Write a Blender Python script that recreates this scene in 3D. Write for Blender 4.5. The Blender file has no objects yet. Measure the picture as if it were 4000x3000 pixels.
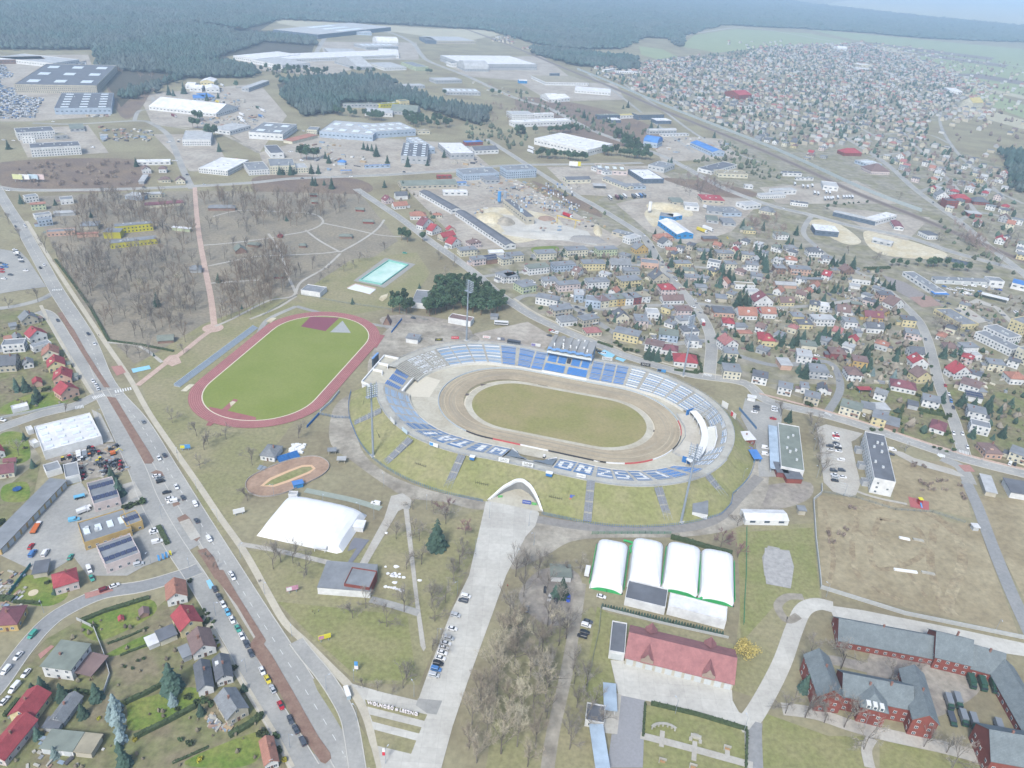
import bpy, math, random
import numpy as np
from mathutils import Vector, Matrix
R_ = random.Random(7)
S = bpy.context.scene
COL = S.collection
rad = math.radians
# ------------------------------------------------------------ camera, sky, sun, exposure
CH, PITCH, ROLL, FPX = 255.385, .5095, .0693, 3004.0
cp, sp, cr, sr = math.cos(PITCH), math.sin(PITCH), math.cos(ROLL), math.sin(ROLL)
c_r = Vector((cr, sr*sp, sr*cp)); c_u = Vector((-sr, cr*sp, cr*cp)); c_f = Vector((0, cp, -sp))
cam = bpy.data.cameras.new('camera'); camo = bpy.data.objects.new('camera', cam); COL.objects.link(camo)
camo.matrix_world = Matrix(((c_r.x, c_u.x, -c_f.x, 0), (c_r.y, c_u.y, -c_f.y, 0), (c_r.z, c_u.z, -c_f.z, CH), (0, 0, 0, 1)))
cam.sensor_width = 36; cam.lens = FPX/4000*36; cam.clip_start = 1; cam.clip_end = 90000
S.camera = camo
SUN_EL, SUN_AZ = 48, 200          # a high, veiled sun
wd = bpy.data.worlds.new('World'); S.world = wd; wd.use_nodes = True
wn = wd.node_tree
sky = wn.nodes.new('ShaderNodeTexSky'); sky.sky_type = 'NISHITA'; sky.sun_disc = False
sky.sun_elevation = rad(SUN_EL); sky.sun_rotation = rad(SUN_AZ); sky.air_density = 1.0; sky.dust_density = 3.0; sky.ozone_density = 1.0
bg = wn.nodes['Background']; bg.inputs[1].default_value = .1
wn.links.new(sky.outputs[0], bg.inputs[0])
sl = bpy.data.lights.new('sun', 'SUN'); sl.energy = 1.5; sl.angle = rad(12); sl.color = (1, .97, .93)
so = bpy.data.objects.new('sun', sl); COL.objects.link(so)
so.rotation_euler = (rad(90-SUN_EL), 0, rad(180-SUN_AZ)); so.location = (0, 0, 600)
S.view_settings.view_transform = 'Standard'; S.view_settings.look = 'None'
S.view_settings.exposure = 1.31; S.view_settings.gamma = 1
S.cycles.max_bounces = 4; S.cycles.diffuse_bounces = 2; S.cycles.glossy_bounces = 2; S.cycles.transparent_max_bounces = 6
S.cycles.volume_bounces = 1; S.cycles.use_denoising = True
# ------------------------------------------------------------ picture plan -> ground
CROP = {'A': (1300, 1300, .22604), 'B': (2000, 1250, .22604), 'C': (1850, 1700, .18083), 'D': (2580, 1560, .18083)}
def pix(t, x, y):
    if t == 'F': return x*4000/2212, y*4000/2212
    if t in CROP: a = CROP[t]; return a[0]+x*a[2], a[1]+y*a[2]
    return 1000*int(t[0]) + x*1000/2212, 750*int(t[1]) + y*1000/2212
def G(t, x, y, z=0.0):
    u, v = pix(t, x, y)
    d = c_f*FPX + c_r*(u-2000) - c_u*(v-1500)
    if d.z > -8: d.z = -8
    k = (z-CH)/d.z
    return Vector((d.x*k, d.y*k, z))
def W(s, z=0.0):
    """'F x,y x,y ...' -> ground points"""
    a = s.split(); t = a[0]; out = []
    for w in a[1:]:
        if ',' in w: out.append(G(t, *map(float, w.split(',')), z))
        else: t = w
    return out
def scr(p):
    """where a point falls in the plan (full view units)"""
    v = Vector(p) - Vector((0, 0, CH)); k = v.dot(c_f)
    return 1106 + FPX*v.dot(c_r)/k*.553, 829.5 - FPX*v.dot(c_u)/k*.553
# ------------------------------------------------------------ materials
def lin(c): return tuple(((v/255)/12.92 if v < 10.3 else ((v/255+.055)/1.055)**2.4) for v in c)
KB = .66
_M = {}
def mat(name, rgb=None, var=.18, sc=.4, rough=.85, metal=0, kind='', rgb2=None, sc2=None):
    """rgb: 0-255 colour; var: strength of the mottling; sc: its scale per metre"""
    if name in _M: return _M[name]
    m = bpy.data.materials.new(name); m.use_nodes = True; _M[name] = m
    nt = m.node_tree; N = nt.nodes; b = N['Principled BSDF']
    c = [min(.85, v*KB*w) for v, w in zip(lin(rgb), (.955, 1.0, 1.035))]
    b.inputs['Roughness'].default_value = rough; b.inputs['Metallic'].default_value = metal
    b.inputs['Specular IOR Level'].default_value = .25
    b.inputs['Base Color'].default_value = (*c, 1)
    if var or rgb2 or kind:
        ge = N.new('ShaderNodeNewGeometry')
        vec = ge.outputs['Position']
        if kind == 'grow':
            vec = N.new('ShaderNodeTexCoord').outputs['Object']
        no = N.new('ShaderNodeTexNoise'); no.inputs['Scale'].default_value = sc; no.inputs['Detail'].default_value = 5; no.inputs['Roughness'].default_value = .62
        nt.links.new(vec, no.inputs['Vector'])
        mx = N.new('ShaderNodeMix'); mx.data_type = 'RGBA'
        ra = N.new('ShaderNodeMapRange'); ra.inputs[1].default_value = .32; ra.inputs[2].default_value = .68
        nt.links.new(no.outputs['Fac'], ra.inputs[0])
        nt.links.new(ra.outputs[0], mx.inputs[0])
        lo = [v*(1-var) for v in c]; hi = [min(.9, v*(1+var)) for v in c]
        mx.inputs[6].default_value = (*lo, 1); mx.inputs[7].default_value = (*hi, 1)
        out = mx.outputs[2]
        if rgb2:
            c2 = [min(.85, v*KB*w) for v, w in zip(lin(rgb2), (.955, 1.0, 1.035))]
            n2 = N.new('ShaderNodeTexNoise'); n2.inputs['Scale'].default_value = sc2 or sc*.15; n2.inputs['Detail'].default_value = 6; n2.inputs['Roughness'].default_value = .6
            nt.links.new(vec, n2.inputs['Vector'])
            r2 = N.new('ShaderNodeMapRange'); r2.inputs[1].default_value = .4; r2.inputs[2].default_value = .62
            nt.links.new(n2.outputs['Fac'], r2.inputs[0])
            m2 = N.new('ShaderNodeMix'); m2.data_type = 'RGBA'
            nt.links.new(r2.outputs[0], m2.inputs[0]); nt.links.new(out, m2.inputs[6]); 
            m3 = N.new('ShaderNodeMix'); m3.data_type = 'RGBA'; m3.blend_type = 'MULTIPLY'; m3.inputs[0].default_value = 1
            m3.inputs[7].default_value = (*c2, 1)
            sc_ = N.new('ShaderNodeMapRange'); sc_.inputs[1].default_value = .32; sc_.inputs[2].default_value = .68; sc_.inputs[3].default_value = 1-var; sc_.inputs[4].default_value = 1+var
            nt.links.new(no.outputs['Fac'], sc_.inputs[0]); nt.links.new(sc_.outputs[0], m3.inputs[6])
            nt.links.new(m3.outputs[2], m2.inputs[7]); out = m2.outputs[2]
        if kind in ('roof', 'slab', 'brick', 'sheet'):
            br = N.new('ShaderNodeTexBrick') 
            tc = N.new('ShaderNodeTexCoord')
            nt.links.new(tc.outputs['Object'], br.inputs['Vector'])
            w_, h_, mo = dict(roof=(.35, .4, .03), slab=(6, 6, .04), brick=(.5, .2, .02), sheet=(.9, 30, .05))[kind]
            br.inputs['Scale'].default_value = 1; br.inputs['Brick Width'].default_value = w_; br.inputs['Row Height'].default_value = h_
            br.inputs['Mortar Size'].default_value = mo; br.offset = 0 if kind in ('slab', 'sheet') else .5
            br.inputs['Color1'].default_value = (1, 1, 1, 1); br.inputs['Color2'].default_value = (.9, .9, .9, 1); br.inputs['Mortar'].default_value = (.72, .72, .72, 1) if kind == 'slab' else (.62, .62, .62, 1)
            mm = N.new('ShaderNodeMix'); mm.data_type = 'RGBA'; mm.blend_type = 'MULTIPLY'; mm.inputs[0].default_value = 1
            nt.links.new(out, mm.inputs[6]); nt.links.new(br.outputs['Color'], mm.inputs[7]); out = mm.outputs[2]
        if kind in ('tint', 'grow'):
            if kind == 'tint':
                at = N.new('ShaderNodeAttribute'); at.attribute_name = 'tint'; f = at.outputs['Fac']
            else:
                f = N.new('ShaderNodeObjectInfo').outputs['Random']
            hs = N.new('ShaderNodeHueSaturation')
            for i, lo_, hi_ in (('Value', .68, 1.32), ('Hue', .485, .52)):
                q = N.new('ShaderNodeMapRange'); q.inputs[3].default_value = lo_; q.inputs[4].default_value = hi_
                nt.links.new(f, q.inputs[0]); nt.links.new(q.outputs[0], hs.inputs[i])
            nt.links.new(out, hs.inputs['Color']); out = hs.outputs[0]
        nt.links.new(out, b.inputs['Base Color'])
    return m
# ------------------------------------------------------------ mesh builder
class MB:
    def __init__(s): s.v = []; s.f = []; s.m = []
    def face(s, pts, mi=0):
        n = len(s.v); s.v.extend(tuple(p) for p in pts); s.f.append(tuple(range(n, n+len(pts)))); s.m.append(mi)
    def prism(s, poly, z0, z1, mi=0, top=None, bot=False):
        P = [(p[0], p[1]) for p in poly]
        if sum(P[i-1][0]*P[i][1]-P[i][0]*P[i-1][1] for i in range(len(P))) < 0: P.reverse()
        n = len(P)
        for i in range(n):
            a, b = P[i], P[(i+1) % n]
            s.face([(*a, z0), (*b, z0), (*b, z1), (*a, z1)], mi)
        s.face([(*p, z1) for p in P], mi if top is None else top)
        if bot: s.face([(*p, z0) for p in P[::-1]], mi)
    def box(s, x0, y0, z0, x1, y1, z1, mi=0, top=None):
        s.prism([(x0, y0), (x1, y0), (x1, y1), (x0, y1)], z0, z1, mi, top, True)
    def obox(s, c, ang, lx, ly, z0, z1, mi=0, top=None):
        ca, sa = math.cos(ang), math.sin(ang)
        s.prism([(c[0]+x*ca-y*sa, c[1]+x*sa+y*ca) for x, y in ((-lx/2, -ly/2), (lx/2, -ly/2), (lx/2, ly/2), (-lx/2, ly/2))], z0, z1, mi, top, True)
    def tube(s, a, b, r0, r1=None, n=6, mi=0, cap=True):
        a, b = Vector(a), Vector(b); r1 = r0 if r1 is None else r1
        d = (b-a).normalized(); x = d.orthogonal().normalized(); y = d.cross(x)
        A = [a+(x*math.cos(2*math.pi*i/n)+y*math.sin(2*math.pi*i/n))*r0 for i in range(n)]
        B = [b+(x*math.cos(2*math.pi*i/n)+y*math.sin(2*math.pi*i/n))*r1 for i in range(n)]
        for i in range(n): s.face([A[i], A[(i+1) % n], B[(i+1) % n], B[i]], mi)
        if cap: s.face(B, mi); s.face(A[::-1], mi)
    def strip(s, L, Rr, mi=0):
        for i in range(len(L)-1): s.face([L[i], Rr[i], Rr[i+1], L[i+1]], mi)
    def mesh(s, name, mats):
        me = bpy.data.meshes.new(name)
        me.from_pydata(s.v, [], s.f)
        for m in mats: me.materials.append(m)
        if len(mats) > 1: me.polygons.foreach_set('material_index', s.m)
        me.update(); return me
def link(name, me, parent=None, loc=None, rz=0.0):
    o = bpy.data.objects.new(name, me); COL.objects.link(o)
    if parent is not None: o.parent = parent
    if loc is not None: o.location = loc
    o.rotation_euler[2] = rz
    return o
def obj(name, mb, mats, parent=None, loc=None, rz=0.0):
    return link(name, mb.mesh(name, mats if isinstance(mats, (list, tuple)) else [mats]), parent, loc, rz)
THINGS = []
def tag(o, label, cat, group=None, short=None, auto=False):
    o['label'] = label; o['category'] = cat
    if group: o['group'] = group
    THINGS.append((o, short or cat, auto)); return o
def thing(name, label, cat, loc=(0, 0, 0), rz=0.0, group=None, short=None, auto=False):
    return tag(link(name, None, None, loc, rz), label, cat, group, short, auto)
def struct(o, label=None, kind='structure'):
    o['kind'] = kind
    if label: o['label'] = label
    return o
# ------------------------------------------------------------ flat land use
LAY = [0]
def nz(st=.003):
    LAY[0] += st; return LAY[0]
def smooth(P, n=6, closed=False):
    if len(P) < 3: return P
    out = []; m = len(P)
    for i in range(m if closed else m-1):
        g = (lambda k: P[k % m]) if closed else (lambda k: P[min(max(k, 0), m-1)])
        p0, p1, p2, p3 = g(i-1), g(i), g(i+1), g(i+2)
        for k in range(n):
            t = k/n
            out.append(.5*((2*p1)+(p2-p0)*t+(2*p0-5*p1+4*p2-p3)*t*t+(3*p1-p0-3*p2+p3)*t**3))
    if not closed: out.append(P[-1])
    return out
def area(name, s, m, sm=False, z=None, label=None):
    P = s if isinstance(s, list) else W(s)
    if sm: P = smooth(P, 5, True)
    z = nz() if z is None else z
    b = MB(); b.face([(p.x, p.y, z) for p in P])
    me = b.mesh(name, [m]); 
    if me.polygons[0].normal.z < 0: me.flip_normals()
    return struct(link(name, me), label)
def offs(P, d):
    out = []
    for i, p in enumerate(P):
        a = P[max(i-1, 0)]; b = P[min(i+1, len(P)-1)]
        t = (b-a); t.z = 0; t.normalize()
        out.append(Vector((p.x-t.y*d, p.y+t.x*d, p.z)))
    return out
def ribbon(name, s, w, m, sm=True, z=None, off=0, kerb=None, label=None):
    P = s if isinstance(s, list) else W(s)
    if sm: P = smooth(P)
    z = nz(.0015) if z is None else z
    P = [Vector((p.x, p.y, z)) for p in P]
    b = MB(); L = offs(P, off+w/2); Q = offs(P, off-w/2); b.strip(L, Q)
    o = struct(obj(name, b, m), label)
    if kerb:
        k = MB()
        for sg in (1, -1):
            A = offs(P, off+sg*w/2); B = offs(P, off+sg*(w/2+.35))
            up = lambda V, h: [Vector((p.x, p.y, h)) for p in V]
            k.strip(up(A, .14+z), up(B, .14+z)); k.strip(up(A, 0), up(A, .14+z)); k.strip(up(B, 0), up(B, .14+z))
        struct(obj('kerb', k, kerb))
    return P
def dashes(P, w, on, gap, off, m, z=None):
    b = MB(); z = nz() if z is None else z; acc = 0.0; Q = offs(P, off)
    for a, c in zip(Q, Q[1:]):
        L = (c-a).length; 
        if L < 1e-6: continue
        d = (c-a)/L; n = Vector((-d.y, d.x, 0))*w/2; x = -(acc % (on+gap)); 
        while x < L:
            s0, s1 = max(x, 0), min(x+on, L)
            if s1 > s0:
                p, q = a+d*s0, a+d*s1
                b.face([(v.x, v.y, z) for v in (p+n, p-n, q-n, q+n)])
            x += on+gap
        acc += L
    if b.f: struct(obj('road_marking', b, m))
def inside(p, poly):
    x, y = p[0], p[1]; r = False; j = len(poly)-1
    for i in range(len(poly)):
        a, b = poly[i], poly[j]
        if (a[1] > y) != (b[1] > y) and x < (b[0]-a[0])*(y-a[1])/(b[1]-a[1])+a[0]: r = not r
        j = i
    return r
# ------------------------------------------------------------ palette of the ground
m_ground = mat('dry_grass_ground', (160, 153, 122), .16, .35, rgb2=(142, 132, 106), sc2=.018)
m_grass = mat('dull_grass', (148, 145, 104), .2, .5, rgb2=(160, 152, 118), sc2=.03)
m_green = mat('winter_lawn', (140, 143, 90), .22, .5, rgb2=(152, 148, 104), sc2=.05)
m_lush = mat('green_garden_grass', (110, 134, 56), .25, .6, rgb2=(140, 144, 78), sc2=.08)
m_pitch = mat('mown_pitch', (142, 151, 80), .1, .8, rgb2=(134, 146, 70), sc2=.03)
m_infield = mat('worn_infield', (150, 146, 92), .12, .6, rgb2=(164, 152, 108), sc2=.03)
m_brown = mat('leaf_litter', (146, 138, 122), .24, .4, rgb2=(158, 148, 128), sc2=.03)
m_field = mat('fallow_field', (174, 162, 132), .2, .3, rgb2=(156, 143, 114), sc2=.035)
m_scrub = mat('brown_scrub', (128, 112, 100), .25, .4, rgb2=(142, 124, 104), sc2=.03)
m_garden = mat('garden_soil', (140, 130, 104), .3, .3, rgb2=(128, 132, 86), sc2=.06)
m_town = mat('town_ground', (160, 154, 138), .3, .12, rgb2=(142, 138, 108), sc2=.04)
m_yard = mat('yard_dust', (190, 182, 168), .2, .2, rgb2=(170, 160, 146), sc2=.03)
m_sand = mat('bare_sand', (208, 194, 160), .18, .3, rgb2=(220, 212, 188), sc2=.05)
m_dirt = mat('dirt_track', (184, 177, 162), .2, .3, rgb2=(150, 142, 128), sc2=.05)
m_mud = mat('dark_mud', (150, 142, 134), .25, .3, rgb2=(172, 164, 150), sc2=.06)
m_asph = mat('grey_asphalt', (181, 179, 172), .1, .6, rgb2=(162, 161, 156), sc2=.035)
m_asph2 = mat('dark_asphalt', (152, 153, 152), .12, .6, rgb2=(160, 160, 158), sc2=.06)
m_conc = mat('pale_concrete', (216, 213, 203), .08, .5, kind='slab', rgb2=(200, 196, 186), sc2=.05)
m_pave = mat('pale_paving', (196, 192, 182), .1, .8, rgb2=(186, 180, 168), sc2=.08)
m_tanp = mat('sand_footpath', (206, 198, 178), .1, .8, rgb2=(194, 186, 168), sc2=.1)
m_pink = mat('pink_block_paving', (200, 174, 158), .14, .8, rgb2=(210, 184, 168), sc2=.2)
m_redp = mat('red_block_paving', (184, 138, 128), .12, .9)
m_mulch = mat('bark_mulch', (152, 126, 110), .2, 1.2, rgb2=(140, 112, 98), sc2=.3)
m_kerb = mat('kerb_stone', (206, 202, 192), .08, .9)
m_line = mat('white_road_paint', (238, 238, 234), .04, .8)
m_cyanp = mat('pale_blue_paint', (156, 212, 236), .06, .8)
m_ballast = mat('rail_ballast', (150, 138, 126), .15, .5)
m_brightgreen = mat('spring_crop', (156, 166, 124), .08, .02)
m_palefield = mat('pale_stubble_field', (190, 184, 158), .08, .01)
m_plough = mat('ploughed_field', (136, 126, 122), .1, .02)
# ------------------------------------------------------------ the land
def lin_grid():
    xs = [0]; st = 60
    while xs[-1] < 40000: xs.append(xs[-1]+st); st *= 1.18
    xs = sorted({-v for v in xs} | set(xs)); return xs
_g = lin_grid(); n = len(_g)
b = MB(); b.v = [(x, y+400, 0) for y in _g for x in _g]
b.f = [(j*n+i, j*n+i+1, (j+1)*n+i+1, (j+1)*n+i) for j in range(n-1) for i in range(n-1)]; b.m = [0]*len(b.f)
struct(obj('ground', b, m_ground), 'flat dry grassland under the whole town')
def areas(m, txt, nm, sm=False):
    z = nz()
    for l in txt.strip().split('\n'):
        z += .0004
        if l.strip(): area(nm, l.strip(), m, sm, z)
# far country
areas(m_palefield, '''F 1760,98 2000,118 2230,152 2230,142 2000,110 1800,91
F 2000,168 2230,218 2230,206 2020,158
F 2020,228 2230,284 2230,264 2060,216
F 1660,134 1740,140 1745,122 1680,116
F 1750,12 2250,58 2250,-8 1950,-14
F 2080,70 2250,92 2250,76 2150,66''', 'stubble_field')
areas(m_brightgreen, '''F 1500,76 1590,62 1745,72 1850,92 1745,98 1740,135 1700,138 1660,128 1590,125 1540,112 1470,100
F 1380,100 1430,106 1475,128 1440,134 1385,118
F 1740,62 2250,110 2250,150 2000,118 1840,85
F 1890,140 2250,215 2250,150 2060,110
F 1905,208 2070,212 2060,232 1960,222
F 1960,160 2250,270 2250,240 2090,182''', 'green_field')
areas(m_plough, '''F 1850,88 2150,125 2140,130 1990,112
F 2040,158 2250,190 2250,182 2120,160
F 1930,106 2180,140 2170,146 2010,124''', 'ploughed_field')
areas(m_palefield, '''F 850,60 1055,64 1080,75 1000,90 860,70
F 595,42 850,56 990,66 1000,72 690,66 600,50''', 'stubble_field')
# built-up ground
areas(m_town, '''F 1260,130 1420,128 1640,104 1860,95 2010,140 2100,190 2050,260 1995,262 1990,300 2230,380 2230,830 1990,830 1700,830 1500,810 1360,760 1100,650 1020,570 1180,500 1380,380 1600,330 1500,250
F -20,840 90,990 60,1050 -20,1060
F 1640,830 2230,1020 2230,820''', 'town_ground')
areas(m_yard, '''F 0,120 190,118 240,250 70,262 0,262
F 300,205 560,180 620,250 560,330 480,280 330,270
F 500,110 690,116 760,150 700,165 540,150
F 690,90 900,92 905,128 830,130 700,118
F 560,330 700,290 1000,310 1060,360 1020,372 760,378 580,385
F 950,130 1170,120 1250,180 1130,175 1010,165
F 1115,175 1330,180 1350,215 1190,220
F 1180,360 1400,358 1480,400 1440,430 1240,420
F 870,400 1050,372 1120,390 1260,470 1350,520 1330,535 1200,530 1010,540
F 1330,440 1500,400 1640,440 1580,500 1490,530 1400,500
F 1400,290 1560,300 1600,340 1430,350
F 1640,405 1850,390 1950,440 1800,440 1680,440
F 1780,445 2010,470 1960,520 1880,500
F 30,280 190,270 235,330 60,340
F 330,290 460,290 500,370 410,370''', 'yard_ground')
areas(m_sand, '''F 1865,510 1890,500 2040,545 2020,560 1900,548
F 1745,480 1800,478 1860,520 1820,525
F 1030,455 1110,450 1200,470 1210,500 1120,525 1060,510
F 1392,462 1410,447 1442,443 1468,452 1490,452 1496,466 1470,470 1462,482 1430,478 1412,490''', 'sand_ground', True)
areas(m_conc, '''F 1060,460 1150,470 1270,500 1290,530 1220,520 1090,500''', 'concrete_yard')
areas(m_scrub, '''F 5,350 290,345 300,408 50,412 0,395
F 215,105 300,110 340,150 300,240 250,235
F 1150,390 1190,420 1240,445 1300,470 1270,440
F 1430,385 1550,395 1640,420 1560,425
F 560,380 760,385 800,415 640,440 560,420
F 1120,210 1280,230 1420,280 1380,320 1160,270''', 'scrub_ground', True)
areas(m_brown, '''F 60,425 220,418 420,412 620,415 780,420 860,520 800,560 700,600 640,640 520,690 455,720 290,785 190,680''', 'park_ground')
areas(m_garden, '''F -20,660 110,680 190,860 100,890 -20,900
F -20,1080 90,990 60,1130 -20,1180
F 170,1340 330,1320 400,1260 470,1350 530,1440 620,1659 -20,1659 -20,1500 100,1380
F 1700,830 1790,895 2100,985 2230,1015 2230,830''', 'garden_ground')
areas(m_grass, '''F 640,640 760,560 900,545 930,590 880,660 820,670 700,690
F 290,790 440,700 600,640 820,700 800,760 640,905 560,1010 480,1170 420,1060 330,900
F 530,1190 720,1190 1080,1090 1010,1230 905,1480 770,1475 660,1370 590,1290
F 1590,1140 1760,1130 1775,1290 1640,1510 1580,1490 1600,1300
F 1300,1320 1560,1380 1600,1400 1340,1400
F 1080,1440 1280,1310 1320,1400 1310,1490 1280,1659 1050,1659''', 'grass')
areas(m_green, '''F 600,1300 700,1310 880,1330 900,1470 780,1470 690,1390
F 1595,1150 1755,1140 1770,1290 1690,1290 1600,1390
F 1385,1520 1612,1570 1610,1659 1382,1659
F 1650,1540 1790,1590 1880,1590 1870,1659 1640,1659
F 1900,1600 2020,1620 2130,1659 1900,1659
F 1290,1310 1340,1340 1320,1430 1330,1490 1310,1560 1260,1500''', 'lawn')
areas(m_lush, '''21 180,480 380,470 390,520 200,530
03 150,20 380,0 590,150 420,260 120,200
03 720,400 1250,200 1330,330 860,560
03 910,1010 1100,1080 1650,960 1690,1110 1150,1340 1090,1130
03 910,680 1290,500 1300,600 950,700
03 1600,1600 2300,1330 2212,1600 1900,1659
02 0,440 200,430 260,640 60,680
02 30,880 230,850 240,1000 30,1010
02 0,210 260,90 520,80 560,170 70,260''', 'garden_lawn', True)
areas(m_field, '''F 1765,1070 1900,1078 2060,1130 2110,1130 2200,1370 2050,1335 1775,1270
F 2100,1070 2230,1080 2230,1330
F 1925,990 2070,1000 2100,1120 1930,1080''', 'fallow_field')
for s_, w_ in (('1800,1080 1850,1110 1840,1180 1860,1250 1950,1300', 3), ('1860,1100 1950,1090 2040,1130 2080,1200 2050,1300 2060,1330', 5), ('1900,1120 1980,1140 1990,1200 1900,1230 1880,1180 1900,1120', 3), ('1780,1100 1800,1200 1790,1265', 2.5), ('2020,1130 2010,1220 2040,1320', 4), ('1830,1130 1930,1200 2000,1290', 2)):
    ribbon('worn_track', 'F '+s_, w_, mat('worn_field_track', (154, 138, 110), .28, .4, rgb2=(176, 164, 134), sc2=.09))
areas(m_mud, '''F 1600,1060 1740,1040 1750,1075 1680,1100 1600,1090
F 1170,1230 1250,1240 1250,1330 1180,1350 1120,1290
F 820,690 890,680 1000,700 1010,735 880,735
F 1900,1390 2090,1450 2110,1500 1980,1560 1880,1500''', 'muddy_ground', True)
areas(m_yard, '''F 1025,720 1140,695 1200,730 1190,740 1170,760 1010,745''', 'stadium_car_park')
# ------------------------------------------------------------ roads
K = m_kerb
main_pts = 'F -8,405 20,452 45,490 82,555 122,627 186,727 231,829.5 300,912 360,1010 422,1112 504,1244 551,1319 618,1424 700,1556 757,1654 790,1705'
rd = ribbon('road', main_pts, 9.6, m_asph, kerb=K)
dashes(rd, .18, 3, 5, 0, m_line)
ribbon('paving', 'F 150,678 186,727 231,829.5 300,912 345,985', 1.5, m_pave, off=-5.7); ribbon('paving', 'F 425,1118 504,1244 551,1319 618,1424 690,1540', 1.5, m_pave, off=-5.7)
serv = ribbon('road', 'F 85,672 110,685 150,747 215,842 252,917 295,1010 322,1080 370,1167 420,1242 450,1291 515,1394 558,1481 608,1569 665,1665', 8.2, m_asph, kerb=K)
ribbon('road', 'F 313,1000 330,1008 352,1012', 9, m_asph, sm=False)
ribbon('road', 'F 640,1648 700,1658 745,1652', 9, m_asph, sm=False)
st1 = ribbon('road', 'F -30,1510 0,1476 50,1406 100,1349 150,1314 225,1281 312,1266 400,1240 430,1228', 7, m_asph2, kerb=K)
ribbon('road', 'F -20,932 0,925 87,895 160,877 215,853 262,845', 7.5, m_asph, kerb=K)
ribbon('road', 'F -20,668 30,662 85,648 125,628', 6, m_asph)
rn = ribbon('road', 'F -40,395 0,405 62,411 250,409 425,402 553,394 628,386 728,382 853,377 1003,366 1106,357 1256,355 1388,352', 9, m_asph, kerb=K)
dashes(rn, .2, 4, 6, 0, m_line)
ribbon('road', 'F 415,408 395,365 375,315 362,290 330,268 295,261 160,268 70,266', 8, m_asph)
ribbon('road', 'F 330,268 410,279 480,290 560,330', 6, m_dirt)
ribbon('road', 'F 290,262 300,240 330,234 330,210', 6, m_asph)
re = ribbon('road', 'F 770,408 783,417 865,472 928,520 978,555 1028,592 1065,625 1106,655 1168,692 1281,740 1356,770 1481,807 1606,827 1659,866 1784,897 1884,927 2034,977 2134,1005 2260,1035', 8.6, m_asph, kerb=K)
dashes(re, .22, 3, 4, 0, m_line)
rc_ = ribbon('road', 'F 1050,300 1106,335 1168,375 1241,420 1281,442 1331,472 1388,510 1418,555 1456,610 1496,655 1526,702 1537,745 1531,818', 8.5, m_asph, kerb=K)
rm = ribbon('road', 'F 680,122 688,105 700,85 716,67 803,66 848,72 890,92 910,118 930,134 1003,162 1106,209 1181,232 1281,282 1418,332 1481,362 1560,405 1659,442 1754,465 1834,487 1959,512 2059,545 2159,572 2250,595', 11, m_asph, kerb=K)
dashes(rm, .3, 5, 6, 0, m_line)
ribbon('road', 'F 560,128 640,132 690,125 750,118 830,128 915,128', 7, m_asph)
ro = ribbon('road', 'F 1560,170 1659,235 1740,265 1829,300 1909,350 1984,415 2071,477 2146,540 2212,592 2260,640', 9, m_asph, kerb=K)
ribbon('road', 'F 1875,595 1896,610 1971,677 2001,727 2029,830 2059,905 2084,985', 7.5, m_asph, kerb=K)
ribbon('road', 'F 1537,745 1600,770 1680,790 1760,780 1800,790 1815,840 1785,895', 5.5, m_asph2)
ribbon('road', 'F 1106,655 1130,640 1170,640 1230,660 1280,690 1330,720 1370,735 1420,745 1530,735', 6, m_asph)
ribbon('road', 'F 1230,660 1300,668 1400,660 1490,660', 5.5, m_asph)
ribbon('road', 'F 1030,600 1100,590 1200,585 1310,575 1430,570', 5.5, m_asph)
ribbon('road', 'F 1430,570 1520,578 1620,585 1700,590', 5, m_asph)
ribbon('road', 'F 1500,655 1600,665 1760,660 1890,640', 5.5, m_asph)
ribbon('road', 'F 1754,465 1735,500 1760,530 1800,560 1896,610', 6, m_asph)
ribbon('road', 'F 1388,512 1330,470', 6, m_asph)
for s_ in ('1270,160 1330,200 1420,270 1500,330', '1330,170 1420,230 1520,300 1640,350', '1400,130 1450,165 1530,220 1620,262', '1530,190 1600,180 1700,150 1760,120', '1640,120 1690,170 1760,220 1900,300', '1700,160 1790,180 1900,220 2000,280', '1829,300 1900,290 2000,290 2050,310', '1984,415 2080,390 2212,440', '2071,477 2120,460 2212,480', '1950,285 2060,400 2110,460', '1880,340 1960,330 2060,340', '2000,170 2040,200 2030,260 2060,320 2120,380 2170,430'):
    ribbon('road', 'F '+s_, 6, m_asph)
ribbon('road', 'F 1400,78 1500,72 1590,60 1660,65 1790,88 1900,105 2212,145 2260,152', 16, m_pave)
ribbon('road', 'F 1460,84 1530,62', 10, m_pave)
ribbon('railway_bed', 'F 960,50 998,60 1106,100 1218,147 1318,187 1438,240 1659,330 1846,415 1979,468 2200,560 2260,585', 15, m_ballast)
RL = ribbon('railway_bed', 'F 960,50 998,60 1106,100 1218,147 1318,187 1438,240 1659,330 1846,415 1979,468 2200,560 2260,585', 7, mat('dark_ballast', (132, 120, 112), .1, .6))
m_rail = mat('rusty_rail', (120, 104, 96), .1, 1)
for o_ in (-3.2, -1.8, 1.8, 3.2):
    ribbon('rail', RL, .18, m_rail, sm=False, z=.45, off=o_)
# right, barracks road and tracks
ribbon('road', 'F 1594,1565 1620,1555 1655,1500 1690,1430 1715,1360 1735,1318 1765,1305 1800,1312', 7.5, m_conc)
area('road', 'F 1790,1308 1860,1318 2050,1355 2260,1400 2260,1425 2060,1395 1940,1375 1805,1345', m_conc)
ribbon('road', 'F 1628,1558 1627,1590 1630,1680', 6.5, m_asph2)
ribbon('road', 'F 2088,1042 2110,1090 2140,1170 2180,1270 2230,1380', 6.5, m_asph2)
ribbon('road', 'F 2034,990 2075,1010 2095,1045', 8, m_asph)
ribbon('road', 'F 1735,1290 1700,1290 1680,1310 1700,1340 1725,1330', 4, m_dirt)
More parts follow.
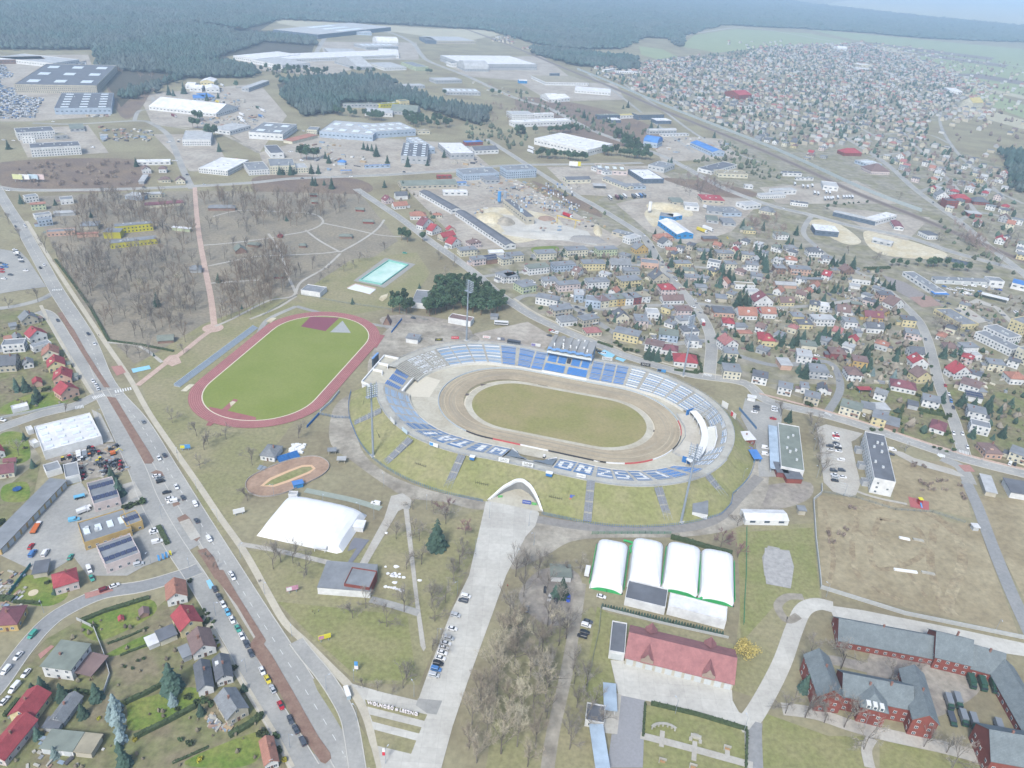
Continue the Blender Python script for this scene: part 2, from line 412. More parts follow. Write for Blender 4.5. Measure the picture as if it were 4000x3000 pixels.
# stadium ring road and dirt
areas(m_dirt, '''F 735,865 790,830 800,770 860,700 1015,720 1020,745 870,770 790,840 765,880 770,935 790,985 850,1030 950,1065 1062,1083 1075,1100 1020,1100 960,1085 880,1075 820,1040 765,1000 715,960 715,900
F 1105,1100 1170,1118 1290,1132 1420,1138 1530,1120 1590,1080 1620,1040 1660,1040 1640,1100 1590,1140 1480,1160 1260,1165 1180,1200 1105,1230 1110,1160
F 1590,1010 1640,990 1660,1040 1600,1075''', 'dirt_ground', True)
areas(m_asph, '''F 1610,860 1690,880 1680,1030 1640,1030 1632,960 1600,900''', 'paved_yard')
ribbon('dirt_track', 'F 1050,1100 1150,1120 1280,1140 1430,1145 1540,1125 1600,1070 1640,1030', 6, mat('wet_dirt', (152, 148, 142), .15, .4))
ribbon('dirt_track', 'F 1255,1260 1240,1360 1220,1470 1195,1580 1180,1680', 5, m_dirt)
ribbon('footpath', 'F 57,478 105,555 152,627 217,725 262,790 287,829 322,892 375,970 425,1042 475,1117 520,1180 550,1230 578,1281 615,1344 660,1388 713,1441 757,1486 790,1544 808,1606 828,1680', 3.2, m_tanp)
ribbon('footpath', 'F 515,1175 600,1190 720,1218 ', 3, m_pave)
ribbon('footpath', 'F 88,660 120,720 180,820 200,850', 2.4, m_tanp)
ribbon('footpath', 'F 440,1330 480,1400 540,1500 600,1600 630,1659', 2.4, m_tanp)
ribbon('footpath', 'F 1110,645 1168,682 1281,730 1356,760 1481,797 1560,812', 2.2, m_tanp)
ribbon('footpath', 'F 1640,850 1784,888 1884,918 2034,967 2134,995 2240,1020', 2.4, m_pink)
# park paths
pk = m_pink
ribbon('park_path', 'F 421,405 423,440 429,500 441,570 455,640 463,705', 4.6, pk)
ribbon('park_path', 'F 462,712 440,725 390,765 365,780 297,833', 4, pk)
area('park_path', [G('F', 460, 709)+Vector((7.5*math.cos(a*.35), 7.5*math.sin(a*.35), 0)) for a in range(18)], pk)
area('park_path', 'F 350,782 366,768 384,766 392,784 372,792', pk)
for s_ in ('460,468 520,455 620,458 675,462 697,475 690,488 660,500 615,508 580,515 500,525 440,530', '580,505 605,545 620,590 640,635', '660,497 690,520 735,545', '697,482 760,495 820,508 870,512', '735,545 780,520 815,495 830,475', '735,548 700,580 650,610 632,640 580,650 500,690 465,705', '735,543 690,548 605,552 550,555 450,575', '455,612 560,605', '232,740 300,748 350,783', '640,640 600,665 540,690'):
    ribbon('park_path', 'F '+s_, 2.4, m_pave)
ribbon('footpath', 'F 640,662 700,678 790,698 850,708', 4, m_asph)
ribbon('footpath', 'F 640,662 580,690 560,720 560,735', 4, m_asph)
# car parks and forecourts near the avenue
areas(m_asph, '''F -20,535 45,545 60,560 100,620 40,628 -20,638
02 780,960 1000,900 1240,920 1290,1060 1560,1400 1500,1480 1240,1580 1100,1659 760,1659 640,1500 380,1659 0,1480 560,900 700,850
02 1170,790 1300,740 1420,760 1600,1040 1720,1100 1740,1380 1620,1450 1480,1380 1300,1080''', 'car_park')
area('yard_ground', '02 400,660 900,520 990,510 1130,740 760,830 700,830 660,700', m_mud)
areas(m_pave, '''02 790,220 870,260 990,500 890,510
02 1060,870 1160,840 1230,960 1060,1030
32 420,380 500,350 820,430 760,480 720,500 760,700 800,860 760,960 700,980 560,930 480,850 450,600
32 1030,560 1160,590 1260,640 1600,740 1700,800 1640,800 1350,720 1250,690 1120,620
31 1600,1020 1800,920 2000,1000 2150,1150 2080,1130 1950,1000 1800,960 1700,980 1900,1120 1750,1150''', 'paving')
# the concrete avenue to the stadium gate and the square with its lettering
areas(m_conc, '''F 1050,1082 1075,1074 1110,1060 1130,1062 1165,1110 1156,1137 1135,1160 1093,1244 1063,1329 1010,1474 978,1569 945,1690 830,1690 815,1606 793,1526 770,1490 755,1476 830,1497 903,1514 928,1444 975,1321 1013,1244''', 'concrete_avenue')
areas(m_pave, '''F 845,1072 870,1066 890,1080 885,1100 870,1100 860,1105 790,1225 770,1230 830,1120
F 870,1085 882,1090 905,1300 920,1400 915,1408 908,1395''', 'footpath')
ribbon('footpath', 'F 800,1295 850,1308 905,1325', 4, m_asph)
areas(m_grass, '''13 940,1070 1480,1200 1455,1255 960,1130
13 985,1200 1430,1310 1410,1365 1005,1260
13 1020,1330 1385,1425 1340,1540 1050,1470
13 490,890 520,890 600,980 700,1130 770,1260 765,1310 740,1325 640,1160 530,990
13 865,1245 960,1390 1000,1500 1040,1659 935,1659 880,1390''', 'grass_strip')
area('paving', '13 1400,1060 1610,1080 1560,1200 1480,1190 1380,1120', m_asph)
ribbon('road', 'F 640,1385 665,1418 693,1451 723,1494 750,1544 762,1594 775,1680', 5.5, m_asph, kerb=K)
# mulch strips
areas(m_mulch, '''01 495,1045 540,1040 580,1110 640,1190 740,1370 850,1540 950,1690 900,1690 800,1540 680,1350 560,1150
02 920,110 1000,120 1090,270 1170,400 1290,590 1330,660 1310,690 1250,690 1180,560 1050,330
02 1300,770 1350,745 1400,760 1420,800 1340,780
02 1490,1040 1530,1010 1560,1040 1500,1065
02 1530,1160 1600,1125 1640,1160 1730,1330 1700,1365 1650,1330 1550,1200
02 1705,1440 1780,1420 1850,1500 1930,1690 1860,1690
03 1810,-50 1930,-50 2050,160 2212,420 2300,560 2260,620 2050,260
13 0,520 60,580 140,690 220,830 320,1000 420,1180 540,1390 640,1530 650,1580 600,1625 560,1610 440,1440 330,1250 200,1000 60,790 -60,600''', 'mulch_strip')
area('paving', '02 1550,1195 1635,1165 1735,1320 1650,1355', m_pave)
for a_, b_ in (((570, 1100), (960, 1690)), ):
    pass
areas(m_redp, '''03 730,150 960,100 980,130 740,200
03 330,680 440,600 470,610 350,720
32 1640,700 1740,700 1790,760 1700,760
01 960,1510 1050,1500 1090,1560 1010,1590''', 'red_paving')
areas(m_cyanp, '''01 1135,1530 1290,1500 1305,1530 1150,1565
21 800,1365 890,1410 850,1450 740,1390
21 905,1425 985,1450 960,1470 890,1445
03 1780,45 1815,30 1855,95 1815,118''', 'painted_parking_bay')
# swimming pool surrounds, basketball court and the like
area('paving', '11 1115,570 1380,625 1110,830 840,770', mat('grey_pool_deck', (168, 166, 160), .1, .8))
area('paving', '11 860,790 1040,830 990,890 780,830', m_pink)
area('paving', '31 990,720 1180,780 1380,900 1530,990 1290,960 1100,850', mat('old_court', (156, 150, 146), .15, .5))
area('sports_court', '31 1220,910 1400,900 1500,980 1330,1000', mat('faded_clay', (170, 144, 132), .12, .5))
area('paving', '22 2212,1400 2312,1420 2310,1659 2180,1659 2160,1500', m_asph)
area('paving', 'F 1652,1184 1705,1190 1715,1225 1708,1272 1655,1262 1650,1220', mat('cracked_concrete', (178, 176, 172), .2, .4))
area('concrete_yard', '23 850,730 1000,740 1900,990 1905,1080 1960,1180 2110,1250 2040,1340 1200,1090 920,1030', m_conc)
area('paving', '23 940,1035 1150,1080 1130,1659 820,1659 860,1370 910,1370', mat('grey_block_paving', (160, 160, 162), .08, 1))
area('paving', '23 820,990 945,1030 910,1370 790,1360 760,1330 800,1180', m_pave)
ribbon('park_path', '23 1110,1380 1500,1480 2080,1640', 3, m_pave)
ribbon('park_path', '23 1300,1340 1290,1480', 1.8, m_pave)
ribbon('park_path', '23 1580,1430 1570,1600', 1.8, m_pave)
ribbon('park_path', '23 1860,1500 1860,1600', 1.8, m_pave)
ribbon('footpath', '33 120,1150 400,1190 700,1290 1000,1370 1500,1480 1800,1560', 6, m_pave)
ribbon('footpath', '33 900,1400 850,1500 880,1659', 4, m_pave)
area('muddy_ground', '33 300,680 560,690 900,760 1200,860 1100,900 700,800 400,740', m_mud)
area('playground_surface', '32 1210,975 1390,1020 1390,1095 1230,1065', mat('red_rubber', (184, 108, 108), .06, .8))
ribbon('footpath', '32 770,930 850,960 1000,1000 1200,1040', 2, m_pave)
area('playground_surface', '12 850,1330 980,1350 800,1590 770,1580 870,1420 790,1450 820,1370', mat('dark_rubber_surface', (132, 134, 142), .06, .8))
ribbon('footpath', '12 425,920 620,960 850,1010 1080,1080', 4, mat('worn_green_path', (164, 172, 160), .08, .5))
def zebra(t, x0, y0, x1, y1, n, wd_):
    a, c = G(t, x0, y0), G(t, x1, y1); b = MB(); z = nz(); d = (c-a)/n; u = d.normalized(); nrm = Vector((-u.y, u.x, 0))*wd_/2
    for i in range(n):
        p = a+d*(i+.2); q = a+d*(i+.75)
        b.face([(v.x, v.y, z) for v in (p+nrm, p-nrm, q-nrm, q+nrm)])
    struct(obj('zebra_crossing', b, m_line))
zebra('01', 450, 850, 540, 845, 6, 3.5); zebra('02', 990, 70, 1140, 40, 7, 4); zebra('02', 800, 125, 905, 95, 8, 4); zebra('02', 650, 210, 725, 195, 6, 4)
zebra('32', 1465, 600, 1525, 645, 1, 4); zebra('32', 1645, 580, 1735, 605, 7, 4); zebra('32', 490, 250, 550, 275, 7, 3); zebra('21', 1655, 1575, 1725, 1590, 6, 4); zebra('32', 1465, 610, 1530, 630, 5, 4)
b = MB(); z = nz()
for t, xs in (('32', [(505+7*i, 520+22*i, 560+7*i, 532+22*i) for i in range(18)]),):
    for x0, y0, x1, y1 in xs:
        p, q = G(t, x0, y0), G(t, x1, y1); u = (q-p).normalized(); nn = Vector((-u.y, u.x, 0))*.08
        b.face([(v.x, v.y, z) for v in (p+nn, p-nn, q-nn, q+nn)])
struct(obj('parking_line', b, m_line))
# ------------------------------------------------------------ athletics ground
AC, ATH = Vector((-152.5, 466.6, 0)), 1.387
def oval(c, th, A, r, n=24, z=0.0):
    P = []
    for sgn, a0 in ((1, -90), (-1, 90)):
        for i in range(n+1):
            a = rad(a0+180*i/n); u, v = sgn*A+r*math.cos(a), r*math.sin(a)
            P.append(Vector((c.x+u*math.cos(th)-v*math.sin(th), c.y+u*math.sin(th)+v*math.cos(th), z)))
    return P
def ringo(name, c, th, A, r0, r1, m, z=None, A1=None):
    z = nz() if z is None else z; a = oval(c, th, A, r0, z=z); b_ = oval(c, th, A if A1 is None else A1, r1, z=z)
    b = MB(); b.strip(b_+b_[:1], a+a[:1]); return struct(obj(name, b, m))
m_run = mat('red_running_track', (172, 112, 110), .08, .4, rgb2=(162, 104, 103), sc2=.06)
area('athletics_pitch', oval(AC, ATH, 42.2, 36.3), m_pitch)
def aq(name, pts, m): return area(name, W(pts), m)
m_dred = mat('dark_red_rubber', (142, 84, 98), .06, .5)
aq('high_jump_area', '11 470,1080 720,1090 600,1205 388,1165', m_dred)
aq('throwing_fan', '11 748,1115 820,1220 640,1215', mat('grey_cinder', (176, 178, 176), .06, .6))
aq('jump_runway', '02 2020,132 2060,140 1960,240 2212,300 2212,330 1930,262 1900,240', m_run)
aq('jump_runway', '02 1800,200 1860,210 2212,290 2212,325 1960,312 1850,262', m_run)
aq('sand_pit', '02 1985,165 2010,150 2040,158 1995,200', m_sand)
ringo('running_track', AC, ATH, 42.2, 36.5, 44.6, m_run)
aq('running_track', '11 1060,1235 1115,1240 1040,1350 1020,1345', m_run)
aq('running_track', '02 1800,330 1860,335 1820,365 1780,362', m_run)
ringo('track_kerb', AC, ATH, 42.2, 36.0, 36.75, mat('cream_kerb', (226, 214, 192), .04, 1))
zz = nz()
for k in range(1, 7): ringo('lane_line', AC, ATH, 42.2, 36.5+1.22*k, 36.62+1.22*k, mat('lane_paint', (214, 176, 172), .04, 1), zz)
aq('sand_pit', '02 1560,65 1635,5 1682,8 1612,68', m_sand); aq('sand_pit', '11 85,1122 130,1090 180,1090 130,1133', m_sand)
# ------------------------------------------------------------ speedway stadium
SC, STH, SA = Vector((30.7, 423.5, 0)), -.245, 31.0
sc_, ss_ = math.cos(STH), math.sin(STH)
def sp_(t, d, z=0.0):
    """t: metres along a reference oval from the east end, d: distance from the core line"""
    s = 1 if t >= 0 else -1; a = abs(t)
    if a < 94.25: an = a/60; u, v = SA+d*math.cos(an), d*math.sin(an)
    elif a < 156.25: u, v = SA-(a-94.25), d
    else: an = (a-156.25)/60+math.pi/2; u, v = -SA+d*math.cos(an), d*math.sin(an)
    v *= s
    return Vector((SC.x+u*sc_-v*ss_, SC.y+u*ss_+v*sc_, z))
def td(t, x, y, z=0.0):
    g = G(t, x, y, z)-SC; u, v = g.x*sc_+g.y*ss_, -g.x*ss_+g.y*sc_
    cu = max(-SA, min(SA, u)); d = math.hypot(u-cu, v); an = abs(math.atan2(v, u-cu)); s = 1 if v >= 0 else -1
    T_ = 60*an if u > SA else (94.25+SA-u if abs(u) <= SA else 156.25+60*(an-math.pi/2))
    return s*T_, d
def tab(T_, x):
    if x <= T_[0][0]: return T_[0][1]
    for (a, p), (b, q) in zip(T_, T_[1:]):
        if x <= b: return p+(q-p)*(x-a)/(b-a)
    return T_[-1][1]
fdT = [(-251, 68), (-232, 66.5), (-205, 61.2), (-187, 58), (-174, 55), (-156, 53.6), (-96, 52.6), (-70, 54.8), (-40, 58.6), (-33, 64), (-20, 64.7), (25, 65.8), (33, 57), (40, 55), (60, 51.8), (75, 48.8), (110, 48), (156, 47.6), (170, 48.8), (182, 50.8), (193, 55), (212, 59), (232, 65), (240, 66.3), (251, 67)]
bdT = [(-251, 86), (-232, 83), (-215, 80.2), (-190, 77.4), (-175, 75), (-150, 72.3), (-88, 72.6), (-60, 74.6), (-40, 76.3), (-20, 75.4), (0, 74.6), (20, 72.8), (33, 70.8), (55, 66.6), (75, 65), (98, 64), (156, 62.5), (180, 67), (190, 69.6), (200, 73.4), (218, 77.6), (230, 80), (240, 82.3), (251, 84)]
odT = [(-251, 106), (-231, 104), (-210, 103), (-190, 105), (-160, 104.5), (-70, 102), (-45, 102.5), (-38, 99), (-33, 94), (-20, 93.5), (0, 92), (12, 90), (30, 86), (55, 77), (80, 73.5), (165, 73), (185, 78), (205, 84), (231, 92), (251, 98)]
fd = lambda t: tab(fdT, t); bd = lambda t: tab(bdT, t); od = lambda t: tab(odT, t)
def rd_(t): return bd(t)+(5.0 if t < -20 else 4.2)
ZB, ZR = 8.6, 8.4
m_track = mat('speedway_shale', (190, 175, 148), .1, .5, rgb2=(172, 158, 134), sc2=.045)
m_apron = mat('sandy_concrete', (206, 200, 182), .1, .5, rgb2=(190, 182, 162), sc2=.06)
m_cs = mat('stand_concrete', (190, 187, 176), .1, .5, rgb2=(176, 172, 160), sc2=.08)
m_white = mat('white_paint', (244, 244, 242), .04, .6)
m_steel = mat('galvanised_steel', (178, 188, 200), .05, .8, rough=.5, metal=.2)
m_blue = mat('blue_steel_paint', (64, 128, 196), .08, .8, rough=.6)
def sring(name, T0, T1, f0, f1, m, z=None, step=3.0, parent=None, zf=None):
    n = max(2, int(abs(T1-T0)/step)); z = nz() if z is None else z
    ts = [T0+(T1-T0)*i/n for i in range(n+1)]
    b = MB(); b.strip([sp_(t, f1(t), zf(t) if zf else z) for t in ts], [sp_(t, f0(t), z) for t in ts])
    return obj(name, b, m, parent)
struct(sring('stadium_apron', -250.4, 250.4, lambda t: 44, lambda t: fd(t)+1, m_apron))
IC, ITH, IA, IR = Vector((30.85, 422.2, 0)), -.232, 29.1, 32.3
TC, TTH = Vector((30.6, 424.3, 0)), -.252
ringo('speedway_track', TC, TTH, 32.4, 30, 45.6, m_track)
rk_ = random.Random(3); b = MB(); zz = nz()    # loose shale raked and thrown into broken arcs
for k in range(90):
    r0 = rk_.uniform(33.5, 44.6); P = oval(TC, TTH, 32.2, r0, n=60, z=zz+.0003*k); P.append(P[0]); i0 = rk_.randrange(120); nn = rk_.randrange(8, 40); w = rk_.uniform(.12, .7)
    q = [P[(i0+j) % 122] for j in range(nn)]; o_ = offs(q, w); q2 = [a.lerp(c_, min(1, 4*j/nn, 4*(nn-1-j)/nn)) for j, (a, c_) in enumerate(zip(q, o_))]; b.strip(q, q2, k % 3)
struct(obj('raked_shale', b, [mat('raked_shale_pale', (198, 184, 156), .1, .3), mat('raked_shale_dark', (168, 158, 140), .1, .3), mat('raked_shale_mid', (178, 168, 146), .1, .3)]))
area('infield_border', oval(IC, ITH, IA, IR-.5), m_apron)
area('infield', oval(IC, ITH, IA-1.6, IR-3.2), m_infield)
ringo('inner_kerb', IC, ITH, IA, IR-.55, IR+.4, mat('cream_kerb'), .13)
b = MB()
m_mat = mat('dark_rubber_mat', (110, 98, 92), .1, 1)
for x, y in ((1985, 10), (1845, 95), (1845, 235), (2000, 350)):
    p = G('12', x, y); b.obox(p, STH+R_.random(), 7, 2.6, .1, .2)
for x, y in ((115, 425), (485, 500), (880, 565), (1085, 515), (1185, 400), (1105, 260), (965, 170), (605, 85), (265, 18)):
    p = G('22', x, y); b.obox(p, STH+R_.random()*.6, 7, 2.6, .1, .2)
for p in ((1220, 1280), (530, 1150)): b.obox(G('B', *p), STH, 7, 2.6, .1, .2)
struct(obj('rubber_mats', b, m_mat))
# the bowl
stad = thing('speedway_stadium', 'oval speedway stadium with blue seat blocks, grass banks and white lettering in the seats', 'stadium', (SC.x, SC.y, 0))
def sobj(name, b, m, parent=None, label=None):
    o = obj(name, b, m, parent or stad); 
    if parent is None: o.matrix_parent_inverse = Matrix.Translation((-SC.x, -SC.y, 0))
    if label: o['label'] = label
    return o
arch_px = [(290, 1410), (450, 1280), (620, 1130), (770, 1040), (900, 975), (1000, 962), (1080, 975), (1170, 1035), (1250, 1110), (1330, 1240), (1420, 1440), (1500, 1659)]
def slope_z(t, d):
    r, o_ = rd_(t), od(t)
    return max(0, min(ZR, ZR*(o_-d)/(o_-r)))
arch = []
for x, y in arch_px:
    z = 3.0
    for _ in range(25):
        t, d = td('C', x, y, z); z = .5*z+.5*slope_z(t, d)
    p = G('C', x, y, z); arch.append(p)
arch[0].z = arch[-1].z = 0
apoly = [(p.x, p.y) for p in arch]
b = MB(); dt = 1.6
ts = [-236+dt*i for i in range(int(486/dt)+1)]
for t0, t1 in zip(ts, ts[1:]):
    nn = 10 if -150 < t0 < -100 else 3
    for k in range(nn):
        q = []
        for t, kk in ((t0, k), (t0, k+1), (t1, k+1), (t1, k)):
            w = kk/nn; d = rd_(t)+(od(t)-rd_(t))*w
            q.append(sp_(t, d, ZR*(1-w)*(1+(.05*math.sin(t*.4+kk) if kk > 0 else 0))))
        c = sum(q, Vector())/4
        if nn == 10 and inside(c, apoly): continue
        if t0 > 100 and t0 < 150: pass
        b.face(q)
me_bank = sobj('embankment', b, mat('bank_grass', (146, 147, 96), .2, .5, rgb2=(158, 153, 112), sc2=.05))
# terraces and the walk round the rim
b = MB(); NS = 14
for t0, t1 in zip(ts, ts[1:]):
    if -141 < t0+.8 < -113: continue
    for k in range(NS):
        z0, z1 = 1.4+(ZB-1.4)*k/NS, 1.4+(ZB-1.4)*(k+1)/NS
        A_ = [fd(t)+(bd(t)-fd(t))*k/NS for t in (t0, t1)]; B_ = [fd(t)+(bd(t)-fd(t))*(k+1)/NS for t in (t0, t1)]
        b.face([sp_(t0, A_[0], z1), sp_(t0, B_[0], z1), sp_(t1, B_[1], z1), sp_(t1, A_[1], z1)])
        b.face([sp_(t0, A_[0], z0), sp_(t0, A_[0], z1), sp_(t1, A_[1], z1), sp_(t1, A_[1], z0)])
sobj('terrace', b, m_cs)
b = MB(); g_ = lambda t: rd_(t)
b.strip([sp_(t, rd_(t), ZB+.02) for t in ts], [sp_(t, bd(t), ZB+.02) for t in ts])
b.strip([sp_(t, rd_(t), ZB+.02) for t in ts][::-1], [sp_(t, rd_(t), ZR-1) for t in ts][::-1])
sobj('rim_walkway', b, mat('walkway_concrete', (196, 194, 184), .1, .6, rgb2=(180, 176, 164), sc2=.1))
b = MB()
for t0, t1 in zip(ts, ts[1:]):
    if -141 < t0+.8 < -113 or -36 < t0 < 36:
        if b.f: sobj('front_wall', b, mat('weathered_white_wall', (226, 222, 212), .08, .6)); b = MB()
        continue
    a0, a1 = sp_(t0, fd(t0)-.25, 0), sp_(t1, fd(t1)-.25, 0); c0, c1 = sp_(t0, fd(t0), 0), sp_(t1, fd(t1), 0)
    up = Vector((0, 0, 2.3))
    b.face([a0, a1, a1+up, a0+up]); b.face([a0+up, a1+up, c1+up, c0+up]); b.face([c0, c0+up, c1+up, c1])
sobj('front_wall', b, mat('weathered_white_wall', (226, 222, 212), .08, .6))
# rim railing
b = MB()
for i in range(0, int(486/2.6)):
    t = -236+2.6*i
    if -141 < t < -113: pass
    p = sp_(t, rd_(t)-.25, ZB); b.box(p.x-.06, p.y-.06, ZB, p.x+.06, p.y+.06, ZB+1.15)
for z in (.55, 1.1):
    for t0, t1 in zip(ts, ts[1:]): b.tube(sp_(t0, rd_(t0)-.25, ZB+z), sp_(t1, rd_(t1)-.25, ZB+z), .05, n=3, cap=False)
sobj('railing', b, m_steel)
# seats
FONT = {'L': '10000 10000 10000 10000 10000 10000 11111', 'E': '11111 10000 10000 11110 10000 10000 11111', 'S': '01111 10000 10000 01110 00001 00001 11110', 'Z': '11111 00001 00010 00100 01000 10000 11111', 'N': '10001 11001 11001 10101 10011 10011 10001', 'O': '01110 10001 10001 10001 10001 10001 01110', 'W': '10001 10001 10001 10101 10101 11011 10001', 'I': '01100 01100 01100 01100 01100 01100 01100', 'T': '11111 00100 00100 00100 00100 00100 00100', 'A': '00100 01010 01010 10001 11111 10001 10001', '!': '00100 00100 00100 00100 00100 00000 00100'}
SEC = [('sparse', 230.6, 239, 0), ('sparse', 221, 230, 0), ('pale', 211.8, 219.3, 0), ('pale', 201.8, 211, 0), ('pale', 192.2, 200.8, 0), ('pale', 181.5, 190.8, 0), ('bright', 170.5, 180.3, 0),
       ('bright', 157.3, 167.8, 0), ('bright', 148.5, 156, 0), ('bright', 107.5, 114.6, 0), ('bright', 98.9, 106.2, 0), ('bright', 90.2, 97.7, 0), ('stripe', 78.5, 88, 0), ('stripe', 66, 76.2, 0), ('stripe', 55.6, 65, 0), ('stripe', 44.4, 53.8, 0), ('stripe', 34.4, 42.5, 0),
       ('stripe', 27.6, 33.8, 0), ('stripe', 21, 27, 0), ('stripe', 13.5, 20, 0), ('estripe', 7, 13, 0), ('estripe', -1, 5, 0), ('estripe', -8, -2, 0), ('stripe', -17.4, -11.5, 0), ('stripe', -24.4, -19, 0), ('stripe', -31, -26, 0),
       ('vstripe', -43, -36.4, 0), ('vstripe', -52.6, -45.5, 0), ('navy', -61.2, -53.4, 'L'), ('navy', -70.2, -63.2, 'E'), ('navy', -79.6, -71.8, 'S'), ('navy', -89, -81, 'Z'), ('navy', -100.8, -91.1, 'N'), ('navy', -111.8, -101.9, 'O'),
       ('navy', -151.2, -141.8, 'W'), ('navy', -161.8, -152.7, 'I'), ('navy', -171.8, -164.3, 'T'), ('navy', -181, -173.3, 'A'), ('navy', -189.8, -182, '!'), ('navy', -198.3, -191.6, 0), ('faded', -207, -199.8, 0), ('faded', -215.8, -208.6, 0), ('faded', -224.7, -217.8, 0), ('faded', -233, -226, 0)]
SM = [mat('seat_navy', (98, 132, 174), .06, 2), mat('seat_blue', (92, 148, 214), .06, 2), mat('seat_pale_blue', (160, 192, 226), .08, 2), mat('seat_white', (240, 242, 244), .03, 2), mat('seat_faded_blue', (166, 188, 212), .1, 2), mat('seat_grey', (128, 128, 130), .15, 2)]
for sty, ta, tb, ch in SEC:
    b = MB(); rows = 17; cw = .55
    f0 = 71 if sty == 'estripe' else None
    n = max(4, int(round((tb-ta)/cw)))
    g = [r[:] for r in FONT[ch].split()] if ch else None
    if sty == 'estripe': rows = 7
    for k in range(rows):
        w = (k+.5)/rows; wz = w
        for i in range(n):
            t0, t1 = ta+(tb-ta)*i/n, ta+(tb-ta)*(i+1)/n
            if sty == 'sparse':
                if k > rows-2 or R_.random() < (.25 if ta > 225 else .5): continue
                mi = 3
            elif sty == 'pale': mi = 2 if k % 3 else 3
            elif sty == 'bright': mi = 1 if k % 5 else 0
            elif sty in ('stripe', 'estripe'): mi = 3 if k % 2 else (2 if i % 4 else 0)
            elif sty == 'vstripe': mi = 1 if (i+k//3) % 3 else 0
            elif sty == 'faded': mi = 4 if R_.random() < .9 else 2
            else:
                mi = 0
                if g:
                    # letters face the track: their foot is the front row, they run from east to west
                    cx = (tb-(t0+t1)/2)/(tb-ta); cx = (cx-.13)/.74; cy = (w-.1)/.8
                    if 0 <= cy < 1 and any(0 <= c_ < 1 and g[6-int(cy*7)][int(c_*5)] == '1' for c_ in (cx-.05, cx, cx+.05)): mi = 3
            tm = (t0+t1)/2; F_, B_ = (f0 or fd(tm)), bd(tm)
            d = F_+.4+(B_-F_-.8)*w; z = 1.4+(ZB-1.4)*((d-fd(tm))/(bd(tm)-fd(tm)))+.35
            hw = (B_-F_)/rows*(.44 if sty not in ('sparse', 'stripe', 'estripe') else .4)
            q = [(t0, d-hw), (t1, d-hw), (t1, d+hw), (t0, d+hw)]
            b.face([sp_(t, dd, z) for t, dd in q][::-1], mi)
            b.face([sp_(t0, d+hw, z), sp_(t0, d+hw, z+.35), sp_(t1, d+hw, z+.35), sp_(t1, d+hw, z)], mi)
    lab = dict(sparse='seat block with half its white seats missing', pale='pale blue seat block', bright='bright blue seat block', stripe='seat block in white and navy rows', estripe='short seat block in white and navy rows', vstripe='seat block in two blues', faded='faded blue seat block', navy='navy seat block')[sty]
    if ch: lab += ' with the white letter ' + ch if ch != '!' else ' with a white exclamation mark'
    sobj('seating_block', b, SM, label=lab)
# netting wedges and short blue rows over the pit gate
b = MB()
for ta, tb in ((-126, -113.4), (-140.6, -128)):
    s = 1 if ta > -127 else -1; e = tb if s > 0 else ta; m_ = ta if s > 0 else tb
    b.face([sp_(e, 54, 2.2), sp_(e, 68.5, 7.2), sp_(m_, 66.8, 6.8), sp_((e+m_)/2, 63, 5.6), sp_(e-s*4, 55.5, 2.8)])
sobj('grey_netting', b, mat('grey_tarpaulin', (140, 150, 158), .08, .8))
for ta, tb in ((-140.4, -134), (-132.6, -122), (-120.5, -113.6)):
    b = MB()
    for k in range(4):
        d = 69+k*.95; b.face([sp_(ta, d, 7.3+.3*k), sp_(tb, d, 7.3+.3*k), sp_(tb, d+.8, 7.3+.3*k), sp_(ta, d+.8, 7.3+.3*k)])
    sobj('seating_block', b, SM[1:2])
b = MB(); b.strip([sp_(-141-.0+28*i/8, 72.4, ZB) for i in range(9)], [sp_(-141+28*i/8, 68.4, 7.1) for i in range(9)])
sobj('gate_deck', b, m_cs)
b = MB(); P = smooth([sp_(-113.6, 54, 2.4), sp_(-117, 57.5, 2.8), sp_(-121, 62.5, 3.6), sp_(-127, 65.5, 4.2), sp_(-133, 62.5, 3.6), sp_(-137, 57.5, 2.8), sp_(-140.4, 54, 2.4)], 4)
b.strip([p+Vector((0, 0, 1.1)) for p in P], [Vector((p.x, p.y, 0)) for p in P]); b.strip([p+Vector((0, 0, 1.1)) for p in P][::-1], [Vector((p.x, p.y-.6, p.z+1.1)) for p in P][::-1])
sobj('pit_wall', b, m_white)
# entrance arch
b = MB(); A_ = smooth(arch, 4)
cen = Vector((sum(p.x for p in arch)/len(arch), sum(p.y for p in arch)/len(arch), 0))
def inw(p, k): v = (cen-p); v.z = 0; v.normalize(); return p+v*k
up = Vector((0, 0, .9))
I_ = [inw(p, 1.5)+up for p in A_]; O_ = [p+up for p in A_]
b.strip(I_, O_); b.strip(O_, [p-Vector((0, 0, .8)) for p in A_]); b.strip([p-up*1.6 for p in I_], I_)
sobj('entrance_arch', b, m_white)
b = MB(); b.strip([inw(p, 1.3) for p in A_], [Vector((*inw(p, 1.3).xy, .0)) for p in A_])
sobj('gate_wall', b, mat('gate_concrete', (150, 150, 148), .1, .5))
area('gate_floor', A_, m_apron)
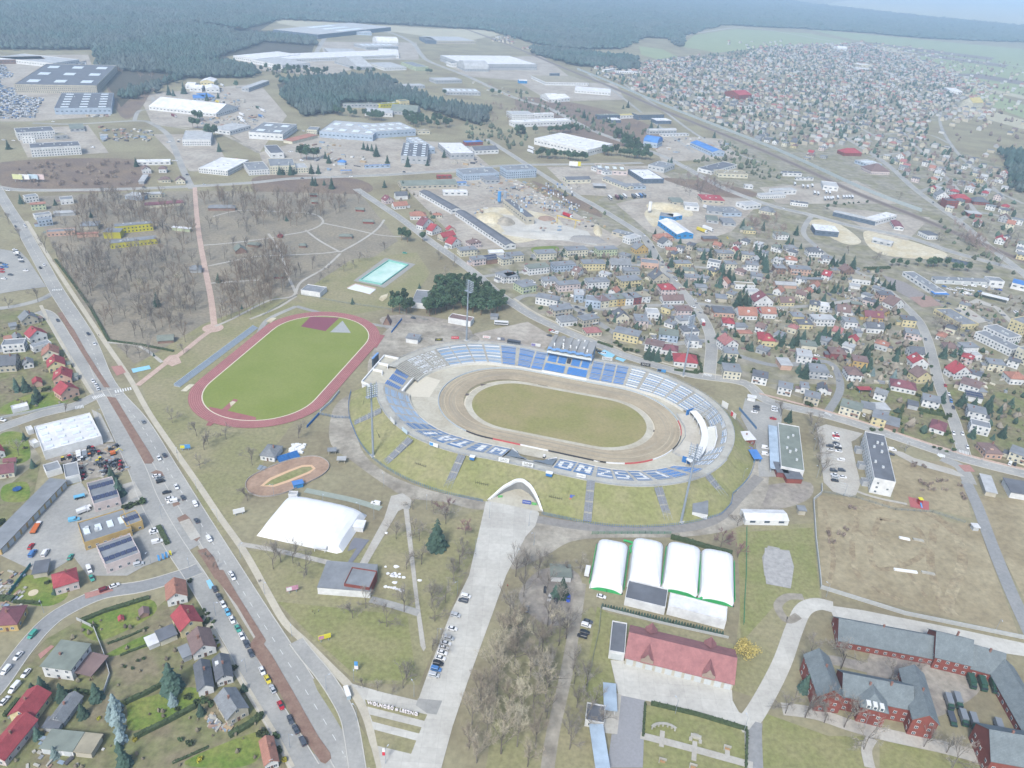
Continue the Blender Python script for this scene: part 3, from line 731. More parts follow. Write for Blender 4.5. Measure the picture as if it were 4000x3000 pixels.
# bank stairs
for n_, (a, c) in enumerate((((12, 1080, 230), (12, 850, 345)), ((12, 1335, 480), (12, 1120, 690)), ((12, 1780, 620), (12, 1650, 915)), ((22, 680, 845), (22, 648, 1195)), ((22, 1262, 900), (22, 1352, 1195)), ((22, 1690, 795), (22, 1850, 1000)))):
    p = G(str(a[0]), a[1], a[2], ZR); q = G(str(c[0]), c[1], c[2], 0)
    dv = (q-p); L = math.hypot(dv.x, dv.y); u = Vector((dv.x/L, dv.y/L, 0)); w = Vector((-u.y, u.x, 0))*2.1
    b = MB(); r = MB(); N_ = 26
    for i in range(N_):
        z = ZR*(1-i/N_)+.6; s0, s1 = p+u*(L*i/N_), p+u*(L*(i+1)/N_)
        mi = 1 if i % 7 == 6 else 0
        b.face([(*(s0+w).xy, z), (*(s1+w).xy, z), (*(s1-w).xy, z), (*(s0-w).xy, z)][::-1], mi)
        b.face([(*(s1-w).xy, z), (*(s1-w).xy, z-.4), (*(s1+w).xy, z-.4), (*(s1+w).xy, z)], mi)
        for sg in (1, -1):
            b.face([(*(s0+w*sg).xy, z), (*(s1+w*sg).xy, z), (*(s1+w*sg).xy, z-1.2), (*(s0+w*sg).xy, z-1.2)], mi)
        if i % 3 == 0:
            for sg in (1, 0, -1):
                e = s0+w*sg; r.tube((*e.xy, z), (*e.xy, z+1), .07, n=4)
    for sg in (1, 0, -1): r.tube((*(p+w*sg).xy, ZR+1.3), (*(q+w*sg).xy, 1.3), .06, n=4)
    st = sobj('bank_stair', b, [mat('stair_grey', (150, 152, 156), .12, 1.5), m_cs]); sobj('handrail', r, m_steel, st)
# stadium fence (blue palisade) as a thing of its own
b = MB(); r = MB()
for i in range(0, 320):
    t = -236+.72*i
    if -142 < t < -110: continue
    p = sp_(t, od(t)+.4, 0); b.box(p.x-.09, p.y-.04, 0, p.x+.09, p.y+.04, 2.0)
for i in range(0, 118):
    t0, t1 = -236+1.95*i, -236+1.95*(i+1)
    if -142.5 < t0 < -110: continue
    for z in (.5, 1.6): r.tube(sp_(t0, od(t0)+.45, z), sp_(t1, od(t1)+.45, z), .06, n=3, cap=False)
fe = tag(obj('palisade_fence', b, mat('fence_blue', (104, 136, 172), .1, .5)), 'long blue steel palisade fence round the foot of the stadium grass banks', 'fence')
obj('rail', r, mat('fence_blue'), fe)
b = MB()
for i in range(0, 240):
    t = -20+1.0*i; p = sp_(t, od(t)+.4); b.box(p.x-.05, p.y-.05, 0, p.x+.05, p.y+.05, 1.9)
    q = sp_(t+1, od(t+1)+.4); 
    for z in (.9, 1.8): b.tube((*p.xy, z), (*q.xy, z), .05, n=3, cap=False)
tag(obj('wire_fence', b, mat('fence_grey', (160, 166, 172), .1, .5)), 'grey wire fence behind the far side stands of the stadium', 'fence')
# boards round the track
m_bred, m_bblk, m_bwht, m_bgry = mat('board_red', (206, 96, 96), .05, 1), mat('board_black', (70, 70, 74), .05, 1), m_white, mat('board_grey', (188, 196, 200), .1, 1)
bo = thing('track_boards', 'low band of advertising boards and air fence round the outside of the speedway track', 'barrier', (TC.x, TC.y, 0))
P0 = oval(TC, TTH, 32.6, 45.9, n=40); P = []
for a, c_ in zip(P0, P0[1:]+P0[:1]):
    m_ = max(1, int((c_-a).length/3.4)); P += [a.lerp(c_, k_/m_) for k_ in range(m_)]
n = len(P); i = 0
while i < n:
    k = 5; seg = [P[(i+j) % n] for j in range(k+1)]; b = MB()
    up = Vector((0, 0, 1.15))
    o_ = [inw2 for inw2 in offs(seg, -.5)]
    b.strip([p+up for p in seg], seg); b.strip([p+up for p in o_], [p+up for p in seg]); b.strip(o_, [p+up for p in o_])
    v = scr(seg[2]); 
    if v[1] < 930 or v[0] < 970: mi = m_bgry
    else: mi = (m_bwht, m_bred, m_bwht, m_bblk, m_bred, m_bwht, m_bblk, m_bblk)[(i//k) % 8]
    o = obj('board', b, mi, bo); o.matrix_parent_inverse = Matrix.Translation((-TC.x, -TC.y, 0)); i += k
# main grandstand
gs = thing('grandstand', 'main covered grandstand with grey stepped concrete roof and blue seats', 'grandstand', (0, 0, 0))
def gp(u, v, z=0):   # metres along the stand from its left end, back from the front row
    t = 147.5-u; p = sp_(max(94.3, min(156, t)), 0); n_ = Vector((-ss_, sc_, 0)); return Vector((p.x, p.y, z))+n_*v
def gobj(name, fn, m, par=None):
    b = MB(); fn(b); return obj(name, b, m, par or gs)
def hexa(b, u0, u1, v0, v1, z0, z1, mi=0, zb0=None, zb1=None):
    zb0 = z0 if zb0 is None else zb0; zb1 = z1 if zb1 is None else zb1
    c = [gp(u0, v0, z0), gp(u1, v0, z0), gp(u1, v1, zb0), gp(u0, v1, zb0), gp(u0, v0, z1), gp(u1, v0, z1), gp(u1, v1, zb1), gp(u0, v1, zb1)]
    for f in ((0, 1, 5, 4), (1, 2, 6, 5), (2, 3, 7, 6), (3, 0, 4, 7), (4, 5, 6, 7), (3, 2, 1, 0)): b.face([c[k] for k in f], mi)
def f_roof(b):
    for k in range(11):
        w = 31.5/11; hi = 15.6 if k % 2 == 0 else 14.6
        hexa(b, k*w, (k+1)*w-.01, 60, 79.5, hi-.6, hi, 0, hi+.2, hi+.8)
gobj('roof', f_roof, mat('roof_concrete', (166, 168, 168), .1, .4, rgb2=(150, 150, 148), sc2=.1))
gobj('roof_fascia', lambda b: [hexa(b, k*31.5/11, (k+1)*31.5/11, 59.2, 59.99, 13.4+(k % 2 == 0)*.7, 14.9+(k % 2 == 0)*.7) for k in range(11)], mat('fascia_blue', (126, 168, 220), .06, .8))
gobj('rear_hall', lambda b: hexa(b, .3, 31.2, 68, 78.5, 0, 13.9), mat('hall_render', (176, 174, 160), .08, .5))
gobj('lower_canopy', lambda b: hexa(b, -.4, 31.8, 58.5, 64.5, 11.3, 11.65, 0, 12.5, 12.85), mat('canopy_sheet', (222, 226, 222), .05, .6))
gobj('press_box', lambda b: hexa(b, .8, 30.5, 62.9, 67.9, 8.7, 11.2), mat('dark_glazing', (92, 110, 128), .1, .6, rough=.2))
gobj('press_rail', lambda b: hexa(b, .8, 30.5, 62.6, 62.8, 8.5, 9.6), mat('fascia_blue'))
gobj('lower_tier', lambda b: hexa(b, -.3, 31.2, 48.2, 62.6, 0, 1.8, 0, 0, 8.7), m_cs)
def f_seats(b, blocks):
    for u0, u1, v0, v1 in blocks:
        k = 0; v = v0
        while v < v1:
            z = 1.5+7.1*(v-47.6)/14.9+.6
            b.face([gp(u0, v, z), gp(u1, v, z), gp(u1, v+.55, z), gp(u0, v+.55, z)]); b.face([gp(u0, v+.55, z), gp(u1, v+.55, z), gp(u1, v+.55, z+.4), gp(u0, v+.55, z+.4)]); v += .95
for blk in ((.5, 14.6, 49, 54.6), (17, 30.6, 49, 54.6), (1, 7.2, 56.2, 61.6), (8.4, 14, 56.2, 61.6), (18, 24, 56.2, 61.6), (25.2, 30.6, 56.2, 61.6)):
    gobj('seating_block', lambda b: f_seats(b, [blk]), mat('seat_bright', (78, 150, 222), .06, 2))
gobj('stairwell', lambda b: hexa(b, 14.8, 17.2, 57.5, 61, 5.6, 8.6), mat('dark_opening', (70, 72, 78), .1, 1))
gobj('front_wall', lambda b: hexa(b, -.4, 31.4, 47.4, 48.1, 0, 2.6), m_white)
for u in (-.2, 31.4):
    gobj('side_frame', lambda b: [hexa(b, u-.25, u+.25, 60, 61, 0, 14), hexa(b, u-.25, u+.25, 70, 71, 0, 14), hexa(b, u-.2, u+.2, 60, 71, 9.4, 10)], mat('fascia_blue'))
for u, v in ((3, 64), (9, 66), (10, 62), (14.5, 65), (19, 64), (24, 66), (27, 63), (8, 72), (18, 76), (22.5, 77)):
    gobj('roof_vent', lambda b: [hexa(b, u, u+.9, v, v+.9, 14, 16.9)], m_white)
# west building with the deck
wb = thing('west_stand', 'white flat-decked stand building with four blue seat blocks left of the speedway track', 'stand building', (0, 0, 0))
b = MB(); dk = W('A 500,840 890,385 1140,440 1250,450 1245,490 1215,492 880,905 860,935 740,950', 6.6); b.prism([(p.x, p.y) for p in dk], 0, 6.6, 0, 1)
obj('hall', b, [m_white, m_apron], wb)
b = MB(); pr = W('A 740,950 500,840 890,385 1140,440', 7.6)
for p, q in zip(pr, pr[1:]):
    u = (q-p).normalized(); w = Vector((-u.y, u.x, 0))*.35
    b.prism([(p+w).xy, (p-w).xy, (q-w).xy, (q+w).xy], 6.3, 7.9)
obj('parapet', b, m_white, wb)
b = MB(); lo, hi = W('A 1190,1035 1475,720', 2.6), W('A 860,920 1225,478', 6.5)
b.face([lo[0], lo[1], hi[1], hi[0]]); f0, f1 = [Vector((p.x, p.y, 0)) for p in lo]; b.face([f0, f1, lo[1], lo[0]]); b.face([lo[1], Vector((*lo[1].xy, 0)), Vector((*hi[1].xy, 0)), hi[1]])
obj('sloping_terrace', b, m_cs, wb)
for blk in ('1215,490 1415,630 1360,690 1140,590', '1115,605 1345,715 1285,795 1065,690', '1040,705 1270,825 1210,905 975,790', '945,810 1190,945 1130,995 880,905'):
    q0 = [tuple(map(float, w.split(','))) for w in blk.split()]
    H_ = (6.6, 3.4, 3.4, 6.6); c = [G('A', x, y, z+.3) for (x, y), z in zip(q0, H_)]; b = MB()
    for k in range(8):
        w0, w1 = k/8, k/8+.085
        L = lambda w: (c[0].lerp(c[1], w), c[3].lerp(c[2], w))
        a_, b_ = L(w0), L(w1); b.face([a_[0], b_[0], b_[1], a_[1]][::-1])
    obj('seating_block', b, mat('seat_mid_blue', (108, 146, 204), .06, 2), wb)
b = MB(); p, q = W('A 1180,1025 1440,690', 2.6); u = (q-p).normalized(); w = Vector((-u.y, u.x, 0))*.9; b.prism([(p+w).xy, (p-w).xy, (q-w).xy, (q+w).xy], 0, 3.0)
obj('front_wall', b, m_white, wb)
for a_ in ('790,520 955,555 945,605', '690,630 855,665 850,720'):
    pr = W('A '+a_, 7.6); b = MB()
    for p, q in zip(pr, pr[1:]):
        u = (q-p).normalized(); w = Vector((-u.y, u.x, 0))*.25; b.prism([(p+w).xy, (p-w).xy, (q-w).xy, (q+w).xy], 6.6, 8.2)
    obj('deck_wall', b, m_white, wb)
area('paved_apron', 'A 1440,700 1580,750 1860,830 1670,1120 1360,1110 1200,1040', mat('cream_paving', (222, 214, 194), .05, .6))
# score board
sb = thing('scoreboard', 'large dark score board on legs beside the running track and the west stand', 'scoreboard', G('A', 735, 600))
p, q = G('A', 690, 600, 3), G('A', 785, 500, 3); u = (q-p).normalized(); w = Vector((-u.y, u.x, 0))*.5; o0 = Vector(sb.location)
for nm, z0, z1, k, m in (('screen', 3, 9.5, 1, mat('screen_black', (80, 90, 100), .1, .6, rough=.3)), ('top_frame', 9.5, 10.2, 1.2, mat('fascia_blue'))):
    b = MB(); b.prism([(x-o0).xy for x in (p+w*k, p-w*k, q-w*k, q+w*k)], z0, z1); obj(nm, b, m, sb)
for x in (p, q):
    b = MB(); b.tube((*(x-o0).xy, 0), (*(x-o0).xy, 3), .35); obj('leg', b, m_steel, sb)
# east pavilion: the crescent roof over the pits
ep = thing('pit_canopy', 'long white crescent canopy over the pit yard at the right end of the stadium', 'canopy', (0, 0, 0))
ou = smooth(W('D 770,240 900,380 985,560 1030,750 1020,930 960,1100 850,1240 650,1360', 6.2), 4); inn = smooth(W('D 640,250 760,400 850,570 890,760 870,900 800,1060 700,1170 550,1290', 5.0), 4)
b = MB(); dn = Vector((0, 0, .35)); b.strip(ou, inn); b.strip(inn, [p-dn for p in inn]); b.strip([p-dn for p in ou], ou); b.strip([p-dn for p in inn], [p-dn for p in ou])
obj('roof', b, m_white, ep)
b = MB(); b.strip([p-dn for p in ou], [Vector((p.x, p.y, 0)) for p in ou]); obj('back_wall', b, mat('pit_wall_grey', (200, 202, 204), .06, .6), ep)
for i in range(0, len(inn), 3):
    b = MB(); b.tube((inn[i].x, inn[i].y, 0), inn[i]-dn, .16); obj('post', b, m_white, ep)
for a_, c_ in (('560,300', '770,220'), ('470,1290', '640,1350')):
    p, q = W('D %s %s' % (a_, c_), 2); u = (q-p).normalized(); w = Vector((-u.y, u.x, 0))*.3; b = MB(); b.prism([(p+w).xy, (p-w).xy, (q-w).xy, (q+w).xy], 0, 4.2); obj('end_wall', b, m_blue, ep)
b = MB(); b.prism([p.xy for p in W('D 1015,640 1175,605 1215,830 1165,1020 1000,1020', 6.2)], 0, 6.0, 0, 1); obj('deck', b, [m_white, mat('cream_deck', (228, 226, 214), .04, .6)], ep)
b = MB(); pr = W('D 1020,630 1185,600 1218,830 1168,1022', 6.5)
for p, q in zip(pr, pr[1:]):
    u = (q-p).normalized(); w = Vector((-u.y, u.x, 0))*.3; b.prism([(p+w).xy, (p-w).xy, (q-w).xy, (q+w).xy], 5.9, 7.4)
obj('parapet', b, m_white, ep)
area('pit_yard', 'D 340,330 560,310 640,260 760,420 860,600 880,760 860,900 780,1060 560,1280 470,1270 240,1170 420,950 530,830 520,640', mat('pit_concrete', (214, 208, 194), .08, .6, rgb2=(200, 192, 176), sc2=.1))
pf = MB(); P = W('D 345,340 520,640 530,830 420,1000 250,1170 480,1275')
for p, q in zip(P, P[1:]):
    L = (q-p).length; k = int(L/2)
    for i in range(k+1):
        x = p.lerp(q, i/k); pf.box(x.x-.05, x.y-.05, 0, x.x+.05, x.y+.05, 1.8)
    for z in (.6, 1.2, 1.8): pf.tube((*p.xy, z), (*q.xy, z), .05, n=4)
tag(obj('pit_fence', pf, m_steel), 'low steel fence round the concrete pit yard by the white canopy', 'fence')
# floodlight masts
m_pole = mat('mast_grey', (172, 182, 194), .05, .5, rough=.5, metal=.3)
m_lamp = mat('lamp_glass', (206, 214, 222), .05, 1, rough=.2)
def mast(t, x, y, H, face, label):
    r = thing('floodlight_mast', label, 'floodlight mast', G(t, x, y), face, 'floodlight masts of the stadium')
    b = MB(); b.tube((0, 0, .5), (0, 0, H), .68, .42, 10); obj('pole', b, m_pole, r)
    b = MB(); b.box(-1.6, -1.6, 0, 1.6, 1.6, .6); obj('footing', b, m_conc, r)
    b = MB()
    for k in range(6):
        z = H-.5-k*1.35; b.box(-3.1, -.75, z, 3.1, -.6, z+.12); b.box(-3.1, -1.6, z, 3.1, -1.45, z+.12)
    for xx in (-3, 0, 3): b.box(xx-.08, -.75, H-7.6, xx+.08, -.6, H+.4)
    b.box(-3.2, -1.8, H-8.4, 3.2, .9, H-8.25); rk = obj('lamp_rack', b, m_pole, r)
    if 'me' not in mast.__dict__:
        b = MB(); b.tube((0, -.1, 0), (0, -.75, -.25), .28, .48, 8); mast.me = b.mesh('lamp', [m_lamp])
    for k in range(6):
        for j in range(5): link('lamp', mast.me, rk, (-2.5+1.25*j, -1.6, H-.7-k*1.35))
mast('12', 1013, 622, 48, 0.6, 'tall grey floodlight mast on the grass bank nearest the inflatable white hall')
mast('11', 1818, 1285, 48, 2.4, 'tall grey floodlight mast behind the far stands beside the pine grove')
mast('22', 1460, 1190, 49, -.5, 'tall grey floodlight mast on the right grass bank beside a small flat-roofed hut')
mast('21', 1478, 1590, 47, -2.4, 'tall grey floodlight mast beside the street at the red-roofed corner house')
# ------------------------------------------------------------ buildings
WC = dict(w=('white', (238, 238, 236)), c=('cream', (228, 222, 200)), y=('yellow', (228, 214, 168)), Y=('bright yellow', (216, 208, 70)), o=('ochre', (208, 178, 118)), p=('pink', (226, 210, 206)), g=('grey', (188, 190, 192)), n=('pale green', (204, 214, 178)), b=('pale blue', (188, 202, 218)), r=('red brick', (150, 84, 74)), k=('brown', (156, 128, 114)), t=('beige', (204, 196, 178)), s=('salmon', (218, 182, 162)), d=('dark blue-grey', (104, 118, 134)), B=('bright blue', (62, 150, 214)), l=('light grey', (206, 208, 208)), m=('maroon', (150, 90, 90)))
RC = dict(g=('grey', (152, 156, 160)), r=('red', (186, 88, 94)), o=('orange', (190, 138, 120)), k=('brown', (146, 124, 120)), d=('dark', (120, 124, 131)), w=('white', (244, 244, 244)), n=('green-grey', (142, 150, 140)), b=('blue', (92, 146, 214)), p=('pinkish red', (186, 130, 128)), m=('maroon', (148, 98, 106)), l=('pale grey', (200, 202, 202)), t=('tan', (176, 168, 146)), s=('slate', (136, 146, 149)), a=('pale blue', (184, 202, 218)), y=('yellow', (222, 206, 140)))
def wmat(k): return mat('wall_'+WC[k][0].replace(' ', '_').replace('-', '_'), WC[k][1], .07, .5, rgb2=tuple(int(v*.92) for v in WC[k][1]), sc2=.2)
def rmat(k, tiles):
    n = RC[k][0].replace(' ', '_').replace('-', '_')
    if tiles: return mat('tiles_'+n, RC[k][1], .1, .7, kind='roof', rgb2=tuple(int(v*.93) for v in RC[k][1]), sc2=.25)
    return mat('roofing_'+n, RC[k][1], .07, .35, rgb2=tuple(int(v*.9) for v in RC[k][1]), sc2=.12)
m_glass = mat('window_glass', (84, 96, 108), .1, .6, rough=.15)
m_frame = mat('window_frame', (236, 236, 232), .03, 1)
m_door = mat('garage_door', (206, 210, 210), .05, 1)
m_solar = mat('solar_panel', (76, 84, 110), .08, 1, rough=.25)
m_brickc = mat('chimney_brick', (150, 112, 100), .15, 1)
m_sky = mat('skylight_glass', (232, 240, 244), .04, .5, rough=.3)
def _win():
    b = MB(); b.box(-.65, -.09, 0, .65, .02, 1.4, 0); b.box(-.54, -.11, .1, -.05, -.03, 1.3, 1); b.box(.05, -.11, .1, .54, -.03, 1.3, 1)
    return b.mesh('window', [m_frame, m_glass])
WIN = _win()
b = MB(); b.box(-.5, -.08, 0, .5, .02, 2.1, 0); b.box(-.2, -.1, 1.1, .2, -.05, 1.8, 1); DOOR = b.mesh('door', [mat('door_brown', (130, 96, 80), .1, 1), m_glass])
KIND = dict(H=('house', 'house'), W=('warehouse', 'warehouse'), O=('office_block', 'office building'), G=('garage', 'garage'), S=('shed', 'shed'), P=('park_pavilion', 'pavilion'), B=('barracks', 'barracks'), A=('apartment_block', 'apartment block'), F=('factory_hall', 'factory'), R=('row_house', 'row house'), C=('canopy_shelter', 'shelter'))
ROOFW = dict(f='flat roof', x='flat parapet roof', g='gable roof', G='gable roof', h='hip roof', v='curved roof')
HOUSES = []; FOOT = []
def roofpart(rt, L, D, h, rise, ov):
    b = MB(); th = .25
    if rt == 'f': b.box(-ov, -ov, h, L+ov, D+ov, h+.3)
    elif rt == 'x': b.box(.25, .25, h-.35, L-.25, D-.25, h-.1)
    elif rt in 'gG':
        W_, E_ = (D, L) if rt == 'g' else (L, D)
        sl = rise/(W_/2); pr = [(-ov, h-ov*sl), (W_/2, h+rise), (W_+ov, h-ov*sl)]; lo = [(x, z-th) for x, z in pr]
        P = (lambda e, c: (e, c[0], c[1])) if rt == 'g' else (lambda e, c: (c[0], e, c[1]))
        a0, a1 = -ov, E_+ov
        for i in range(2):
            q = [P(a0, pr[i]), P(a1, pr[i]), P(a1, pr[i+1]), P(a0, pr[i+1])]; q2 = [P(a0, lo[i]), P(a1, lo[i]), P(a1, lo[i+1]), P(a0, lo[i+1])]
            b.face(q); b.face(q2[::-1])
            for e in (a0, a1): b.face([P(e, pr[i]), P(e, pr[i+1]), P(e, lo[i+1]), P(e, lo[i])])
        for c, l in ((pr[0], lo[0]), (pr[2], lo[2])): b.face([P(a0, c), P(a1, c), P(a1, l), P(a0, l)])
    elif rt == 'h':
        x0, y0, x1, y1 = -ov, -ov, L+ov, D+ov; w, d = x1-x0, y1-y0; z0, z1 = h, h+rise; k = min(w, d)/2
        if w >= d: r0, r1 = (x0+k*.95, (y0+y1)/2, z1), (x1-k*.95, (y0+y1)/2, z1); 
        else: r0, r1 = ((x0+x1)/2, y0+k*.95, z1), ((x0+x1)/2, y1-k*.95, z1)
        a, c, e, g = (x0, y0, z0), (x1, y0, z0), (x1, y1, z0), (x0, y1, z0)
        if w >= d: b.face([a, c, r1, r0]); b.face([c, e, r1]); b.face([e, g, r0, r1]); b.face([g, a, r0])
        else: b.face([a, c, r0]); b.face([c, e, r1, r0]); b.face([e, g, r1]); b.face([g, a, r0, r1])
        b.prism([(x0, y0), (x1, y0), (x1, y1), (x0, y1)], z0-th, z0-.005, 0, 0, True)
    elif rt == 'v':
        n = 8; pt = [(D/2-D/2*math.cos(math.pi*i/n), h+rise*math.sin(math.pi*i/n)) for i in range(n+1)]
        for p, q in zip(pt, pt[1:]): b.face([(-.2, *p), (L+.2, *p), (L+.2, *q), (-.2, *q)])
        for e in (-.2, L+.2): b.face([(e, *p) for p in pt])
    return b
def gridparts(root, name, m, L, D, z, nx, ny, fx, fy, hh, tilt=0):
    for i in range(nx):
        for j in range(ny):
            cx, cy = L*(i+.5)/nx, D*(j+.5)/ny; w, d = L/nx*fx, D/ny*fy; b = MB()
            if tilt: b.face([(cx-w/2, cy-d/2, z), (cx+w/2, cy-d/2, z), (cx+w/2, cy+d/2, z+hh), (cx-w/2, cy+d/2, z+hh)]); b.face([(cx-w/2, cy+d/2, z), (cx+w/2, cy+d/2, z), (cx+w/2, cy+d/2, z+hh), (cx-w/2, cy+d/2, z+hh)])
            else: b.box(cx-w/2, cy-d/2, z, cx+w/2, cy+d/2, z+hh)
            obj(name, b, m, root)
def building(A, B, D, h, rt, wc, rc, ops='', kind='H', label=None, far=None):
    A = Vector((A.x, A.y, 0)); B = Vector((B.x, B.y, 0))
    if D < 0: A, B, D = B, A, -D
    d = B-A; L = d.length; rz = math.atan2(d.y, d.x)
    ux, uy = math.cos(rz), math.sin(rz); cen = A+Vector((ux*L/2-uy*D/2, uy*L/2+ux*D/2, 0)); dist = cen.length
    nm, cat = KIND[kind]; tall = 'two-storey ' if kind == 'H' and h > 5.4 else ''
    size = ''
    base = '%s%s %s with %s %s' % (tall, WC[wc][0], cat, RC[rc][0], ROOFW[rt])
    root = thing(nm, label or base, cat, A, rz, dict(H='houses of the town', W='industrial halls', F='industrial halls', S='garden sheds', R='terraced row houses', P='park pavilions', G='garages', B='barracks buildings').get(kind), '%s %s-roofed %s' % (WC[wc][0], RC[rc][0], cat), auto=not label)
    root['cx'] = cen.x; root['cy'] = cen.y; root['ch'] = h
    FOOT.append((cen.x, cen.y, max(L, D)*.6))
    rise = {'g': .36*D, 'G': .36*L, 'h': .3*min(L, D), 'v': .28*D}.get(rt, 0)
    if kind in 'WFG' and rt in 'gG': rise *= .4
    if kind == 'B': rise *= 1.15
    for o in ops.split(','):
        if o.startswith('r'): rise = float(o[1:])
    near = dist < 470
    # walls, gables, and at a distance the windows as inset faces of the same wall
    b = MB(); top = h+.45 if rt == 'x' else h
    if kind == 'C':
        for x in (.3, L-.3):
            for y in (.3, D-.3): b.box(x-.12, y-.12, 0, x+.12, y+.12, h)
    else:
        c = [(0, 0), (L, 0), (L, D), (0, D)]
        for i in range(4):
            p, q = c[i], c[(i+1) % 4]; b.face([(*p, 0), (*q, 0), (*q, top), (*p, top)], 0)
        if rt == 'x':
            e = .25; ci = [(e, e), (L-e, e), (L-e, D-e), (e, D-e)]
            for i in range(4):
                j = (i+1) % 4; b.face([(*c[i], top), (*c[j], top), (*ci[j], top), (*ci[i], top)], 0); b.face([(*ci[i], h-.3), (*ci[j], h-.3), (*ci[j], top), (*ci[i], top)][::-1], 0)
        if rt == 'g':
            for x in (0, L): b.face([(x, 0, h), (x, D, h), (x, D/2, h+rise-.1)], 0)
        if rt == 'G':
            for y in (0, D): b.face([(0, y, h), (L, y, h), (L/2, y, h+rise-.1)], 0)
    # window positions
    wins = []; camv = Vector((0, 0, CH))
    step, sill, s0 = (3.0, .95, 3.0) if kind not in 'WF' else (6.0, h*.45, 99)
    if kind == 'B': step, s0 = 3.4, 3.3
    if kind == 'A': step, s0 = 2.9, 2.9
    if kind not in 'SCPG' and '0' not in ops.split(','):
        ns = max(1, int(h/s0+.25)) if kind not in 'WF' else 1
        for (ox, oy, an, ln) in ((0, 0, 0, L), (0, D, -math.pi/2, D), (L, 0, math.pi/2, D)):
            nrm = Vector((math.sin(an+rz), -math.cos(an+rz), 0))
            if nrm.dot(-cen) <= 0: continue
            n = int(ln/step)
            if an == 0: n = max(n, 2 if ln > 4 else 1)
            else: n = max(n-(1 if near else 0), 1)
            for s in range(ns):
                for i in range(n):
                    if near and dist > 330 and an and R_.random() < .35: continue
                    w = ln*(i+.5)/n
                    if an: w = ln*(i+.5)/n
                    wins.append((ox+math.cos(an)*w, oy+math.sin(an)*w, sill+s*s0, an))
            if rt == 'G' and an == 0 and kind == 'H': wins.append((L/2, 0, h+rise*.12, 0))
    if near and kind in 'HRBOA':
        for k, (x, y, z, an) in enumerate(wins):
            link('window', WIN, root, (x, y, z), an)
        if kind in 'HR': link('door', DOOR, root, (L*.5+.1, 0, .05))
    else:
        for x, y, z, an in wins:
            ca, sa = math.cos(an), math.sin(an); f = .65 if kind not in 'WF' else 1.5; oo = .04
            b.face([(x-ca*f+sa*oo, y-sa*f-ca*oo, z), (x+ca*f+sa*oo, y+sa*f-ca*oo, z), (x+ca*f+sa*oo, y+sa*f-ca*oo, z+1.35), (x-ca*f+sa*oo, y-sa*f-ca*oo, z+1.35)], 1)
    wo = obj('wall' if kind != 'C' else 'post_frame', b, [wmat(wc), m_glass], root)
    ro = obj('roof', roofpart(rt, L, D, h, rise, .45 if kind not in 'WFOA' else .12), rmat(rc, rt in 'gGh' and kind not in 'WFS'), root)
    if kind in 'HRB' and rt != 'x' and dist < 900:
        b = MB(); cx, cy = L*R_.uniform(.3, .7), D*R_.uniform(.42, .62); zt = h+rise+.9 if rt != 'f' else h+1.3
        b.box(cx-.35, cy-.3, h-.2, cx+.35, cy+.3, zt); b.box(cx-.42, cy-.37, zt, cx+.42, cy+.37, zt+.12); obj('chimney', b, m_brickc, ro)
    elif rt in 'fx' and kind in 'OAFW' and dist < 1500 and '0' not in ops and L > 20:
        for _ in range(3 if L < 40 else 6):
            b = MB(); cx, cy = L*R_.uniform(.15, .85), D*R_.uniform(.2, .8); b.box(cx-.8, cy-.6, h-.1, cx+.8, cy+.6, h+R_.uniform(.7, 1.3)); obj('roof_vent', b, m_door, ro)
    if kind == 'H' and not label and dist < 1100 and D > 7 and h > 3.6:
        if R_.random() < .5:      # lean-to at one side
            sx = L if R_.random() < .5 else -3.2; y0 = R_.uniform(1, D*.4); hh = R_.uniform(2.5, 3.1); b = MB(); b.box(sx, y0, 0, sx+3.2, y0+D*.5, hh, 0); an_ = obj('annex', b, wmat(R_.choice((wc, wc, 'g', 't'))), root); b = MB(); b.box(sx-.15, y0-.2, hh+.003, sx+3.35, y0+D*.5+.2, hh+.2); obj('roof', b, rmat(R_.choice('gdkn'), False), an_)
        if h > 5.4 and R_.random() < .5:
            x0 = L*R_.choice((.08, .55)); b = MB(); b.box(x0, -1.2, 2.75, x0+L*.36, -.01, 2.95); b.box(x0, -1.2, 2.95, x0+L*.36, -1.1, 3.8); obj('balcony', b, wmat(R_.choice((wc, 'w', 'g', 'k'))), root)
        if rt in 'gGh' and R_.random() < .5:
            b = MB(); cx, cy = (L*R_.uniform(.25, .75), D*.22) if rt != 'G' else (L*.24, D*R_.uniform(.3, .7)); b.box(cx-.9, cy-.9, h-.1, cx+.9, cy+.9, h+rise*.62); obj('dormer', b, [wmat(wc)], ro)
    zf = h+.32 if rt == 'f' else h-.08
    for o in ops.split(','):
        if not o: continue
        if o[0] == 's': nx, ny = map(int, o[1:].split('x')); gridparts(ro, 'skylight', m_sky, L, D, zf, nx, ny, .42 if nx < 4 else .5, .3, .5)
        if o[0] == 'p':
            nx, ny = map(int, o[1:].split('x')); gridparts(ro, 'solar_panel', m_solar, L, D, zf+.15, nx, ny, .9, .3, .45, 1)
        if o[0] == 'm':
            n = int(o[1:])
            for i in range(n): b = MB(); cx = L*(i+1)/(n+1); b.box(cx-.8, -.3, h+.1, cx+.8, 2.2, h+1.9); b.face([(cx-.5, -.33, h+.3), (cx+.5, -.33, h+.3), (cx+.5, -.33, h+1.6), (cx-.5, -.33, h+1.6)], 1); obj('dormer', b, [m_frame, m_glass], ro)
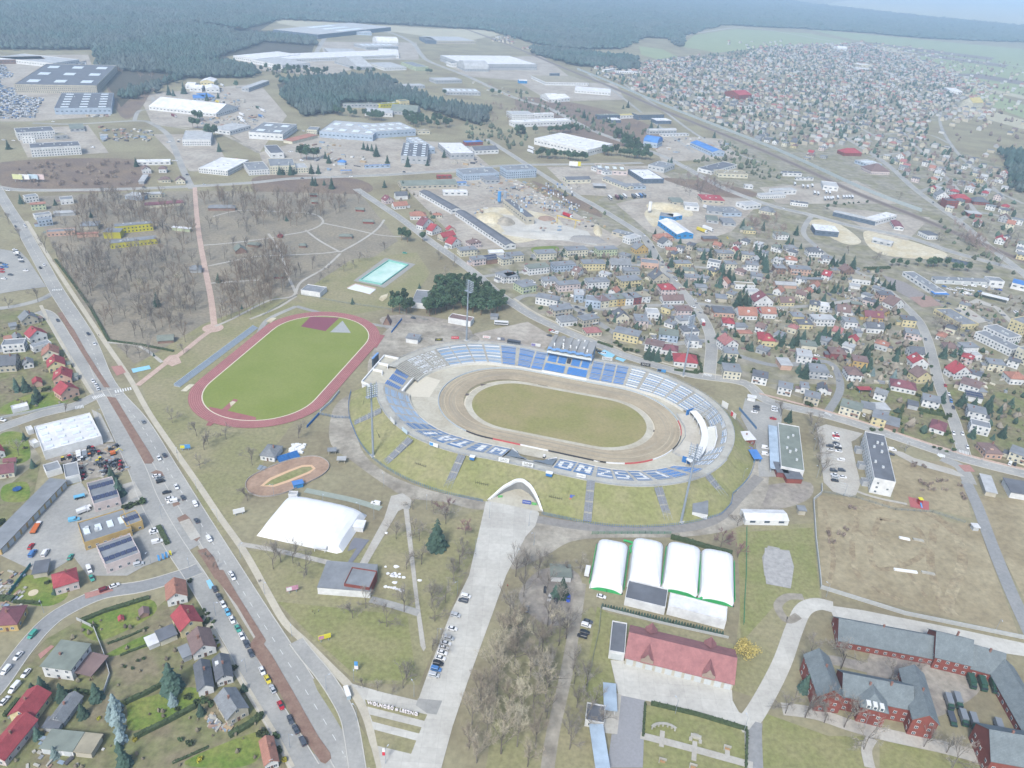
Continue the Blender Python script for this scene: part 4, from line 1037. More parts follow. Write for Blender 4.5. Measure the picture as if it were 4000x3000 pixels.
        if o[0] == 'j':
            for i in range(4):
                b = MB(); cx = L*(.2 if i % 2 == 0 else .77); s = 1 if i < 2 else -1; y0 = -.3 if s > 0 else D+.3; w = 2.6; zt = h+4.2; P_ = lambda x, y, z: (x, y0+s*y, z)
                b.face([P_(cx-w, 0, h-1), P_(cx+w, 0, h-1), P_(cx+w, 0, h+1.4), P_(cx+w*.5, 0, h+2.2), P_(cx, 0, zt+.5), P_(cx-w*.5, 0, h+2.2), P_(cx-w, 0, h+1.4)], 0)
                for q in (-1, 1): b.face([P_(cx, .1, zt), P_(cx, 6.6, zt), P_(cx+q*w, 1.8, h+.9), P_(cx+q*w, .1, h+.9)], 1)
                obj('shaped_gable', b, [mat('gable_stone', (168, 150, 136), .1, 1), rmat(rc, True)], ro)
        if o[0] == 'd':
            n = int(o[1:]); 
            for i in range(n):
                b = MB(); w = L/n*.7; cx = L*(i+.5)/n; b.box(cx-w/2, -.1, .05, cx+w/2, .03, min(h-.7, 3.4)); obj('door', b, m_door, root)
    return root
def depth_from(A, B, h, y, t):
    """depth at which the middle of the roof's far edge reaches the plan height y of sheet t"""
    d = (B-A); n = Vector((-d.y, d.x, 0)).normalized(); m = (A+B)/2; lo, hi = 2.0, 600.0
    ty = 750*int(t[1])+y*1000/2212 if t != 'F' else y*4000/2212
    for _ in range(40):
        k = (lo+hi)/2; p = m+n*k; sy = scr((p.x, p.y, h))[1]*4000/2212
        if sy > ty: lo = k
        else: hi = k
    return k
def build_list(txt):
    t, kind = '00', 'H'
    for l in txt.strip().split('\n'):
        l = l.strip()
        if not l: continue
        if l[0] == '@': t, kind = l[1:].split(); continue
        for ent in l.split(';'):
            lab = None
            if '|' in ent: ent, lab = [s.strip() for s in ent.split('|')]
            e = ent.split()
            if not e: continue
            k = kind
            if e[0] in KIND: k = e.pop(0)
            A, B = G(t, float(e[0]), float(e[1])), G(t, float(e[2]), float(e[3])); h = float(e[5])
            D = depth_from(A, B, h, float(e[4][1:]), t) if e[4][0] == 'y' else float(e[4])
            building(A, B, D, h, e[6], e[7], e[8], e[9] if len(e) > 9 else '', k, lab)
build_list('''
@03 H
390 870 640 905 12.5 6 f w n |white two-storey house with mossy flat roof and brown carport at its side
C 660 875 800 908 9.5 3 f k k |brown-roofed carport joined to the white mossy-roofed house
100 1255 300 1280 10.5 4 G y r |yellow house with bright red gable roof by the parked cars on the curved street
440 1280 560 1300 11 2.8 G g g;S 385 1345 515 1352 4 2.4 f g d
-110 1610 60 1645 16 4 G p r |long red-roofed house cut by the lower left picture corner
G 370 1535 640 1562 7 3.2 f w n 0,d3;S 662 1562 800 1577 7 3 f t t
-30 485 165 472 10 4 h o m |ochre house with maroon hip roof beside the curved street
490 168 692 106 9 4.6 h p r |pink house with large red hip roof beside the lawn with a stone circle
1455 268 1625 226 9.5 4.4 G w o |white house with orange tiled gable at the corner of the curved street
1575 542 1757 457 10.5 4.8 G y r |yellow house with red gable roof and a dark solar strip along the service road
S 1395 607 1535 547 6 3 f c d;S 1295 642 1386 602 5 2.4 f w w
1680 732 1872 662 10.5 4 G w k |white house with weathered brown tiled gable beside the round yellow shrubs
S 1592 748 1662 717 6 2.7 f g g
1722 1047 1852 1007 13 4 G w d 0|modern white house with dark gable roof and skylights
1882 962 2018 920 11 4 G w d
1975 1302 2152 1202 11 4.6 G t g |beige house with old grey tiled gable above the hedge
S 1215 367 1290 346 3.4 2 G k k;S 1035 402 1070 391 2 1.6 G o r
@13 H
85 1692 198 1652 10 4 G w o |white house with orange roof at the bottom edge beside a yellow shrub
@02 W
395 655 895 520 y310 5.2 x w w s4x4,0|large white flat-roofed hall beside the yard full of tractors
G 415 812 545 772 8 3.4 x w g;G 582 872 706 842 13 4.4 x w g d1
G 20 1478 585 882 8.5 3.6 f o g d11|long bent row of ochre garages with grey roof
O 828 1112 1052 1047 20 5 x p g p6x2|pink workshop building with solar rows on its flat roof, the farther of two
O 745 1442 1150 1312 17 4.6 x o g s4x1|ochre workshop with yellow skylight strips between the two pink solar-roofed buildings
O 1112 1302 1247 1252 10 5 x o g p3x1
O 932 1642 1227 1532 16 5 x p g p6x2|pink workshop building with solar rows on its flat roof, the nearer of two
S 295 1682 415 1662 8 2.8 f t d
H 540 152 692 97 9.5 5 G s r;S 115 257 256 222 5 2.6 x w w
H 0 822 130 802 8 3.6 g c m;S 40 702 140 692 3 2.4 g t m;H -60 662 50 627 8 4 G w r
S 250 442 300 427 5 2.6 x w w;S 300 557 350 537 5 2.6 x w w
@01 H
200 1162 337 1132 9.5 4.4 G t g;S 90 1192 150 1182 6 2.5 f g g;270 1312 416 1272 9 5 G w r
132 1312 202 1297 8 3.4 G c g;S 45 1312 110 1302 6 3 f s o;30 1397 222 1382 9 6 x w g;300 1392 456 1347 6 4 x w g
375 1462 516 1442 10 4.4 G c o;425 1562 572 1537 10 4.4 G y r;470 1672 626 1652 10 4.4 G s r;S 295 1692 370 1677 6 3 G s r
0 1562 146 1552 12 5.4 g t d;210 1532 296 1517 7 3.4 G w g
230 97 342 82 9 6 x w g;275 162 402 152 7 6 f n o;310 242 452 222 8 4 x w g;340 302 462 287 8 6 x b g;530 112 642 102 12 5 x w g
G 470 212 652 202 8 3 f g l;410 387 652 372 9 4 x s g;G 670 397 852 387 4 3.4 f s o;G 700 332 852 327 14 4 f t g
@01 O
960 492 1366 447 9 5 f Y g |bright yellow pavilion building among the park trees, its long front wing
1005 362 1327 332 8 7 f Y g |bright yellow upper block at the back of the park pavilion
900 402 1046 402 12 6 f Y g 0
H 1230 57 1402 47 8 4 f c l;G 1085 62 1230 77 14 4 f b l;G 1260 142 1592 117 10 3 f c m
P 1800 162 2032 162 8 3 h k g |oval grey-roofed park pavilion at the top of the pink path
P 2040 537 2132 527 10 3 G k n;P 2140 472 2232 482 5 2.5 h k n;P 1365 1312 1502 1302 7 2.6 g k n;P 1640 702 1742 697 9 3 h g g;S 1490 332 1642 347 4 3 f n w
@11 P
925 272 1015 277 4 2.6 g r n;860 167 932 172 4 2.6 g r n;720 402 830 405 6 2.4 h k n;155 750 250 747 4 2.5 g r n;465 40 525 42 4 2.5 g r n;372 482 430 484 5 2.4 h k n;S 185 396 226 398 3 2.2 G r r;480 100 530 102 4 2.4 g r n;-20 472 36 474 4 2.5 h k n
O 390 887 556 912 13 4 x w g 0|white flat pavilion with coloured posters on its front beside the pool meadow
O 1342 1002 1472 1012 28 4.4 x w g 0|long grey-roofed pavilion half hidden under the pine grove
S 1095 1147 1162 1152 6 .3 G k k r6.5|steep brown A-frame hut on the grass beyond the running track
O 1660 1132 1852 1167 9 4.4 x w k 0|white block with a mural beside the far floodlight mast
S 2025 1102 2087 1107 5 3 f g g;H 1295 1302 1397 1317 8 3.8 f w g 0|small white flat-roofed hut between the dirt lot and the far stands
H 1120 107 1192 97 10 4.4 G p m;1210 67 1312 62 9 5 g w d
@11 H
1195 152 1312 142 9 4 g w o;1335 242 1472 242 12 4.4 h w o;1535 224 1606 222 6 3 h c o;1440 332 1536 302 9 5 G w m;1520 377 1602 352 8 5 G w r;1615 432 1722 407 9 5 g t r;S 1655 352 1722 347 6 3 G t r;1690 492 1772 467 9 5 G w r;1770 562 1912 547 10 6 f c g;1850 492 1946 477 9 5.4 h p k
1880 642 1987 627 9 6 f p g;G 2000 627 2112 612 12 4.4 f k d p5x2;2130 642 2214 627 10 6.5 f c g;2140 792 2252 762 12 6 f w g;S 2020 552 2142 548 8 3 f w w
W 1410 32 1687 192 12 5 g w d |long low white hall with dark roof along the street to the gravel works
W 1720 207 2152 502 12 5 g w d |second long dark-roofed hall between the red-roofed houses and the gravel works
@21 H
-30 612 100 602 10 6.5 f c g;215 592 382 582 11 6.5 f c g;475 562 652 552 11 6.5 f c g;740 557 907 547 10 6.5 f n g;1015 457 1112 432 10 6 x w l;1070 537 1172 527 10 5 G o g
145 722 322 702 10 6.5 f w n;365 697 547 682 10 6.5 f b g;610 677 802 677 11 6.5 f y g;850 677 1022 682 12 6 g w g;1110 652 1262 667 12 5 x s g;970 717 1102 717 9 4 f g g
275 827 392 822 10 6 f w g;400 867 587 852 9 6.5 f p g;655 842 837 832 10 6.5 f w g;945 827 1112 812 12 6 f y g;90 887 207 862 14 6.5 f n g;-30 792 50 782 10 6 f w g;1220 792 1352 782 12 4.4 G t d;1285 897 1412 897 12 6 h p r;1305 972 1482 967 9 4 g w k
200 967 386 1002 9 6.5 f w g;535 952 612 957 12 7 f b l
R 630 997 760 1012 11 6.5 x b g;R 762 1007 835 997 11 6.5 f c k;R 837 994 905 987 11 6.5 f y g;R 907 987 975 980 11 6.5 f o n;R 977 982 1045 977 11 6.5 f w g;R 1047 977 1115 967 11 6.5 f m g;R 1117 967 1192 957 11 6.5 f w t
365 1087 522 1062 10 6 f t g;425 1167 562 1152 11 4.4 h w g;610 1177 747 1152 9 6.5 f t g;645 1252 772 1242 9 3.4 h c p;870 1272 1082 1317 11 6.5 f y g;900 1132 1007 1127 11 5 G c d;1065 1172 1172 1177 13 6 f p g;1160 1112 1267 1117 11 6.5 x w l
1420 1082 1547 1082 10 6 f p k;1445 1162 1562 1152 9 5 f w g;1480 1247 1612 1242 10 4.4 h w d;1265 1287 1427 1307 11 6 f b n;1510 1347 1607 1352 10 6.5 f w g;1140 1372 1290 1402 10 6 f w k;1292 1402 1422 1422 9 4.4 h w m;1395 1502 1597 1522 13 4 h w r |white house with broad red hip roof on the corner beside the far right floodlight mast
1250 437 1387 427 10 5 h s o;1295 487 1382 477 9 5 G w d;1330 542 1422 547 9 5 f c o
W 1270 242 1382 257 14 5 f B g;W 1384 252 1467 238 10 5 f B w;W 1420 407 1562 402 y245 5.5 G B w |bright blue hall with long white gable roof on the dusty yard
1410 652 1542 652 9 4 f y g;1480 722 1572 727 9 5 f c n;1500 777 1622 782 9 4.4 f p g;1680 652 1787 672 10 6 x w g;1605 562 1712 567 9 6 f c g;1765 582 1907 587 10 6.5 f t g;1980 592 2087 602 10 6.5 f c g;1840 672 1937 677 9 6 f c g;2020 677 2122 687 10 6 f w g;2065 767 2157 777 10 5 f g g;1925 837 2097 847 8 4 x w t;2040 907 2142 907 9 4.4 x w l;2090 987 2252 987 11 4.4 G w m
S 1590 852 1682 857 8 3.4 f g g;G 1760 947 1852 957 10 3.4 f t g;1745 1077 1917 1087 13 4 f s d;1955 1102 2112 1107 13 4.4 g w o;2140 1082 2232 1087 11 4.4 h w r;1815 1187 1912 1197 10 6 h w r;G 1930 1202 2032 1202 8 3.4 f w g;1830 1382 1947 1372 12 6 G w p;1825 1457 1942 1467 10 6.5 f c g;1820 1612 1967 1627 12 6.5 f c g;2120 1312 2232 1327 13 4.4 h y r;G 1960 1252 2072 1252 6 3 f t o;2065 1652 2192 1677 10 6 f w d
@21 W
-80 122 118 282 10 8 x t d;1640 102 1832 112 25 5 f t r;1680 187 1852 207 22 4 f g g;1830 212 1982 212 24 4.4 f b g;1490 157 1612 167 18 5 x w l;1380 117 1490 122 22 4 f t n;1930 122 2012 157 25 5 x w l;H 2130 182 2232 202 16 4 h c g;H 2000 357 2102 364 11 4 h y n;1680 267 1782 277 20 3.4 f g n;1820 292 1932 299 20 3.4 f g g;S 1655 427 1777 427 8 3 f k d;860 372 1012 412 12 4 f t g
@31 H
150 517 247 522 9 4 h w g;345 562 472 567 11 6 h w d;465 622 552 632 10 6 f w g;145 622 247 634 9 5 h w o;55 707 147 712 10 6 f k g;190 712 362 724 10 6 f s g;650 717 742 712 9 4 G k k;720 787 877 807 10 5 f w t;G 65 827 242 837 9 3.4 g s l;G 320 780 467 782 5 3 f k g;60 412 172 417 10 6 f w n;955 942 1077 950 10 6 f s d;1070 1022 1167 1002 11 4.4 G w k
350 1022 435 1037 9 6 h c d;437 1037 522 1047 9 6 x w w;590 1067 702 1082 12 4.4 g w k;830 1112 987 1127 10 4.4 g o m;990 1082 1042 1072 9 4 G o k;1150 1162 1267 1174 9 6.5 f y d;385 1157 567 1162 10 6 f w l;205 1122 302 1127 9 5 f y g;260 1182 382 1187 9 4.4 h y d;650 1182 762 1192 10 6.5 f w g;845 1217 992 1227 9 5 g w d;S 760 1252 807 1254 7 4 f g g;1175 1272 1292 1292 10 6 f p g
1515 1382 1632 1397 10 4 h t k;1680 1392 1807 1392 9 5 f w g;1720 1452 1837 1457 8 4 x w l;1220 1442 1337 1452 10 5.4 g w d;1240 1527 1372 1532 10 5 G w r;1280 1652 1397 1642 10 5 G y k;1890 1542 2032 1562 10 6 f c g;1590 1622 1737 1612 10 5.4 G w r;2080 1662 2222 1672 11 5 h w o;530 1442 667 1457 11 5 h m k;720 1522 847 1542 10 6.5 f o k;680 1632 802 1642 12 5.4 h w k;240 1472 367 1492 12 6 f w l;280 1372 412 1387 9 5 f c n;345 1612 512 1627 13 6 f g g;G 105 1537 202 1542 12 4 f s l;-60 1332 52 1337 11 5 h y r;-60 1092 62 1097 10 5 g w o;105 987 222 987 9 4 g y k
S 560 700 640 700 5 2.6 f t g;S 700 830 790 845 6 3 f w l;S 800 905 870 930 7 3 f w g;S 720 990 810 1000 6 2.6 f k n
@31 O
1425 1047 1667 1187 17 4 x y g |yellow single-storey school building beside the street bend;1770 1267 2082 1422 12 6 x w g;1845 1217 2062 1322 15 6 x w g;2050 1217 2152 1262 18 13 x y g |yellow block taller than its neighbours at the right edge;2110 1452 2302 1542 14 11 x c g
@31 W
1155 722 1432 902 12 4 x w g;C 1430 912 1552 917 7 3.4 f b b;1445 792 1902 812 9 4 f w g d6;1900 822 2027 832 12 6.5 x w g;C 1835 912 2062 967 6 3.4 f w w;2090 832 2214 862 14 6 f w b;555 207 922 292 10 5 f d l;922 292 1102 242 14 6 x w w;1085 327 1167 337 26 4 G w m;O 1290 372 1372 412 14 5 f w d;400 372 602 392 22 6 f d w s5x2;893 437 1062 477 8 3.4 v g l |grey curved-roof shed standing alone on yellow sand;1530 592 1747 642 14 4 f d t;O 190 112 342 132 8 4 f w d;O -60 62 150 52 10 5 f w l
H 1530 137 1632 142 14 9 x r d;H 1600 87 1747 97 16 5 h r r;H 1770 107 1907 117 16 4 h r d;H 1450 67 1557 77 14 6 G w g;1725 212 1842 222 14 4 f r l
@32 H
O 70 395 95 775 13 5 x w n |long flat building with greenish roof and a windowed left side by the stadium car park;G 70 802 162 812 10 3.4 f m d;G 155 857 287 862 13 3.4 f r d;C 62 405 84 775 -4.5 3 f b a
A 797 527 872 937 11.5 10 x w d |white and grey apartment block with a long dark flat roof;S 755 602 807 607 4 3 x g g;S 780 737 837 742 4 3 x g g;S 810 882 868 887 4 3 x g g
605 257 782 307 11 6.4 f c n;880 347 1002 382 11 6 f y g |yellow two-storey house with brown ground floor across the road from the apartment block;G 1005 382 1117 412 12 3.4 f k g;G 800 242 912 267 10 3.4 f c g;G 930 252 1047 257 9 3 f g l;1320 192 1467 227 10 5.4 f w g;S 1200 212 1287 232 7 3.4 f g d;1385 407 1512 447 12 3.4 h w m;1710 297 1862 332 10 6 f w g;1730 417 1897 457 9 6 x w g;1870 642 2012 652 12 4 h s k;2060 652 2252 722 10 6 f c g;G 1870 962 1962 982 18 3 f t l;G 2080 982 2252 1012 14 4 f w d
75 87 192 112 9 6 f w g;275 80 340 90 8 5 f w g;300 167 427 197 9 6 f t g;420 87 502 102 8 4.4 G w d;C 785 77 887 77 4 2.5 f B r;1050 52 1267 97 11 4 h w m;1640 52 1802 102 12 6 f w k;G 1700 142 1842 172 8 4 f w d p4x2;S 1800 102 1882 102 6 3 f t g
S 258 1130 318 1135 4 3 f t g |small brick kiosk by the corner of the fallow field;S 1768 1268 1815 1272 3 2.4 f l w
@22 H
O 1550 1147 1682 1172 12 3.4 f w g 0|small hut with grey flat roof on the right grass bank beneath the floodlight mast;2005 532 2092 527 9 4 f r w;C 2085 682 2147 682 9 3 f B b;W 2010 1217 2382 1224 9 3.4 g w w r1.2|long white corrugated shed with a rusty left end beyond the dirt road;S 335 1706 505 1714 8 3.2 f w n |small square hut with brownish flat roof between the parked cars and the dirt lot;S 2030 142 2097 157 3 3 f w w
@12 H
40 657 162 674 11 3.4 h w g |white clubhouse with grey hip roof by the small oval dirt track;C 625 615 690 612 3 2.6 f t g;C 705 690 772 690 3 2.6 f t l
@13 O
535 157 987 192 y-112 4 f w g 0|low grey flat-roofed cafe building on the lawn beside the white inflatable hall
S 765 150 985 185 11 5.4 x r g 0|square red-walled block rising through the grey cafe roof
@23 G
970 762 1897 992 18 4.4 g t p d11,r5,j4|long garage building with a broad pinkish red roof and eleven white doors
830 712 962 737 17 4.4 x w d d1|white annex with dark flat roof at the left end of the red-roofed garage
O 965 252 1312 337 12 4.4 x w d 0|white gym building with dark grey flat roof below the second white dome;O 1332 332 1832 462 8.5 5.2 x w w 0|white gym building with white roof below the two right-hand domes
C 795 1202 890 1212 12 3.4 f w a;O 625 1297 787 1327 8 3.4 x w d |small white gatehouse with dark flat roof beside a pale blue canopy;C 720 1702 826 1702 17 3.4 f w a
@33 B
590 612 1422 772 14 4.4 g r s |long single-storey red brick stable range with slate roof;1405 792 1712 867 16 7 g r s |taller red brick middle block of the barracks stable range;1720 852 2002 932 15 4.4 g r s;2190 1432 2450 1462 34 4.4 G r s |red brick side wing running down the right edge of the barracks yard
385 1167 602 1187 20 9.5 G r s |left gabled wing of the red brick barracks house;602 1152 1192 1272 13 8.4 g r s |long middle range of the red brick barracks house with slate roof;750 1257 977 1312 15 9 h r s m3|projecting centre bay of the red brick barracks house with dormers;1192 1367 1407 1414 24 9.5 G r s |right gabled wing of the red brick barracks house;1860 1722 2300 1802 16 9 g r s |red brick house with slate roof cut by the lower right picture corner
@00 W
O 140 800 845 810 y558 13 x t d s3x3|huge shopping centre with dark flat roof beside the crowded car park;480 990 970 985 y805 9 x b d s3x6|supermarket hall with rows of white skylights beside the crowded car park;460 585 690 550 y480 8 x w l;0 555 400 545 y490 8 x k w;1290 950 1870 1015 y893 6 g w w |very long white warehouse left of the pine wood
O 160 1215 485 1195 y1100 10 x w d;O 280 1360 710 1335 y1230 11 x w d;O 200 1240 310 1240 y1190 9 x w d;480 1210 590 1200 y1150 5 x g t;610 1140 735 1135 y1070 4 f g n;O 1580 1260 1825 1260 y1130 8 x w l;1180 1430 1475 1425 y1378 4 x w w;O 1720 1495 1970 1520 y1372 6 x w w |white flat-roofed restaurant block left of the fire station
1780 800 1900 800 y740 7 G w w;1735 740 1850 745 y680 8 G y w;1640 790 1745 795 y740 7 g w w;1605 770 1680 775 y720 7 g w w;2090 790 2150 795 y695 7 f g l;1670 870 1770 870 y820 4 f b b;1770 860 1860 855 y805 4 f b b;2140 505 2300 550 y455 8 f w w;820 440 945 440 y418 5 f g w;1990 1170 2170 1120 y1085 6 f w l
H 1235 1502 1310 1497 10 5 G w k;H 1375 1495 1440 1495 10 5 h w k;H 1520 1592 1602 1590 10 4 G c k;H 1400 1582 1475 1577 9 4 h c k;S 1200 1592 1245 1592 y1510 3 f g l;S 1995 1420 2062 1418 8 5 f r r;S 870 1205 930 1205 8 5 f b l
@10 W
O -60 1517 120 1507 y1400 6 x w g;O 125 1507 345 1502 y1370 10 x c g |cream fire station block with many windows on the cross road;O 345 1497 455 1492 y1410 6 x c l;130 1372 245 1367 y1255 7 x w d
150 292 540 337 y215 12 f d l s3x1|big dark blue warehouse with pale roof at the forest edge;0 547 380 507 y462 9 f w w;230 602 470 582 y505 9 f w l;640 482 890 487 y420 7 f g l;955 432 1230 427 y375 8 f g l s6x1;1045 387 1230 390 y350 7 v w w;1060 497 1235 505 y425 9 x w w;870 302 1000 307 y265 9 x b l;1560 380 1900 382 y315 9 x t l;1468 377 1562 380 y320 9 x d d;1800 607 2425 607 y480 14 x g w |huge pale grey logistics hall with white roof near the railway;1805 617 2010 618 y567 6 v g l;1685 582 1795 582 y530 10 x w d;880 607 1010 602 y520 7 g g l;1110 612 1300 607 y540 7 f w l;O 1385 614 1490 612 y535 9 x n g;1555 724 1780 720 y670 7 x g l;1240 770 1460 765 y725 6 f g l;1650 822 1940 827 y765 6 f g l s6x1
755 932 1072 932 y890 7 f g n;1075 937 1245 922 y885 7 x Y n;1247 927 1325 922 y862 10 x y n;1160 987 1390 1002 y920 6 g g n;940 1002 1180 1012 y935 6 f w l;-60 1197 235 1217 75 9 x w g s2x2
F 550 1187 1010 1222 y1060 8.6 x b l s4x2|pale blue factory with blue stripe and skylight rows;F 1250 1412 1480 1422 80 10 x g d s3x6|grey factory block with a dark roof dotted with skylights;F 1440 1332 1545 1327 70 8 x b l s2x6;F 1012 1197 1380 1172 y1065 9.5 x b l s5x2;1680 1377 1885 1372 65 8 x g w;1890 1337 2095 1327 y1265 6 g w d;1810 1260 1960 1254 y1215 5 f r b;1395 1162 1505 1160 y1115 5 f c t;O 440 1162 530 1167 y1095 7 x c g;G 315 1247 530 1192 16 4 f c o
O 1790 1562 2100 1547 y1455 8 x b g;O 2165 1547 2420 1532 y1430 11 x b g |four-storey pale blue office block by the lorry yard;1985 1592 2105 1587 y1515 5 f g g;1565 1547 1690 1545 y1510 4 f r r;1260 1642 1740 1627 y1555 5 g t n;1740 1607 1820 1605 y1570 4 f b b;1620 1690 1830 1690 y1640 4 f w w;C 735 1502 825 1500 y1475 4 f b b;940 1457 1160 1450 y1430 4 f b b;S 705 1425 770 1430 8 4 h b b
@20 W
290 737 660 742 y655 7 f w t;540 802 850 827 y757 6 f w w;320 887 420 887 y820 7 g w w;422 882 500 877 y822 7 g w w;O 0 1037 190 1037 y960 9 x w l;192 1037 360 1032 y975 10 x w w;20 1102 510 1082 y1030 8 x w w;190 1247 650 1352 70 9 x w w |wide bright white hall with stepped roof behind a row of pines;745 1032 930 1027 y985 7 f d n;935 1027 1060 1022 y985 6 f w y;1085 1037 1310 1032 y972 9 f d t |dark blue hall with rusty tan roof near the railway;855 1062 940 1062 y1018 5 f d w;1245 1072 1375 1072 y1022 6 f d w;1185 1162 1418 1157 y1118 6 v g l;1130 1262 1250 1282 y1205 8 v b b;1535 1267 1725 1352 22 7 g b b |long bright blue hall on the scrap yard near the railway
470 1587 680 1582 y1525 5 g c d;780 1562 985 1647 12 4 g c g;1000 1502 1130 1587 30 6 x d w;735 1502 995 1517 y1420 5 x p t s4x1;680 1467 800 1517 12 5 f w g;1170 1467 1310 1497 y1405 7 x l g;1600 1482 1720 1512 y1410 5 x w d;1780 1532 2035 1542 y1470 5 x c t;1955 862 2065 857 y790 10 g r r;C 705 1630 810 1635 10 4 f b l;1000 1640 1155 1635 14 4 f b g;60 720 130 722 y690 6 g B w;330 655 410 655 y630 6 f d l;800 625 890 612 y597 5 f w w;1040 627 1085 625 y600 5 g w o;890 630 1085 640 y615 4 f w w;2010 1630 2080 1635 8 4 x w l;1300 1180 1530 1175 y1150 3 f w l
@30 W
H 650 1347 805 1350 y1298 5 h r r;870 1452 980 1447 y1380 5 f b l s5x1;H 885 1507 1045 1512 y1440 5 h p k;130 1522 290 1527 y1480 5 f w d;240 1560 390 1560 y1530 4 f w g;1565 805 1675 815 y760 7 x w w;H 1760 935 1850 930 y870 12 g c y;470 1640 600 1655 y1570 6 x w l;50 1690 240 1680 y1625 6 f w l;600 440 680 442 y412 9 v w w;780 580 890 585 y548 8 x c w;0 610 40 612 y595 6 f w w;755 605 870 608 y585 5 f w w
''')
# ------------------------------------------------------------ vegetation
m_bark = mat('bark_grey', (122, 114, 106), .15, 2, kind='grow'); m_twig = mat('twigs_grey_brown', (164, 156, 146), .12, .8, kind='grow'); m_twigt = mat('twigs_tan', (196, 184, 162), .12, .8, kind='grow')
m_twigr = mat('twigs_reddish', (150, 118, 118), .12, .8, kind='grow'); m_willow = mat('willow_yellow', (184, 160, 100), .15, .8, kind='grow')
m_spruce = mat('spruce_needles', (74, 98, 84), .3, .9, kind='grow'); m_bspruce = mat('blue_spruce_needles', (132, 152, 150), .2, .9, kind='grow'); m_pine = mat('pine_needles', (82, 108, 80), .25, .6, kind='grow')
m_shrub = mat('evergreen_shrub', (84, 100, 66), .3, 1, kind='grow'); m_yshrub = mat('yellow_shrub', (176, 166, 60), .15, 1, kind='grow'); m_bshrub = mat('bare_shrub', (164, 146, 134), .2, 1, kind='grow'); m_hedge = mat('hedge_leaves', (78, 92, 62), .3, .9)
m_forest = mat('forest_needles', (68, 92, 84), .12, .02, kind='tint', rgb2=(84, 94, 90), sc2=.005)
def rv(r, s=1): return Vector((r.uniform(-s, s), r.uniform(-s, s), r.uniform(-s, s)))
def leaf(b, p, s, r, nrm=None):
    n = (nrm or rv(r)) ; n = n.normalized() if n.length > .01 else Vector((0, 0, 1)); x = n.orthogonal().normalized(); x.rotate(Matrix.Rotation(r.uniform(0, 6.28), 3, n)); y = n.cross(x)
    b.face([p-x*s-y*s*.6, p+x*s-y*s*.6, p+x*s*.7+y*s*.7, p-x*s*.7+y*s*.7])
def bare_tree(seed, H, spread, ntw, tw=.055, up=.55):
    r = random.Random(seed); t = MB(); c = MB(); tips = []
    def grow(p, d, L, rad_, lev):
        q = p+d*L; t.tube(p, q, rad_, rad_*.62, 5 if lev < 2 else 3, cap=False)
        if lev >= 3: tips.append((p, q)); return
        for k in range(3 if lev else 6):
            e = (d*(.9 if lev else .45)+rv(r, 1)*spread+Vector((0, 0, up*.5))).normalized()
            s = p.lerp(q, r.uniform(.55, 1) if lev else r.uniform(.45, 1.0))
            grow(s, e, L*r.uniform(.6, .85) if lev else H*r.uniform(.24, .36), rad_*.5, lev+1)
        if lev: tips.append((p, q))
    grow(Vector((0, 0, 0)), Vector((r.uniform(-.04, .04), r.uniform(-.04, .04), 1)).normalized(), H*.48, H*.016, 0)
    for _ in range(ntw):
        p, q = r.choice(tips); s = p.lerp(q, r.uniform(.15, 1.1)); d = ((q-p).normalized()*.7+rv(r, .8)+Vector((0, 0, up*.5))).normalized(); L = H*r.uniform(.05, .12)
        e = s+d*L; w = d.orthogonal().normalized()*tw; w.rotate(Matrix.Rotation(r.uniform(0, 3.1), 3, d))
        c.face([s-w, s+w, e])
        for k in (.4, .7):
            f = s.lerp(e, k); g = f+(d+rv(r, .9)).normalized()*L*.6; c.face([f-w*.8, f+w*.8, g])
    return t, c
PROTO = {}
def proto(key, builders):
    PROTO[key] = [(nm, b.mesh(nm, [m])) for nm, b, m in builders]
for i in range(4):
    t, c = bare_tree(10+i, 15.5, .5, 460, .042, .7); proto('park%d' % i, [('trunk', t, m_bark), ('crown', c, m_twig)])
for i in range(3):
    t, c = bare_tree(20+i, 19, .5, 900, .05, .75); proto('poplar%d' % i, [('trunk', t, m_bark), ('crown', c, m_twigt)])
t, c = bare_tree(31, 10, .6, 700, .05); proto('birch0', [('trunk', t, m_bark), ('crown', c, m_twigr)])
t, c = bare_tree(33, 9.5, .7, 420, .04); proto('small0', [('trunk', t, m_bark), ('crown', c, m_twig)])
t, c = bare_tree(34, 10, .65, 440, .04); proto('small1', [('trunk', t, m_bark), ('crown', c, m_twig)])
def spruce(seed, H, R0):
    r = random.Random(seed); t = MB(); t.tube((0, 0, 0), (0, 0, H*.9), .22, .05, 6); c = MB(); n = int(H*2.0)
    for k in range(n):
        w = k/n; z = H*(.06+.94*w); R1 = R0*(1-w)**.85*r.uniform(.8, 1.12)+.12; m = max(5, int(14*(1-w)+4))
        for j in range(m):
            a = 6.283*(j+r.random())/m; d = Vector((math.cos(a), math.sin(a), 0)); s = Vector((-d.y, d.x, 0))*(R1*.3+.12)
            rr = R1*r.uniform(.5, 1.25); c.face([Vector((0, 0, z+.25))+d*rr*.15, d*rr*.75+s+Vector((0, 0, z-rr*.18)), d*rr+Vector((0, 0, z-rr*.34)), d*rr*.75-s+Vector((0, 0, z-rr*.18))])
    return t, c
for i, (H, R0) in enumerate(((11, 3.3), (13, 3.7), (8, 2.7))):
    t, c = spruce(40+i, H, R0); proto('spruce%d' % i, [('trunk', t, m_bark), ('crown', c, m_spruce)]); PROTO['blue%d' % i] = [(nm, me.copy()) for nm, me in PROTO['spruce%d' % i]]; PROTO['blue%d' % i][1][1].materials[0] = m_bspruce
